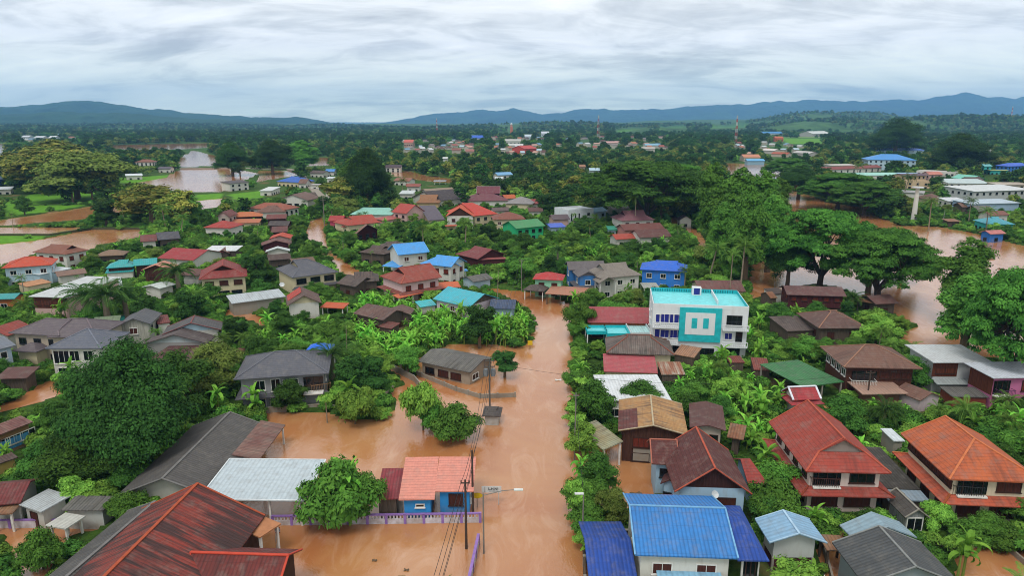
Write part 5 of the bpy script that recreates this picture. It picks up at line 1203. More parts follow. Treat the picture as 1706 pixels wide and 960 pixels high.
quick('cream two storey house with reddish brown hip roof', 'reddish brown hip roofed cream house',(822,366),(876,365),5.0,TR('7a4638',stain=.1),W_CR,R=(850,353),ends=(1,1),style='brown')
quick('bright green walled house with sage green gable roof', 'bright green house',(860,381),(909,376),5.0,ME('3c8450'),W_GREEN,R=(875,366))
quick('house with light grey pyramid roof left of the banana clump', 'light grey pyramid roof',(841,339),(887,340),3.8,TR('848080',stain=.1),W_CR,R=(863,327),ends=(1,1))
quick('low brown roof in front of the light grey pyramid roof', 'low brown roof before the pyramid',(822,352),(851,351),2.8,TR('5c4a48',stain=.2),W_W,d=8,p=.3)
quick('small orange roof peeking out behind the light grey pyramid', 'small orange roof',(842,331),(862,330),3.6,TR('b4582e',stain=.05),W_W,d=8)
quick('dull red roof right of the light grey pyramid roof', 'dull red roof',(882,340),(902,339),3.2,TR('8c3a3a',stain=.1),W_W,d=9)
quick('dark brown low roof right of the dull red one', 'dark brown low roof',(880,352),(905,352),2.8,TR('5a3c38',stain=.2),W_W,d=7)
h_ = quick('white cubic modern house with slit windows', 'white cubic modern house',(947,352),(989,349),6.0,ME('c4ccd0'),wallm('ccd2d6'),d=11,p=0,roof='flat',win=[('f',3.4,3,.5,2.8,'dark',.05,.5),('f',4.2,1,1.2,1.0,'dark',.7,.9)])
quick('pale blue gabled roof beside the white cubic house', 'pale blue gabled roof',(988,354),(1013,351),4.2,ME('7cb0cc'),W_WB,R=(1000,345))
quick('mauve grey small house left of the white cubic house', 'mauve grey small house',(921,366),(950,365),3.6,TR('5c4e54',stain=.2),W_PK,R=(936,357))
quick('low royal blue sheet roof among trees right of the green house', 'low royal blue roof',(917,379),(944,378),2.6,ME('3a5cc0'),W_WB,C=(940,371),p=.1,roof='shed')
h_ = house('white house with mauve pink gabled roof near the tall dark trees', 'mauve pink gabled white house')
h_.block((1035,368),(1092,366),R=(1060,350),h=5.0,p=.55,ends=(.5,.5),rm=TR('7c5058',stain=.1),wm=W_W,gm=W_MAR,style='plainbrown')
quick('pink walled house with long brownish red roof below the mauve gable', 'pink walled brownish red roofed house',(1040,384),(1108,381),3.2,TR('6c3e38',stain=.15),wallm('b47c74'),R=(1072,372),style='maroon')
quick('house with chocolate red gable roof and white lower wall', 'chocolate red roofed house',(1065,396),(1120,394),3.8,TR('5c3632',stain=.15),W_W,R=(1090,382),style='plainbrown')
quick('small bright orange red roof left of the chocolate red one', 'small bright orange red roof',(1026,399),(1064,397),2.8,TR('a04030',stain=.1),W_W,R=(1044,389))
quick('tiny teal roofed shed beside the pink walled house', 'tiny teal shed',(1013,383),(1029,383),2.4,ME('2c8c74'),W_WB,d=6,p=.1,roof='shed')
quick('grey sheet roofed house under the teak tree', 'grey roof under the teak tree',(1020,349),(1050,348),3.4,ASB,W_W,R=(1035,338))
quick('little white house with dark gable beside the narrow brown flood channel', 'little white house by the channel',(1131,367),(1155,367),3.2,TR('4c4248',stain=.2),W_W,R=(1143,357),p=.6,axis='w')
quick('rust brown low roof poking out of bushes below the green house', 'rust brown low roof',(636,414),(680,412),2.8,DARKR,W_OLD,R=(650,402),ends=(.5,.8))
quick('old dark timber house with brown gable left of the sky blue roofs', 'old dark timber house',(597,420),(640,424),3.8,TR('4c3c36',stain=.3),W_OLD,R=(620,408),ends=(.6,.6))
quick('white modern house at the edge of the far flooded fields', 'white modern house by the fields',(382,306),(416,303),5.2,CR('4a4448'),W_W,d=9,p=.1,roof='shed')
quick('long white metal shed with low roof near the flooded paddies', 'long white shed by the paddies',(209,293),(238,292),3.4,WHR,W_W,d=9,p=.1,roof='shed')
quick('brown roofed farmhouse among the trees beyond the paddies', 'brown farmhouse beyond the paddies',(224,270),(254,270),4.2,TR('7c4c38',stain=.1),W_W,d=12,ends=(.8,.8))
quick('shed with purple grey roof standing beside the far flooded field', 'purple grey shed',(262,281),(284,281),3.6,TR('54505c'),W_W,d=8)
quick('white metal roof among trees at the left edge below the giant tree clump', 'white roof below the giant trees',(-10,316),(19,315),3.4,WHR,W_W,d=9,p=.1,roof='shed')
quick('blue walled house nearly hidden at the left edge', 'blue walled house at the edge',(-10,300),(11,298),4.4,ME('4c7ca8'),W_BLUE,d=9)
quick('white house with dark purple roof in front of the wood', 'purple roofed white house',(641,279),(668,279),4.4,TR('44343c'),W_W,d=10)
quick('small grey shelter roof over the brown flooded plot', 'small grey shelter',(722,302),(743,302),2.8,ME('8c98a0'),None,d=8,posts=True,p=.1)
quick('light blue and white roofed house deep in the trees', 'light blue and white roofed house',(829,292),(855,291),4.2,ME('6ca0c8'),W_W,d=9)
quick('white shed half hidden left of the light blue and white roofed house', 'half hidden white shed',(824,297),(838,297),3.2,WHR,W_W,d=6,p=.1,roof='shed')
quick('blue gabled roof beyond the curved road', 'blue gable beyond the curved road',(541,286),(557,286),3.6,ME('3a7cc0'),W_W,d=9)
quick('dark brown roof left of the blue gable beyond the curved road', 'brown roof beyond the curved road',(515,288),(538,289),3.6,DARKR,W_W,d=9)
quick('pale brown two storey house right beside the very dark big tree', 'pale brown house beside the dark tree',(540,320),(558,320),5.0,TR('6a5452'),W_W,d=9,ends=(.8,.8))
quick('pale roof of a small shed beside the road under the dark tree', 'pale shed by the road',(543,297),(556,297),3.4,WHR,W_W,d=6,p=.1,roof='shed')
quick('brown roof peeping behind the shed across the flooded plot', 'brown roof by the flooded plot',(655,301),(682,302),3.4,TR('8c5c4c'),W_W,d=9)
quick('red brown roof near the palms beside the flooded plot', 'red brown roof by the palms',(676,311),(700,311),3.2,TR('8c4c40'),W_W,d=8)
# ---------------------------------------------------------------- town on the right bank
h_ = house('three storey white school with huge bright blue hip roof', 'white school with blue roof', 'school', 'school')
h_.block((1446,266),(1528,267),R=(1478,253),h=9.5,p=.35,ends=(1,1),rm=ME('3c88cc'),wm=W_WB,style='dark',dmax=26)
quick('blue roofed long building behind the white school', 'blue roof behind the school',(1473,251),(1541,250),7.0,ME('3468c0'),W_WB,d=14,ends=(1,1))
quick('low off-white building left of the white school', 'off-white building by the school',(1387,276),(1430,275),5.0,ME('b0aca4'),W_W,d=12,p=.05,roof='shed')
quick('long low rust red roofed row with tiny white gables', 'long rust red row',(1376,283),(1470,279),4.0,TR('7c3c38',stain=.1),W_W,d=10)
quick('very long pale mint roof in front of the rust red row', 'long pale mint roof',(1407,292),(1500,292),4.4,ME('94c8bc'),W_W,d=15,p=.2)
quick('light blue metal roof right of the long pale mint roof', 'light blue roof by the mint roof',(1500,291),(1536,291),4.6,ME('8cb4d0'),W_W,d=14,p=.15)
quick('white flat roofed block right of the school', 'white flat block',(1527,285),(1592,288),6.5,ME('b8b8b4'),W_W,d=12,p=0,roof='flat')
quick('row with purple brown roof and tan wall below the school', 'purple brown roofed row',(1508,293),(1545,292),5.0,TR('5c4858'),wallm('b89c80'),d=12,p=.2)
quick('beige box like house below the purple brown roof', 'beige box house',(1510,302),(1550,303),5.0,ME('a8988c'),wallm('c0a888'),d=8,p=0,roof='flat')
quick('salmon roofed house in the middle of the right bank town', 'salmon roofed town house',(1548,291),(1572,291),5.0,TR('b87464'),W_PK,d=10)
quick('sea green roofed house in the right bank town', 'sea green roofed town house',(1584,296),(1617,299),5.0,ME('6cb8a4'),W_W,d=12)
quick('long white warehouse with pale blue white roof in the right bank town', 'long white warehouse',(1580,305),(1652,306),5.4,ME('b0c0c0'),W_W,d=18,p=.08,roof='shed')
quick('large building with gleaming white roof at the right edge', 'large gleaming white roof',(1624,319),(1722,316),6.4,ME('c4c8c8'),wallm('b0b4b4'),d=20,p=.06,roof='shed')
quick('white house with small white roof near the concrete tower', 'small white roofed house near the tower',(1579,335),(1613,335),4.6,ME('c0c4c8'),W_W,d=9,p=.1,roof='shed')
quick('long pale blue walled shed below the gleaming white roof', 'long pale blue walled shed',(1618,340),(1702,338),4.8,ME('a8b8c4'),wallm('98b0c8'),d=12,p=.06,roof='shed',win=[])
quick('bright blue walled house with royal blue roof at the right edge', 'royal blue roofed house at the edge',(1680,277),(1720,276),5.0,ME('2c5cc4'),wallm('3070c0'),d=12,ends=(1,1))
quick('long yellow green roofed shed left of the royal blue house', 'yellow green roofed shed',(1650,284),(1682,284),3.6,ME('8c9a50'),W_TEAL,d=9,p=.1)
quick('small pale teal roofed house left of the yellow green shed', 'small pale teal roofed house',(1640,277),(1654,277),4.4,ME('5ca4a8'),W_TEAL,d=8)
quick('house with wide teal roof on the far river bank at the right', 'wide teal roof on the bank',(1644,373),(1692,374),3.4,ME('3c94a4'),W_TEAL,R=(1668,361),ends=(.8,.8))
quick('blue shack with pinkish roof at the river edge', 'blue shack with pinkish roof',(1650,390),(1677,389),3.2,TR('b8706c'),W_BLUE,R=(1664,383))
quick('rusty roofed house above the wide teal roof', 'rusty roof above the teal one',(1650,359),(1683,358),3.4,CR('7c4c40'),W_W,R=(1667,351))
quick('brown hip roof right of the concrete tower', 'brown hip roof by the tower',(1549,333),(1578,333),3.8,TR('64483c'),W_CR,R=(1563,322),ends=(1,1))
quick('long cream building with many dark windows at the right edge', 'long cream building',(1664,308),(1722,308),5.6,ME('a89c8c'),wallm('c0b4a0'),d=12,p=.05,roof='shed',style='dark')
quick('dark brown roofed house between the white roofs of the right bank town', 'dark brown roofed town house',(1614,301),(1640,301),5.0,DARKR,W_W,d=10)
quick('small grey white roof under trees left of the concrete tower', 'small grey white roof',(1500,320),(1540,322),3.6,ME('9c9c9c'),W_W,d=9,p=.2)
quick('grey roofed shed in front of the pale blue walled one', 'grey shed before the pale blue one',(1630,352),(1660,352),3.6,ASB,W_OLD,d=10)
quick('small brown roof between palms on the far river bank', 'small brown roof on the far bank',(1603,345),(1622,345),3.2,BRT,W_OLD,d=8)
quick('low tin roof near the thin pole on the far bank', 'low tin roof on the far bank',(1580,369),(1602,369),2.6,RUST,W_OLD,d=5,p=.1,roof='shed')
# ---------------------------------------------------------------- far town
rt = random.Random(77)
far_list = [((1239,262),(1268,262),5,'b0765c','c4b8a8',16,'large salmon roofed hall beyond the river bend'),((1245,268),(1275,268),4,'5c9cc4','7ca0b0',10,'light blue sheet roof beside the river bend'),
 ((1271,222),(1304,222),8,'3c78a8','a8b0b4',30,'wide blue roofed hall far behind the river'),((1292,230),(1306,230),8,'b0582e','b0643c',20,'tiny orange temple roof beside the wide blue hall'),((1355,223),(1384,222),9,'b8bcb8','9a9890',40,'long white factory roof on the far plain'),
 ((1284,256),(1312,257),4,'984c34','b8a898',12,'orange brown roof left of the river trees'),((1320,254),(1348,256),4,'a8a4a0','a8a49c',14,'grey white roof left of the school trees'),((1268,250),(1290,251),5,'c4bcb8','b8b0a8',12,'white pinkish roof in the far suburb'),
 ((784,230),(808,230),9,'2c58b4','a8b0b8',32,'big blue roofed hall in the far town'),((672,237),(688,237),9,'b0584a','b09080',24,'salmon red temple roof in the far town'),((874,248),(895,247),8,'a83c34','b0483c',22,'bright red gabled temple roof in the far town'),
 ((874,227),(886,227),9,'b0bcc4','b4c0c8',24,'small pale blue white block in the far town'),((841,235),(868,235),7,'a8a8a0','b0b0a8',20,'long greyish white market roof in the far town'),((846,242),(872,242),5,'b4b4b0','b4aca8',14,'cluster of white walled shops in the far town'),
 ((902,222),(915,222),10,'b8bcc4','b4b8c0',30,'white building at the foot of the reddish hill'),((1010,238),(1030,238),6,'b08a84','b8a8a0',16,'pinkish roofed row right of the tall mast'),((1075,242),(1098,242),5,'78a0b4','b4b0a8',16,'pale blue roof on the far green plain'),((1070,248),(1092,248),5,'a49c94','b8b0a8',14,'off-white row in the far gardens'),
 ((745,300),(745.5,300),3,'888888','888888',3,None),
 ((775,252),(790,252),5,'8c5c50','a09080',14,'brown gabled roof amid far treetops'),((752,250),(768,250),5,'7c4c40','a89c90',14,'dull red roof left of the brown gabled one'),((737,264),(746,264),4,'c0c4c0','b8b8b4',8,'small bright white shed amid far treetops'),((965,278),(976,278),4,'8c6850','b0a090',10,'tan roof amid the woods left of the umbrella trees'),((982,284),(1000,284),4,'9cb4c0','a8b0b0',10,'pale roof beside the umbrella trees'),
 ((35,228),(48,228),6,'b8bcc0','b0b4b4',20,'white roof at the far left'),((56,229),(72,229),6,'b0b4b8','b0b0ac',20,'pale roof right of the far left white roof'),((80,229),(92,229),6,'c4c8cc','b8b8b4',20,'bright white long roof at the far left'),
 ((208,262),(209,262),3,'888888','888888',3,None),((1560,262),(1572,262),4,'b8b8b4','b8b8b0',9,'white house between the two big dark trees'),((1648,250),(1652,250),6,'d0d0d0','c8c8c4',6,'tiny bright white hut at the far right')]
for a,b,hh,r1,w1,dd,lb in far_list:
    if lb: quick(lb, lb.split(' in the')[0].split(' beyond')[0].split(' amid')[0], a, b, hh, plain(r1,.6,.3), plain(w1,.8,.2), d=dd, p=.35, win=[('f',hh*.45,4,2.2,1.2,'dark')] if hh>5 else [], detail=False)
cols = [('8c5044','brick brown'),('b4b8b8','whitish'),('6c8ca4','dusty blue'),('a06a50','orange brown'),('7c7470','grey'),('b08c7c','pale salmon'),('5c4038','dark brown'),('9cb0b8','pale blue')]
k = 0; used = []
for zone,(x0,x1,y0,y1,nn) in {'west of the blue hall':(672,782,232,250,26),'east of the blue hall':(812,905,228,256,26),'along the foot of the hills':(920,1110,226,246,22),'beyond the river bend':(1225,1330,236,256,14),'on the far left plain':(20,120,224,232,7)}.items():
    for i in range(nn):
        for _ in range(30):
            px, py = rt.uniform(x0,x1), rt.uniform(y0,y1)
            if all(abs(px-q[0]) > 5 or abs(py-q[1]) > 2.2 for q in used): break
        used.append((px,py)); cc, cn = cols[rt.randrange(len(cols))]; w = rt.uniform(5,10)
        hs = House('house','house','far small house with %s roof in the town %s'%(cn,zone),'')
        hs.block((px,py),(px+w,py+rt.uniform(-.3,.3)),h=rt.choice([3.6,5.5]),d=rt.uniform(8,13),p=.4,rm=plain(cc,.7,.3),wm=plain('b4aca0',.8,.2),win=[],detail=False)
        hs.root['group'] = 'far %s roofed houses in the town %s'%(cn,zone)
LAND = [l for l in LAND if l[2]]

# ================================================================== walls, poles and small things
def wall_run(label, name, pts, h, t, mat, zb=-1.2, coping=None, post=None, pw=.28, step=3.0, cat='wall', slots=False, lower=None):
    """a boundary wall along flood-level pixels; posts are its own parts"""
    w = [P(x, y, .2) for x, y in pts]; root = thing(name, label, cat, w[0])
    wl = MB(); cp = MB(); o = w[0].copy()
    for a, b in zip(w, w[1:]):
        d = b-a; L = d.length; rz = atan2(d.y, d.x); m = (a+b)/2-o
        if slots:
            wl.box((m.x, m.y, (zb+h*.45)/2), (L, t, h*.45-zb), lower or mat, rz)
            cp.box((m.x, m.y, h+.04), (L, t+.1, .12), coping, rz)
            n = int(L/.36); u = d.normalized()
            for i in range(n):
                q = a+u*(L*(i+.5)/n)-o; wl.box((q.x, q.y, h*.45+(h*.55-.02)/2), (.17, t*.7, h*.55-.04), mat, rz)
        else:
            wl.box((m.x, m.y, (zb+h)/2), (L, t, h-zb), mat, rz)
            if coping: cp.box((m.x, m.y, h+.05), (L+.02, t+.1, .1), coping, rz)
    wl.build('balusters' if slots else 'wall', root)
    if cp.f: cp.build('coping', root)
    if post:
        for a, b in zip(w, w[1:]):
            L = (b-a).length; n = max(1, round(L/step)); rz = atan2((b-a).y, (b-a).x)
            for i in range(n+1):
                q = a.lerp(b, i/n)-o; g = MB(); g.box((q.x, q.y, (h+.12+zb)/2), (pw, pw, h+.12-zb), post, rz); g.build('post', root)
    return root
PUR = plain('8c6cac',.6,.3,name='purple_paint'); WPL = wallm('c8c4cc',dirt=.4)
wall_run('white balustrade wall with purple posts and coping between the two flooded yards','balustrade_wall',[(455,873),(800,868)],.85,.18,WPL,coping=PUR,post=PUR,slots=True,step=2.1)
wall_run('purple posted white balustrade wall leading to the bottom edge beside the street','balustrade_wall',[(797,905),(782,975)],.85,.18,WPL,coping=PUR,post=PUR,slots=True,step=2.1)
wall_run('low pinkish white wall at the lower left','low_wall',[(-30,878),(160,876)],.7,.16,WPL,coping=PUR,post=PUR)
wall_run('grey concrete garden wall in front of the bungalow in the flood','garden_wall',[(668,612),(760,650),(800,662),(858,660)],.5,.16,CEM,post=CEM)
wall_run('grey garden wall beside the slate roofed house','garden_wall',[(385,690),(540,680),(610,690),(655,650)],.6,.16,CEM,coping=CEM)
wall_run('grey concrete wall along the banana grove','garden_wall',[(628,602),(690,634),(700,646)],.9,.16,CEM)
wall_run('rough concrete wall at the track left of the slate roofed house','garden_wall',[(375,640),(420,575)],.8,.16,CEM)
wall_run('dark garden wall along the street in front of the nearest blue roof','garden_wall',[(972,910),(974,975)],.9,.2,W_OLD,post=CEM)
wall_run('wall behind the hedge between the street and the blue roofed house','garden_wall',[(974,893),(1052,896)],.8,.18,W_OLD,coping=CEM)
wall_run('low wall edging the flooded plot at the lower right','garden_wall',[(1545,912),(1672,908),(1720,950)],.35,.2,CEM)
wall_run('low wall between white hut and dark grey roof','garden_wall',[(1370,905),(1388,975)],.5,.2,CEM)
wall_run('weathered plank gate wall beside the red shed roof','plank_fence',[(632,857),(671,856)],1.9,.1,wallm('8a8680','wood'),cat='fence')
wall_run('long dark dyke wall between the flooded ponds','pond_dyke',[(-30,393),(85,393),(150,382),(240,382)],.7,.6,plain('4a4a34',.9,.1,name='dyke_earth'),cat='dyke')

CABLES = []
CONC = plain('77716a',.8,.2,name='concrete_pole'); RUSTP = plain('4a3c34',.8,.2,name='dark_pole'); CERAM = plain('5a3a30',.4,.4,name='insulator')
def pole(label, bx, by, ty, arms=1, arm=1.6, mat=CONC, r=.15, lean=(0, 0), transformer=False, lamp=None, name='utility_pole', cat='utility pole'):
    p = P(bx, by, 0); y = -(ty-IMH/2)/FPX; d = FW+UP*y; z = CAMH+p.y*(d.z/d.y)
    root = thing(name, label, cat, (p.x, p.y, 0)); g = MB(); g.tube([(0, 0, -1.2), (lean[0], lean[1], z)], [r, r*.65], mat, 8); g.build('pole', root)
    for i in range(arms):
        zz = z-.35-i*.9; g = MB(); g.box((lean[0], lean[1], zz), (arm, .09, .11), mat)
        co = g.build('crossarm', root)
        for k in range(3 if arm > 1 else 2):
            x = (-.5+k/(2 if arm > 1 else 1))*arm*.9; g = MB(); g.tube([(lean[0]+x, 0, zz+.05), (lean[0]+x, 0, zz+.28)], [.07, .05], CERAM, 6); g.build('insulator', co)
    if transformer:
        for sx in (-1, 1):
            g = MB(); g.tube([(sx*.55, -.35, z-2.6), (sx*.55, -.35, z-1.5)], [.32, .32], plain('6a7074',.5,.4,name='transformer_grey'), 12); g.box((sx*.55, -.35, z-2.05), (.78, .1, .7), plain('6a7074',.5,.4)); g.build('transformer', root)
    if lamp:
        ax, az = lamp; g = MB(); g.tube([(0, 0, z-.2), (ax*.6, 0, z+.25*az), (ax, 0, z+.35*az)], [.05, .05, .04], mat, 6); lo = g.build('lamp_arm', root)
        g = MB(); g.box((ax+.35*(1 if ax > 0 else -1), 0, z+.35*az), (.9, .26, .12), plain('c8ccc8',.4,.4,name='lamp_housing')); g.build('lamp_head', lo)
    root['top'] = z; return (p.x+lean[0], p.y+lean[1], z)
p1 = pole('dark concrete pole with bare top rising in front of the salmon roof',788,857,751,arms=0,mat=RUSTP,lean=(.0,0))
p2 = pole('tall dark cable pole standing in the flooded yard behind the balustrade wall',777,915,800,arms=1,arm=.9,mat=RUSTP)
p3 = pole('street lamp with long curved arm over the flooded street',806,923,823,arms=0,lamp=(3.1,1.2),r=.1,name='street_lamp',cat='street lamp')
p4 = pole('utility pole with twin grey transformers beside the tiny kiosk',816,678,598,arms=2,transformer=True,mat=plain('5c5a56',.8,.2,name='weathered_pole'))
p5 = pole('street lamp with greenish square head on the right verge of the flooded street',970,905,823,arms=0,lamp=(-.1,0),r=.09,name='street_lamp',cat='street lamp')
p6 = pole('thin grey pole on the right verge opposite the small kiosk',957,770,655,arms=1,arm=.8,r=.1)
p7 = pole('slim utility pole beside the dark carport at the bend',869,486,432,arms=1,arm=1.2,r=.12)
p8 = pole('utility pole in front of the beige canopy of the brown tiled house',1443,678,618,arms=1,arm=1.4,mat=RUSTP)
p9 = pole('slim pole standing left of the flooded lane near the bend',541,378,328,arms=2,arm=2.2,r=.2)
p10 = pole('slim pole at the right side of the lane among bushes',573,432,400,arms=0,r=.12)
p11 = pole('thin white pole near the low tin roof on the far bank',1571,372,350,arms=0,r=.12,mat=plain('a8a8a4',.6,.3))
p12 = pole('thin pole standing in the river flood left of the maroon stilted house',1290,480,465,arms=0,r=.08)
p13 = pole('thin pole in the grass near the mossy grey green roof',42,500,455,arms=1,arm=1.2,r=.12)
p14 = pole('flag pole with a small striped flag by the near left canopy',461,918,876,arms=0,r=.04,mat=plain('a8a8a4',.5,.4),name='flag_pole',cat='flag pole')
g = MB(); fl = [PUR]
for i,mm in enumerate(('a03030','c8c8c8','28306a','c8c8c8','a03030')): g.box((0,0,-.12*i),(.5,.02,.12),plain(mm,.7,.2))
o = g.build('flag', None, (p14[0]+.27,p14[1],p14[2]-.3)); tag(o,'small drooping flag striped red white and blue on the flag pole','flag')
ORDS = ['topmost left','topmost middle','topmost right','lowest']; CLAB = []
for o_ in ORDS: CLAB += ['%s cable running from the balustrade pole down past the bottom edge'%o_, '%s cable between the balustrade pole and the bare topped pole'%o_, '%s cable from the bare topped pole to the transformer pole'%o_]
CLAB += ['left cable from the transformer pole to the pole at the carport', 'right cable from the transformer pole to the pole at the carport']
def cable(a, b, sag, label='thin black overhead cable spanning beside the flooded street', r=.024, group='overhead cables along the street'):
    a, b = Vector(a), Vector(b); n = 14; pts = [a.lerp(b, i/n)-Vector((0, 0, sag*4*(i/n)*(1-i/n)))-a for i in range(n+1)]
    g = MB(); g.tube(pts, r, plain('1c1c1e',.6,.3,name='cable_rubber'), 5, cap=False); tag(g.build('overhead_cable', None, a), CLAB.pop(0) if CLAB and label.startswith('thin black') else label, 'cable')
for dx, dz in ((-.4,-.2),(0,-.2),(.4,-.2),(.1,-1.0)):
    cable((p2[0]+dx,p2[1],p2[2]+dz),(p2[0]+dx-3.5,22,p2[2]+dz+.5),1.0)
    cable((p2[0]+dx,p2[1],p2[2]+dz),(p1[0]+dx*.5,p1[1],p1[2]+dz),.3)
    cable((p1[0]+dx*.5,p1[1],p1[2]+dz),(p4[0]+dx*1.6,p4[1],p4[2]+dz),1.1)
for dx, dz in ((-.6,-.1),(.6,-.1)): cable((p4[0]+dx,p4[1],p4[2]+dz),(p7[0]+dx*.6,p7[1],p7[2]+dz-.1),1.6)
cable((p4[0],p4[1],p4[2]-.6),(p8[0],p8[1],p8[2]-.2),2.6,'thin long cable crossing from the transformer pole to the brown tiled house',.02,'cables to the houses on the right')
cable((p6[0],p6[1],p6[2]-.4),(p5[0],p5[1],p5[2]-.1),.6,'thin cable on the right verge between lamp and grey pole',.02,'cables on the right verge')
# name board beside the street
bp = P(808,842,0); sb = thing('street_sign','white rectangular name board with black lettering over the flooded street','sign',(bp.x,bp.y,0))
ws = 2.2; zc = 1.95
g = MB(); g.box((.75,0,zc),(ws,.07,.78),plain('c4c6c4',.5,.3,name='sign_white')); bo = g.build('board', sb)
g = MB(); g.box((.75-ws*.34,-.05,zc),(.05,.02,.72),RUSTP); g.build('divider', bo)
for xx, z0 in ((1.55,-1.2),(-.2,-1.2)):
    g = MB(); g.tube([(xx,.06,z0),(xx,.06,zc+.3)],.045,plain('b8bab8',.5,.4,name='sign_post')); g.build('post', sb)
tx = bpy.data.curves.new('lettering','FONT'); tx.body = 'L.H.N!'; tx.size = .42; tx.extrude = .008; tx.align_x = 'CENTER'; tx.align_y = 'CENTER'; tx.offset = .008
tmp = bpy.data.objects.new('lettering_curve', tx); COL.objects.link(tmp); bpy.context.view_layer.update()
lm = bpy.data.meshes.new_from_object(tmp); bpy.data.objects.remove(tmp); lm.materials.clear()
to = bpy.data.objects.new('lettering', lm); COL.objects.link(to); to.parent = sb; to.location = (.95,-.06,zc+.08); to.rotation_euler = (pi/2,0,0); lm.materials.append(plain('15181c',.6,.2,name='black_lettering'))
g = MB(); g.box((.95,-.05,zc-.2),(1.0,.02,.05),plain('6a6c6c',.6,.2,name='grey_line')); g.build('underline', bo)
g = MB(); g.tube([(0,0,-1.2),(0,0,1.6)],.04,RUSTP,6); yp = P(795,846,0); ys = thing('road_sign','yellow oval warning sign left of the white name board','sign',(yp.x,yp.y,0)); g.build('post', ys)
g = MB(); n = 20; g.poly([(.62*cos(2*pi*i/n),-.06,1.5+.34*sin(2*pi*i/n)) for i in range(n)],plain('c8a820',.5,.3,name='sign_yellow')); g.poly([(.62*cos(2*pi*i/n),-.03,1.5+.34*sin(2*pi*i/n)) for i in range(n)][::-1],RUSTP)
g.tube([(0,-.06,1.5),(0,-.03,1.5)],[.01,.01],RUSTP,4); g.build('sign_plate', ys)
q = P(883,583,0); g = MB(); g.tube([(0,0,-1.2),(0,0,1.3)],.05,RUSTP,6); ys = thing('road_sign','small yellow sign at the corner of the banana grove','sign',(q.x,q.y,0)); g.build('post', ys)
g = MB(); g.box((0,-.06,1.4),(.9,.05,.9),plain('c8a820',.5,.3)); g.build('sign_plate', ys)
# tiny kiosk
h_ = house('tiny white kiosk with dark tiled hip roof standing in the flood below the transformer pole', 'tiny white kiosk', 'kiosk', 'kiosk')
h_.block((803,693),(834,694),d=3.2,h=1.6,p=.5,ends=(.6,.6),rm=TR('4a4442',stain=.5),wm=wallm('b4b4b0'),ov=.35,win=[])
# blue tank, parasols, dish, small objects
def lathe(prof, mat, n=20):
    g = MB()
    for (r0, z0), (r1, z1) in zip(prof, prof[1:]):
        for k in range(n):
            a, b = 2*pi*k/n, 2*pi*(k+1)/n
            pts = [(r0*cos(a), r0*sin(a), z0), (r0*cos(b), r0*sin(b), z0), (r1*cos(b), r1*sin(b), z1), (r1*cos(a), r1*sin(a), z1)]
            if r0 < 1e-4: pts = [pts[0], pts[2], pts[3]]
            elif r1 < 1e-4: pts = pts[:3]
            g.poly(pts, mat)
    return g
q = P(203,843,1.0); t_ = thing('water_tank','round blue plastic water tank beside the grey asbestos shed','water tank',(q.x,q.y,-.6)); lathe([(0,0),(.95,0),(.98,.5),(.9,.6),(.98,.7),(.98,1.4),(.9,1.5),(.7,1.85),(.3,2.0),(0,2.0)],plain('2a3cb4',.35,.5,name='blue_plastic')).build('tank', t_); lathe([(0,2.0),(.28,2.0),(.28,2.12),(0,2.14)],plain('2030a0',.35,.5)).build('lid', t_)
def parasol(px, py, z, r, cm, lb):
    q = P(px, py, z); t_ = thing('parasol', lb, 'parasol', (q.x, q.y, 0)); lathe([(0, z+.5), (r*.5, z+.35), (r, z), (0, z+.1)], cm, 8).build('canopy', t_); g = MB(); g.tube([(0, 0, -1), (0, 0, z+.45)], .03, FRW, 6); g.build('pole', t_)
parasol(1083,841,1.0,.75,plain('c8b41c',.6,.3,name='yellow_cloth') if False else plain('c4b024',.6,.3),'small yellow parasol poking out of the flood behind the nearest blue roof')
parasol(1076,840.5,1.0,.7,plain('c0a832',.6,.3),'faded yellow parasol beside the pale blue house') if False else None
def dish(px, py, z, lb, r=.5):
    q = P(px, py, z); t_ = thing('satellite_dish', lb, 'satellite dish', (q.x, q.y, z)); g = lathe([(0, 0), (r*.5, r*.08), (r, r*.3)], plain('b8bcbc',.4,.4,name='dish_grey'), 16); o = g.build('reflector', t_, (0, 0, .5)); o.rotation_euler = (R(50), 0, R(20)); g = MB(); g.tube([(0, 0, -.4), (0, .05, .5)], .03, FRD, 5); g.build('mount', t_)
dish(1190,832,4.3,'small round satellite dish on the pale blue house wall',.4)
dish(985,474,3.0,'satellite dish on the edge of the salmon canopy')
dish(470,478,3.2,'satellite dish on the low long white roof',.6)
def ac(px, py, z, lb):
    q = P(px, py, z); t_ = thing('air_conditioner', lb, 'air conditioner', (q.x, q.y, z)); g = MB(); g.box((0, 0, 0), (.9, .4, .65), plain('b4b4b0',.5,.3,name='ac_casing')); b_ = g.build('casing', t_); g = MB(); g.tube([(-.15, -.21, 0), (-.15, -.24, 0)], .25, FRD, 14); g.build('fan_grille', b_)
ac(1189,845,1.6,'outdoor air conditioning unit on the pale blue wall above the blue roof')
g_ = (1119,745)
q = P(1070,768,.1); lt = thing('ladder','light metal ladder frame half sunk in the flood before the old wooden house','ladder',(q.x,q.y,0)); g = MB()
for sx in (-.55,.55): g.tube([(sx,0,-.8),(sx,0,1.1)],.035,FRW,6)
g.build('rails', lt)
for i in range(4):
    g = MB(); g.tube([(-.55,0,-.1+.32*i),(.55,0,-.1+.32*i)],.03,FRW,5); g.build('rung', lt)
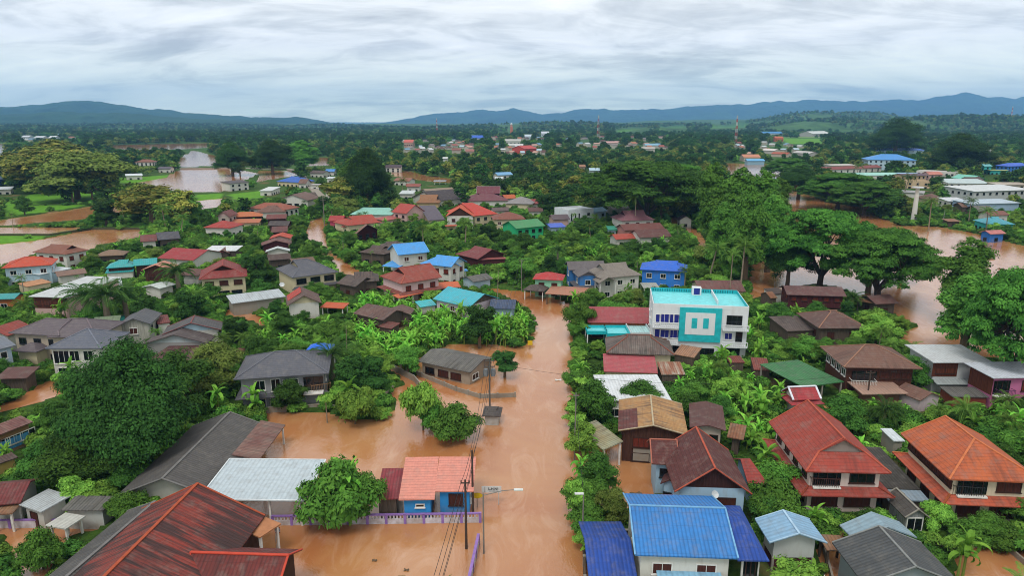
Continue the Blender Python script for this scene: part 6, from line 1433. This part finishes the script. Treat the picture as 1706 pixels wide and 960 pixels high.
# concrete monument tower on the far bank, masts, church tower, bridge
q = P(1521,372,0); top = 15.0; mt_ = thing('concrete_tower','slender white concrete tower with round platform among trees beyond the river','tower',(q.x,q.y,0)); lathe([(0,-1),(1.15,-1),(.75,top),(0,top)],W_W,16).build('shaft', mt_); lathe([(0,top),(2.3,top),(2.3,top+.45),(0,top+.45)],plain('b8bcc0',.6,.3),20).build('platform', mt_)
g = MB(); g.tube([(0,0,top+.4),(0,0,top+2.4)],.12,CONC,6); g.build('antenna', mt_)
def mast(px, py, ty, lb, w=3.0, frm=None):
    p = P(px, py, 0); p.z = float(hill_h(np.array([p.x]), np.array([p.y]))[0]); y = -(ty-IMH/2)/FPX; d = FW+UP*y; H = CAMH+p.y*(d.z/d.y)-p.z
    mt = thing('radio_mast', lb, 'radio mast', p); n = 9; rd, wh = plain('a43c34',.6,.3,name='mast_red'), plain('b8b8b4',.6,.3,name='mast_white'); w2 = w*.3
    for i in range(n):
        g = MB(); m = rd if i % 2 else wh; a, b = i/n, (i+1)/n; wa, wb = w*(1-a)+w2*a, w*(1-b)+w2*b; cs = ((-1,-1),(1,-1),(1,1),(-1,1)); th = max(.16, p.y/3600)
        for k in range(4):
            x, y_ = cs[k]; x2, y2 = cs[(k+1) % 4]
            g.bar((x*wa/2,y_*wa/2,H*a),(x*wb/2,y_*wb/2,H*b),th,th,m); g.bar((x*wa/2,y_*wa/2,H*a),(x2*wb/2,y2*wb/2,H*b),th*.7,th*.7,m); g.bar((x*wb/2,y_*wb/2,H*b),(x2*wb/2,y2*wb/2,H*b),th*.7,th*.7,m)
        g.build('lattice_section', mt)
mast(1225,243,192,'red and white lattice mast right of centre near the river bend',4)
mast(996,238,192,'red and white lattice mast just behind the far green plain',5)
mast(728,226,197,'faint lattice mast on the far left side of the town',5)
mast(1681,217,177,'slim lattice mast on the wooded hills at the far right',5)
mast(887,212,202,'very small far mast on the reddish hill',4)
q = P(852,224,0); ct = thing('church_tower','slim orange tower with white dome rising over the far town','tower',(q.x,q.y,0)); g = MB(); g.box((0,0,13),(9,9,26),plain('b46a4a',.8,.2)); g.box((0,0,29),(6.5,6.5,8),plain('b88068',.8,.2)); g.build('shaft', ct); lathe([(3.6,33),(3.4,35.5),(2.2,38),(0,39.5)],plain('c8c8c4',.6,.3),12).build('dome', ct)
a, b = P(1296,297,0), P(1330,302,0); br = thing('bridge','low concrete bridge crossing the flooded river at the bend','bridge',(a.x,a.y,0)); d = b-a; L = d.length; rz = atan2(d.y,d.x); g = MB(); g.box((d.x/2,d.y/2,1.5),(L+6,7,.7),CEM,rz); g.build('deck', br)
g = MB()
for s in (-1,1): g.box((d.x/2-sin(rz)*s*3.3,d.y/2+cos(rz)*s*3.3,2.4),(L+6,.3,.9),CEM,rz)
g.build('parapets', br)
for i in range(4): g = MB(); g.box((d.x*(i+.5)/4,d.y*(i+.5)/4,.2),(1.0,6,2.6),CEM,rz); g.build('pier', br)
# roads on the dry ground: the raised far road beside the paddies
def road(name, pts, w, z, mat):
    g = MB(); ws = [P(x, y, z) for x, y in pts]; L_ = []; R2 = []
    for i, p in enumerate(ws):
        d = (ws[min(i+1, len(ws)-1)]-ws[max(i-1, 0)]).normalized(); n = Vector((-d.y, d.x, 0)); L_.append(p+n*w/2); R2.append(p-n*w/2)
    for i in range(len(ws)-1): g.slab([[tuple(R2[i]), tuple(R2[i+1]), tuple(L_[i+1]), tuple(L_[i])]], 1.6, mat)
    o = g.build(name); o['kind'] = 'structure'
RDM = plain('8a8276',.9,.2,name='wet_concrete_road')
road('road',[(205,277),(300,280),(390,279),(440,281),(480,281),(500,287),(506,296)],5,.9,RDM)
road('road',[(541,352),(538,330),(520,312),(506,297)],5,.95,RDM)
rd2 = random.Random(5)
# floating debris
for i,(px,py,s_) in enumerate([(1540,412,1.2),(1650,432,1.6),(1668,448,1.0),(1664,402,.9),(868,716,.0),(1059,824,.9),(892,786,.0),(677,951,.35),(624,935,.3),(930,634,.7),(1635,452,.6)]):
    if s_ <= 0: continue
    q = P(px,py,.05); g = MB()
    for k in range(4): a = rd2.uniform(0,3.1); g.tube([(-s_*cos(a)*.8,-s_*sin(a)*.4,0),(s_*cos(a)*.8,s_*sin(a)*.4,.1)],.09*s_+.03,BARK if i not in (9,) else FRW,5)
    tag(g.build('driftwood',None,q), 'dark driftwood drifting on the wide river at the right' if px > 1400 else 'small dark driftwood floating in the flooded street and yards', 'driftwood', 'driftwood on the river' if px > 1400 else 'driftwood in the street')
# ================================================================== planting
SMALLW = [np.array(w) for w in WATER]
SILB = []
for pts, d in SIL:
    a = np.array(pts); SILB.append((a[:, 0].min(), a[:, 0].max(), a[:, 1].min(), a[:, 1].max(), d))
SILB = np.array(SILB); FT = [np.array(f) for f in FOOT]; FC = np.array([f.mean(0) for f in FT]); FR = np.array([np.hypot(*(f-f.mean(0)).T).max() for f in FT])
def inside_pts(x, y, polys): 
    for q in polys:
        if inpoly(np.array([x]), np.array([y]), q)[0]: return True
    return False
def near_house(x, y, r):
    d = np.hypot(FC[:, 0]-x, FC[:, 1]-y)
    for i in np.nonzero(d < FR+r)[0]:
        f = FT[i]; c = f.mean(0); u = (f[1]-f[0]); L = np.hypot(*u); u = u/max(L, 1e-6); v = np.array([-u[1], u[0]]); W = abs((f[3]-f[0])@v)
        q = np.array([x, y])-c
        if abs(q@u) < L/2+r and abs(q@v) < W/2+r: return True
    return False
def overlap(x, y, h, r):
    """worst share of a house's silhouette that a plant here would hide, and whether it covers visible water"""
    k = pxm((x, y, h/2)); cx, cb = pix((x, y, .3)); ct = pix((x, y, h))[1]; w = r*k
    x0, x1, y0, y1 = cx-w, cx+w, ct, cb
    m = SILB[:, 4] > y-.5
    ox = np.clip(np.minimum(SILB[:, 1], x1)-np.maximum(SILB[:, 0], x0), 0, None); oy = np.clip(np.minimum(SILB[:, 3], y1)-np.maximum(SILB[:, 2], y0), 0, None)
    ar = (SILB[:, 1]-SILB[:, 0])*(SILB[:, 3]-SILB[:, 2]); f = np.where(m, ox*oy/ar, 0)
    wt = 0
    for fx in (-.6, 0, .6):
        for fy in (.1, .5, .9):
            if inside_pts(cx+fx*w, ct+(cb-ct)*fy, WATER) : wt += 1
    return f.max() if len(f) else 0, wt
# ---- trees the photograph singles out (base pixel, top pixel, crown width in pixels)
BIG = [
 ('bigdark',232,782,562,None,205,'enormous dark green tree left of the long grey hall, upper crown'),
 ('bigmid',165,800,690,None,160,'enormous broad leafy tree below the other giant, nearest the rusty blue shuttered building'),
 ('olive',352,655,568,None,90,'mid sized glossy tree right behind the giant dark tree'),
 ('round_dark',303,690,585,None,110,'dark tree on the right flank of the giant tree'),
 ('shrubby2',705,714,632,None,62,'light green feathery tree standing in the flood'),
 ('shrubby',758,728,674,None,84,'rounded dense tree standing in the flood right of the feathery one'),
 ('shrubby',724,720,672,None,44,'small dark tree between the two flooded trees'),
 ('shrubby',565,868,766,None,128,'big leafy tree between the pale pavilion and the red shed roof'),
 ('round_mid',612,866,785,None,60,'dense leafy tree pressed against the red shed roof'),
 ('shrubby2',592,704,645,None,62,'bright bushy tree rising from the flood by the slate roofed house'),
 ('round_dark',484,684,632,None,60,'round tree in front of the slate roofed house'),
 ('oval_deep',586,668,590,None,56,'dark upright tree right of the slate roofed house'),
 ('oval_deep',618,660,590,None,56,'dark ragged tree beside the banana grove wall'),
 ('round_mid',680,625,575,None,44,'small grey green tree in front of the bungalow wall'),
 ('oval_deep',799,578,503,None,54,'upright willow like tree before the turquoise gabled house'),
 ('oval_deep',841,626,582,None,42,'small dark tree right of the bungalow in the flood'),
 ('round_dark',988,712,632,None,74,'dense dark tree on the verge left of the flat white roof'),
 ('round_dark',1066,678,634,None,76,'glossy tree growing in front of the flat white roof'),
 ('round_light',970,765,702,None,52,'airy tree leaning over the right verge of the street'),
 ('round_dark',995,828,752,None,68,'dark tree in the water between street and old wooden house'),
 ('olive',1020,878,812,None,54,'tall pale leafed sapling behind the blue roofs'),
 ('round_light',960,868,795,None,44,'yellowish green sapling behind the right street lamp'),
 ('shrubby',72,945,882,None,72,'leafy tree in the lower left garden'),
 ('shrubby',1290,868,798,None,90,'leafy tree at the left wall of the large brick red roofed house'),
 ('round_mid',965,560,500,None,50,'rounded green tree at the right bank of the bend'),
 ('round_mid',985,520,478,None,42,'small tree behind the rounded one at the bend'),
 ('oval_deep',1085,520,475,None,26,'narrow cypress like tree beside the white columned house'),
 ('rain',1365,478,342,None,165,'wide umbrella shaped rain tree standing in the river flood'),
 ('rain2',1462,500,378,None,165,'second spreading rain tree with crooked trunk over the flood'),
 ('tall',1598,540,388,None,84,'tall bright green tree at the river edge'),
 ('tall',1604,590,446,None,96,'dark massive tree leaning over the river at the right'),
 ('rain2',1690,650,448,None,190,'low spreading rain tree at the right edge over the river'),
 ('rain',1075,372,262,None,200,'huge umbrella crown of the dark grove in the centre right'),
 ('rain2',1120,352,268,None,120,'right hand umbrella crown of the dark central grove'),
 ('tall',1182,420,262,None,64,'very tall dark tree left of the feathery riverside trees'),
 ('tall',1225,440,270,None,74,'tall feathery tree at the riverside, middle one'),
 ('tall',1262,432,275,None,76,'tall ragged tree at the riverside with sky bright gaps'),
 ('tall',1200,458,330,None,56,'tall green tree under the very tall dark one'),
 ('tall',1290,400,290,None,50,'slim tall tree nearest the river channel'),
 ('tall',600,342,252,None,70,'massive near black tree in the centre left, left part'),
 ('bigdark',612,348,245,None,92,'massive near black tree in the centre left, right part'),
 ('bigdark',1312,474,368,None,88,'dense dark tree left of the umbrella shaped rain tree'),
 ('tall',1446,486,385,None,60,'bright leafy bamboo like tree between the two rain trees'),
 ('tall',1240,470,300,None,64,'leafy tree in front of the tall riverside trees'),
 ('tall',1278,452,318,None,60,'bushy tree between the riverside trees and the rain tree'),
 ('olive',1500,470,395,None,80,'spreading crown above the second rain tree'),
 ('bigdark',1660,560,480,None,76,'dark spreading mass of leaves beside the river at the right'),
 ('shrubby',1370,886,862,None,56,'dense hedge like shrub under the front wall of the large brick red roofed house'),
 ('shrubby2',1428,890,866,None,46,'loose shrub at the right front corner of the large brick red roofed house'),
 ('shrubby',1340,905,872,None,50,'dense shrub between the white hut and the brick red roofed house'),
 ('shrubby2',1560,885,838,None,46,'pale leafy shrub between the timber barn and the orange roofed house'),
 ('shrubby',1612,902,868,None,70,'dense shrub before the left front of the orange roofed house'),
 ('shrubby',1668,906,868,None,70,'dense shrub before the right front of the orange roofed house'),
 ('shrubby2',1590,922,893,None,40,'loose shrub by the wall of the flooded plot at the lower right'),
 ('round_mid',1700,880,830,None,60,'bushy tree at the right edge beside the orange roofed house'),
 ('ban2',1604,958,886,None,70,'big banana plant in the flooded plot at the lower right'),
 ('ban2',583,872,775,None,70,'banana plant growing out of the big leafy tree by the red shed roof'),
 ('ban1',365,688,640,None,46,'banana plant left of the slate roofed house'),
 ('papaya',545,702,655,None,30,'papaya tree before the porch of the slate roofed house'),
 ('papaya',240,845,812,None,52,'papaya tree in front of the long grey hall gable'),
 ('papaya',296,832,800,None,34,'second papaya tree beside the open gable of the long grey hall'),
 ('teak',575,352,292,None,64,'broad tree at the foot of the near black tree'),
 ('olive',565,362,325,None,56,'lighter green tree above the lane corner'),
 ('teak',958,343,288,None,50,'yellow topped tree left of the dark umbrella grove'),
 ('teak',1101,368,308,None,40,'yellow topped tree in front of the dark umbrella grove'),
 ('teak',255,374,305,None,95,'yellowish spreading tree by the flooded paddies'),
 ('teak',300,378,312,None,60,'yellow green tree right of the spreading one by the paddies'),
 ('oval_deep',178,376,332,None,40,'dark rounded tree left of the yellowish spreading tree'),
 ('olive',130,332,245,None,135,'giant yellow green tree mass at the upper left, near part'),
 ('teak',70,322,247,None,95,'giant yellow green tree mass at the upper left, left part'),
 ('teak',165,330,255,None,80,'giant yellow green tree mass at the upper left, right part'),
 ('teak',110,300,228,None,110,'yellow green crowns behind the giant tree mass'),
 ('teak',20,310,250,None,70,'olive green tree at the left edge of the giant mass'),
 ('bigdark',1595,290,220,None,100,'huge very dark tree right of the white school'),
 ('bigdark',1490,260,195,None,90,'huge dark tree behind the white school'),
 ('bigdark',1330,330,275,None,80,'dark tree on the far bank beside the bridge'),
 ('rain2',1395,348,285,None,110,'dark spreading tree on the far river bank, left of the mint roof'),
 ('rain2',1440,358,300,None,100,'dark spreading tree on the far river bank, right one'),
 ('oval_deep',1558,322,292,None,30,'dark upright tree in the middle of the right bank town'),
 ('rain2',1310,300,262,None,70,'spreading tree left of the bridge'),
 ('oval_deep',905,358,322,None,26,'dark small tree left of the mauve grey small house'),
 ('round_dark',1055,430,398,None,40,'dark rounded tree below the chocolate red roof'),
 ('round_dark',1050,455,425,None,26,'small round tree behind the grey brown roof'),
 ('bigdark',388,292,235,None,60,'dark tree group on the far flooded field'),('bigdark',455,290,232,None,70,'dark tall trees left of the curved road'),
 ('tall',505,285,230,None,50,'tall dark tree above the curved road'),('olive',400,292,262,None,30,'light round tree at the corner of the far flooded field'),
]
random.seed(11)
for key, bx, by, ty, _, w, lb in BIG:
    plant_px(key, bx, by, ty, lb, w=w)
for key, bx, by, ty, lb in [
 ('coco',705,432,375,'coconut palm towering above the roofs in the centre'),('coco',345,560,0,None),
 ('coco',512,512,482,'coconut palm beside the red and dark gabled house'),('coco',1463,600,545,'drooping coconut palm before the brown hip roofed house'),('coco2',1140,485,445,'coconut palm behind the bright blue house'),
 ('coco',1057,385,320,'coconut palm in front of the dark umbrella grove'),('coco2',275,390,340,'coconut palm among the yellowish trees'),('coco',290,372,326,'dark coconut palm by the far pond'),
 ('coco2',23,378,354,'lone palm on the left paddy dyke'),('coco',672,325,297,'palm beside the brown flooded plot'),('coco2',1428,300,272,'palm among the right bank roofs'),('coco',1545,385,330,'palm right of the concrete tower'),
 ('coco',1612,372,330,'palm beside the wide teal roof'),('coco2',1640,388,345,'palm above the blue shack'),('coco2',205,362,335,'short palm near the paddies'),
 ('oilpalm',150,540,478,'left oil palm before the long white roofed pink building'),('oilpalm',182,545,474,'middle oil palm before the long white roofed pink building'),('oilpalm',212,536,480,'right oil palm of the group by the pink building'),
 ('oilpalm',298,488,440,'oil palm left of the cream house'),('oilpalm',555,640,578,'pale drooping palm behind the slate roofed house'),('areca',1215,500,410,'areca palm in the right thicket'),('coco',1235,480,400,'palm in the dark thicket by the river'),
 ('coco2',1190,470,405,'broad palm in the thicket behind the blue house'),('coco2',1510,330,290,'palm near the beige box house')]:
    if lb: plant_px(key, bx, by, ty, lb)

# ---- the ragged line of shrubs and saplings on the right verge of the street
vr = random.Random(8); vp = [(960,500),(957,545),(962,600),(960,650),(958,700),(962,760),(968,820),(970,880),(975,930)]
for i in range(24):
    t_ = min(1, (i+vr.uniform(-.4, .4))/23 if i else 0)*(len(vp)-1); a_ = vp[int(min(t_, len(vp)-1.001))]; b_ = vp[int(min(t_, len(vp)-1.001))+1]; f_ = t_-int(min(t_, len(vp)-1.001))
    p_ = P(a_[0]+(b_[0]-a_[0])*f_+vr.uniform(-3, 14), a_[1]+(b_[1]-a_[1])*f_, .3); key = vr.choice(['round_mid', 'round_light', 'shrubby2', 'ban1', 'bush2', 'ban3', 'shrubby', 'papaya'])
    plant(key, p_.x, p_.y, vr.uniform(.32, .68) if 'round' in key or 'shrub' in key else vr.uniform(.6, 1.2))
# ---- everything that fills the gardens between the houses
rs = random.Random(2024); placed = []
def occupied(x, y, r):
    for (a, b, c) in placed:
        if (a-x)**2+(b-y)**2 < (r+c)**2*.42: return True
    return False
for p in PL: placed.append((p['x'], p['y'], p['r']*.8))
def zone(px, py):
    if inpoly(np.array([px]), np.array([py]), [(600,520),(680,500),(790,530),(885,530),(885,575),(760,580),(700,620),(640,610),(590,575)])[0]: return 'banana'
    if inpoly(np.array([px]), np.array([py]), [(1110,400),(1240,430),(1260,520),(1340,560),(1300,600),(1250,560),(1250,470),(1140,440)])[0]: return 'palmy'
    if inpoly(np.array([px]), np.array([py]), [(860,430),(940,420),(1000,420),(1060,430),(960,440),(900,450)])[0]: return 'banana2'
    if inpoly(np.array([px]), np.array([py]), [(1130,610),(1290,590),(1300,700),(1275,790),(1215,760),(1215,700),(1130,660)])[0]: return 'banana2'
    if inpoly(np.array([px]), np.array([py]), [(1430,690),(1700,660),(1720,760),(1620,700),(1530,690)])[0]: return 'banana2'
    return 'mix'
BAN = ['ban1','ban2','ban3']; NB = dict(tree=0, ban=0, bush=0, palm=0)
LIM = dict(tree=225, ban=290, bush=200, palm=60)
def try_plant(px, py, kind):
    p = P(px, py, .3); x, y = p.x, p.y
    if inside_pts(px, py, WATER) and kind != 'water': return False
    z = zone(px, py)
    if kind == 'tree': key = rs.choice(['round_dark','round_mid','shrubby','round_light','oval_deep','olive','shrubby2','round_dark'] if y < 330 else ['f_dark','f_mid','f_deep','f_light','f_olive','f_yel'])
    elif kind == 'ban': key = rs.choice(BAN)
    elif kind == 'bush': key = rs.choice(['bush','bush2','bush3'])
    else: key = rs.choice(['coco','coco2','areca','oilpalm'])
    pr = PROTO[key]; s = rs.uniform(.6, 1.1) if kind != 'bush' else rs.uniform(.7, 1.5)
    for _ in range(3):
        h, r = pr['h']*s, pr['r']*s
        if near_house(x, y, r*(.55 if kind == 'tree' else .35)): return False
        if kind == 'ban':
            if any((a-x)**2+(b-y)**2 < (1.3 if 'banana' in z else 2.2)**2 for a, b, c in placed if abs(a-x) < 3): return False
        elif occupied(x, y, r): return False
        f, wt = overlap(x, y, h, r)
        if f < .16 and wt <= (1 if kind != 'bush' else 2): break
        s *= .72
    else: return False
    if pr['h']*s < .9: return False
    plant(key, x, y, s); placed.append((x, y, pr['r']*s*(.8 if kind != 'ban' else .5))); NB[kind if kind in NB else 'palm'] += 1
    return True
# grove first, then gardens from near to far
for _ in range(2500):
    if NB['ban'] > 120: break
    px, py = rs.uniform(590, 890), rs.uniform(505, 622)
    if zone(px, py) == 'banana': try_plant(px, py, 'ban')
for _ in range(700):
    if NB['ban'] > 215: break
    px, py = rs.uniform(860, 1700), rs.uniform(415, 790)
    if zone(px, py) == 'banana2' or (zone(px, py) == 'palmy' and rs.random() < .6): try_plant(px, py, 'ban')
for _ in range(9000):
    # uniform over the ground, up to 330 m, thinning with distance
    y = rs.uniform(48, 330); x = rs.uniform(-1, 1)*(y*.80+8)
    px, py = pix((x, y, .3))
    if not (-60 < px < IMW+60): continue
    k = rs.random(); z = zone(px, py)
    kind = 'tree' if k < .34 else 'ban' if k < (.60 if y < 230 else .45) else 'palm' if k < .68 else 'bush'
    if z == 'palmy': kind = rs.choice(['palm','ban','tree'])
    if z == 'banana' : kind = 'ban'
    if NB[kind] >= LIM[kind]: continue
    try_plant(px, py, kind)
FK = ['f_dark','f_mid','f_deep','f_yel','f_light','f_olive']; nf = 0
for _ in range(3000):
    if nf >= 62: break
    y = rs.uniform(330, 520); x = rs.uniform(-1, 1)*y*.76; px, py = pix((x, y, .3)); key = FK[nf % 6]; pr = PROTO[key]; s = rs.uniform(.8, 1.3)
    if inside_pts(px, py, WATER+FIELDS) or near_house(x, y, 4) or occupied(x, y, pr['r']*s): continue
    f, wt = overlap(x, y, pr['h']*s, pr['r']*s)
    if f > .12 or wt > 0: continue
    plant(key, x, y, s); placed.append((x, y, pr['r']*s)); nf += 1
print('PLANTED', NB, len(PL))

# ---- labels for every plant: what it looks like and the building it stands by
def relation(p, l):
    px, py = pix((p['x'], p['y'], p['h']*.5)); dx = px-l[0]; dd = p['y']-l[3]; k = pxm((p['x'], p['y'], 1)); mx = dx/k
    if abs(mx) > 9 and abs(mx) > abs(dd)*.7: return 'right of' if mx > 0 else 'left of'
    return 'behind' if dd > 0 else 'in front of'
SIZE = [('small', .8), ('', 1.0), ('tall', 9)]
bylab = {}
for p in PL:
    if p['label']: continue
    w = sorted(LAND, key=lambda l: hypot((pix((p['x'], p['y'], 2))[0]-l[0]), 2.2*(pix((p['x'], p['y'], 2))[1]-l[1])))[:4]; p['near'] = w
    ds = PROTO[p['key']]['desc']; sz = 'small ' if p['s'] < .74 else 'large ' if p['s'] > (.98 if 'bush' not in p['key'] else 1.25) else ''
    if ds.startswith('low') and sz == 'large ': sz = 'wide '
    p['base'] = sz+ds; p['ck'] = '%s %s the %s' % (p['base'], relation(p, w[0]), w[0][2]); bylab.setdefault(p['ck'], []).append(p)
ORD = ['nearest','second nearest','third nearest','fourth nearest','fifth nearest','sixth nearest','seventh nearest','eighth nearest','ninth nearest','tenth nearest']
short = lambda s, n=16: ' '.join(s.split()[:n])
for ck, ps in bylab.items():
    if len(ps) == 1: ps[0]['lab'] = ck
    else:
        ps.sort(key=lambda p: p['y'])
        for i, p in enumerate(ps): p['lab'] = (ORD[i]+' ' if i < len(ORD) else '%dth nearest ' % (i+1))+ck
seen = set()
for p in PL:
    lab = p['label'] or p['lab']
    if len(lab.split()) > 16:
        lab = lab.replace(' two storey', '').replace(' and ', ' ').replace(' broadleaf', '').replace(' with palmate leaves', '').replace(' flowering', '')
        if len(lab.split()) > 16: lab = lab.replace(' nearest', '', 1) if lab.count('nearest') > 1 else lab.replace('bushy ', '').replace('upright ', '').replace('loose ', '')
        lab = short(lab)
    p['root']['label'] = lab
    if not p['label']:
        k = PROTO[p['key']]['kind'].replace('_', ' '); p['root']['group'] = {'bush': 'bushes', 'banana plant': 'banana plants'}.get(k, k+'s')+' in the gardens'

# ================================================================== masses nobody could count
def scatter(name, pts, scl, src, seed=0):
    """one object: instances of existing crowns on points"""
    me = bpy.data.meshes.new(name); n = len(pts); me.vertices.add(n); me.vertices.foreach_set('co', np.asarray(pts, 'f').ravel())
    rng = np.random.default_rng(seed)
    for k, v in (('sc', scl), ('rot', rng.uniform(0, 6.28, n))): a = me.attributes.new(k, 'FLOAT', 'POINT'); a.data.foreach_set('value', np.asarray(v, 'f'))
    a = me.attributes.new('idx', 'INT', 'POINT'); a.data.foreach_set('value', rng.integers(0, len(src), n).astype('i')); me.update()
    o = link(name, me); o['kind'] = 'stuff'
    ng = bpy.data.node_groups.new(name, 'GeometryNodeTree'); ng.interface.new_socket('Geometry', in_out='INPUT', socket_type='NodeSocketGeometry'); ng.interface.new_socket('Geometry', in_out='OUTPUT', socket_type='NodeSocketGeometry')
    N_ = ng.nodes; gi = N_.new('NodeGroupInput'); go = N_.new('NodeGroupOutput'); jn = N_.new('GeometryNodeJoinGeometry'); ip = N_.new('GeometryNodeInstanceOnPoints')
    for s_ in src:
        oi = N_.new('GeometryNodeObjectInfo'); oi.inputs['Object'].default_value = s_; oi.inputs['As Instance'].default_value = True; oi.transform_space = 'ORIGINAL'; ng.links.new(oi.outputs['Geometry'], jn.inputs[0])
    def attr(nm, ty):
        q = N_.new('GeometryNodeInputNamedAttribute'); q.data_type = ty; q.inputs[0].default_value = nm; return q.outputs[0]
    cx = N_.new('ShaderNodeCombineXYZ'); ng.links.new(attr('rot', 'FLOAT'), cx.inputs[2])
    ng.links.new(gi.outputs[0], ip.inputs['Points']); ng.links.new(jn.outputs[0], ip.inputs['Instance']); ip.inputs['Pick Instance'].default_value = True
    ng.links.new(attr('idx', 'INT'), ip.inputs['Instance Index']); ng.links.new(cx.outputs[0], ip.inputs['Rotation']); ng.links.new(attr('sc', 'FLOAT'), ip.inputs['Scale'])
    ng.links.new(ip.outputs[0], go.inputs[0]); m = o.modifiers.new('scatter', 'NODES'); m.node_group = ng; return o
def src_of(keys):
    o = []
    for k in keys:
        for p in PL:
            if p['key'] == k: o.append([c for c in p['root'].children if c.name.startswith(('crown', 'leaves'))][0]); break
        else: print('NO SOURCE', k)
    return o
FPOLY = [np.array(f) for f in FPW]; WPOLY = [np.array(w) for w in WPW]
def free_mask(X, Y, pad=2.0, scale_far=True):
    PXY = np.array([pix((x, y, .3)) for x, y in zip(X, Y)]); ok = np.ones(len(X), bool)
    for w in WPW: ok &= ~inpoly(X, Y, w)
    for w in FPW: ok &= ~inpoly(X, Y, w)
    for f, c, r in zip(FT, FC, FR):
        m = (np.hypot(X-c[0], Y-c[1]) < r+pad) & ok
        for i in np.nonzero(m)[0]:
            u = (f[1]-f[0]); L = np.hypot(*u); u = u/max(L, 1e-6); v = np.array([-u[1], u[0]]); W = abs((f[3]-f[0])@v); q = np.array([X[i], Y[i]])-c
            if abs(q@u) < L/2+pad*.4 and abs(q@v) < W/2+pad*.4: ok[i] = False
    return ok, PXY
def hide_mask(X, Y, H, Rr, PXY, lim=.12, water=True, strict=False):
    ok = np.ones(len(X), bool); Z = np.zeros(len(X))
    k = FPX/(Y*cos(PITCH)+CAMH*sin(PITCH)); cb = PXY[:, 1]; ct = cb-H*k*.93; w = Rr*k; cx = PXY[:, 0]
    for x0, x1, y0, y1, d in SILB:
        ar = max((x1-x0)*(y1-y0), 4); ox = np.clip(np.minimum(x1, cx+w)-np.maximum(x0, cx-w), 0, None); oy = np.clip(np.minimum(y1, cb)-np.maximum(y0, ct), 0, None)
        ok &= ~((d > Y-.5) & (ox*oy/ar > lim))
        if strict: ok &= ~((d > Y-.5) & (cx > x0-w*.5) & (cx < x1+w*.5) & (ct < y0+(y1-y0)*.75) & (cb > y0))
    if water:
        for q in WATER+FIELDS:
            for fy in (.15, .5, .9):
                for fx in ((-.6, 0, .6) if strict else (0,)): ok &= ~inpoly(cx+fx*w, cb+(ct-cb)*fy, q)
    return ok
rng = np.random.default_rng(99)
# undergrowth: low bushes over all dry ground near the camera
n = 24000; Y = 45+(rng.random(n)**.8)*330; X = rng.uniform(-1, 1, n)*(Y*.82+12); ok, PXY = free_mask(X, Y, 1.0); S = rng.uniform(.45, 1.15, n)
ok &= hide_mask(X, Y, 1.3*S, 1.2*S, PXY, .10)
scatter('undergrowth', np.stack([X, Y, np.full(n, .25)], -1)[ok], S[ok], src_of(['bush', 'bush2', 'bush3']), 1)
# woods: the continuous tree cover behind the village
def woods(name, n, y0, y1, keys, smin, smax, seed, hh=8.5, rr=4.4, lim=.10, power=1.0, spread=.82, ymax=None):
    rng = np.random.default_rng(seed); Y = y0+(rng.random(n)**power)*(y1-y0); X = rng.uniform(-1, 1, n)*(Y*spread+15)
    ok, PXY = free_mask(X, Y, 5.0 if y0 > 90 else 2.5); S = rng.uniform(smin, smax, n)
    if y0 < 90: ok &= ~inpoly(PXY[:, 0], PXY[:, 1], [(600,520),(680,500),(790,530),(885,530),(885,575),(760,580),(700,620),(640,610),(590,575)])
    ok &= hide_mask(X, Y, hh*S, rr*S, PXY, lim, strict=True)
    if y0 > 900: ok &= fbm(X/170, Y/330, 3, 31) < .60
    Z = hill_h(X, Y)+.2
    scatter(name, np.stack([X, Y, Z], -1)[ok], S[ok], src_of(keys), seed); print(name, ok.sum())
FARK = ['f_dark', 'f_mid', 'f_deep', 'f_yel', 'f_light', 'f_olive']
woods('garden_thicket', 5200, 48, 340, ['round_mid', 'round_dark', 'shrubby2', 'round_light', 'ban2', 'ban1', 'shrubby', 'coco2', 'ban3'], .38, .75, 3, 7, 3.5, .08)
woods('woodland', 11000, 300, 1000, ['f_dark', 'f_mid', 'f_deep', 'f_dark', 'f_olive', 'f_light', 'f_deep', 'f_yel'] , .65, 1.1, 4, hh=10.5, lim=.06)
woods('distant_woodland', 40000, 950, 4200, ['f_dark', 'f_mid', 'f_deep', 'f_olive'], 1.0, 1.7, 5, hh=10, lim=.25, spread=.85)
for p in PL:
    if 'lab' in p or p['label']: pass
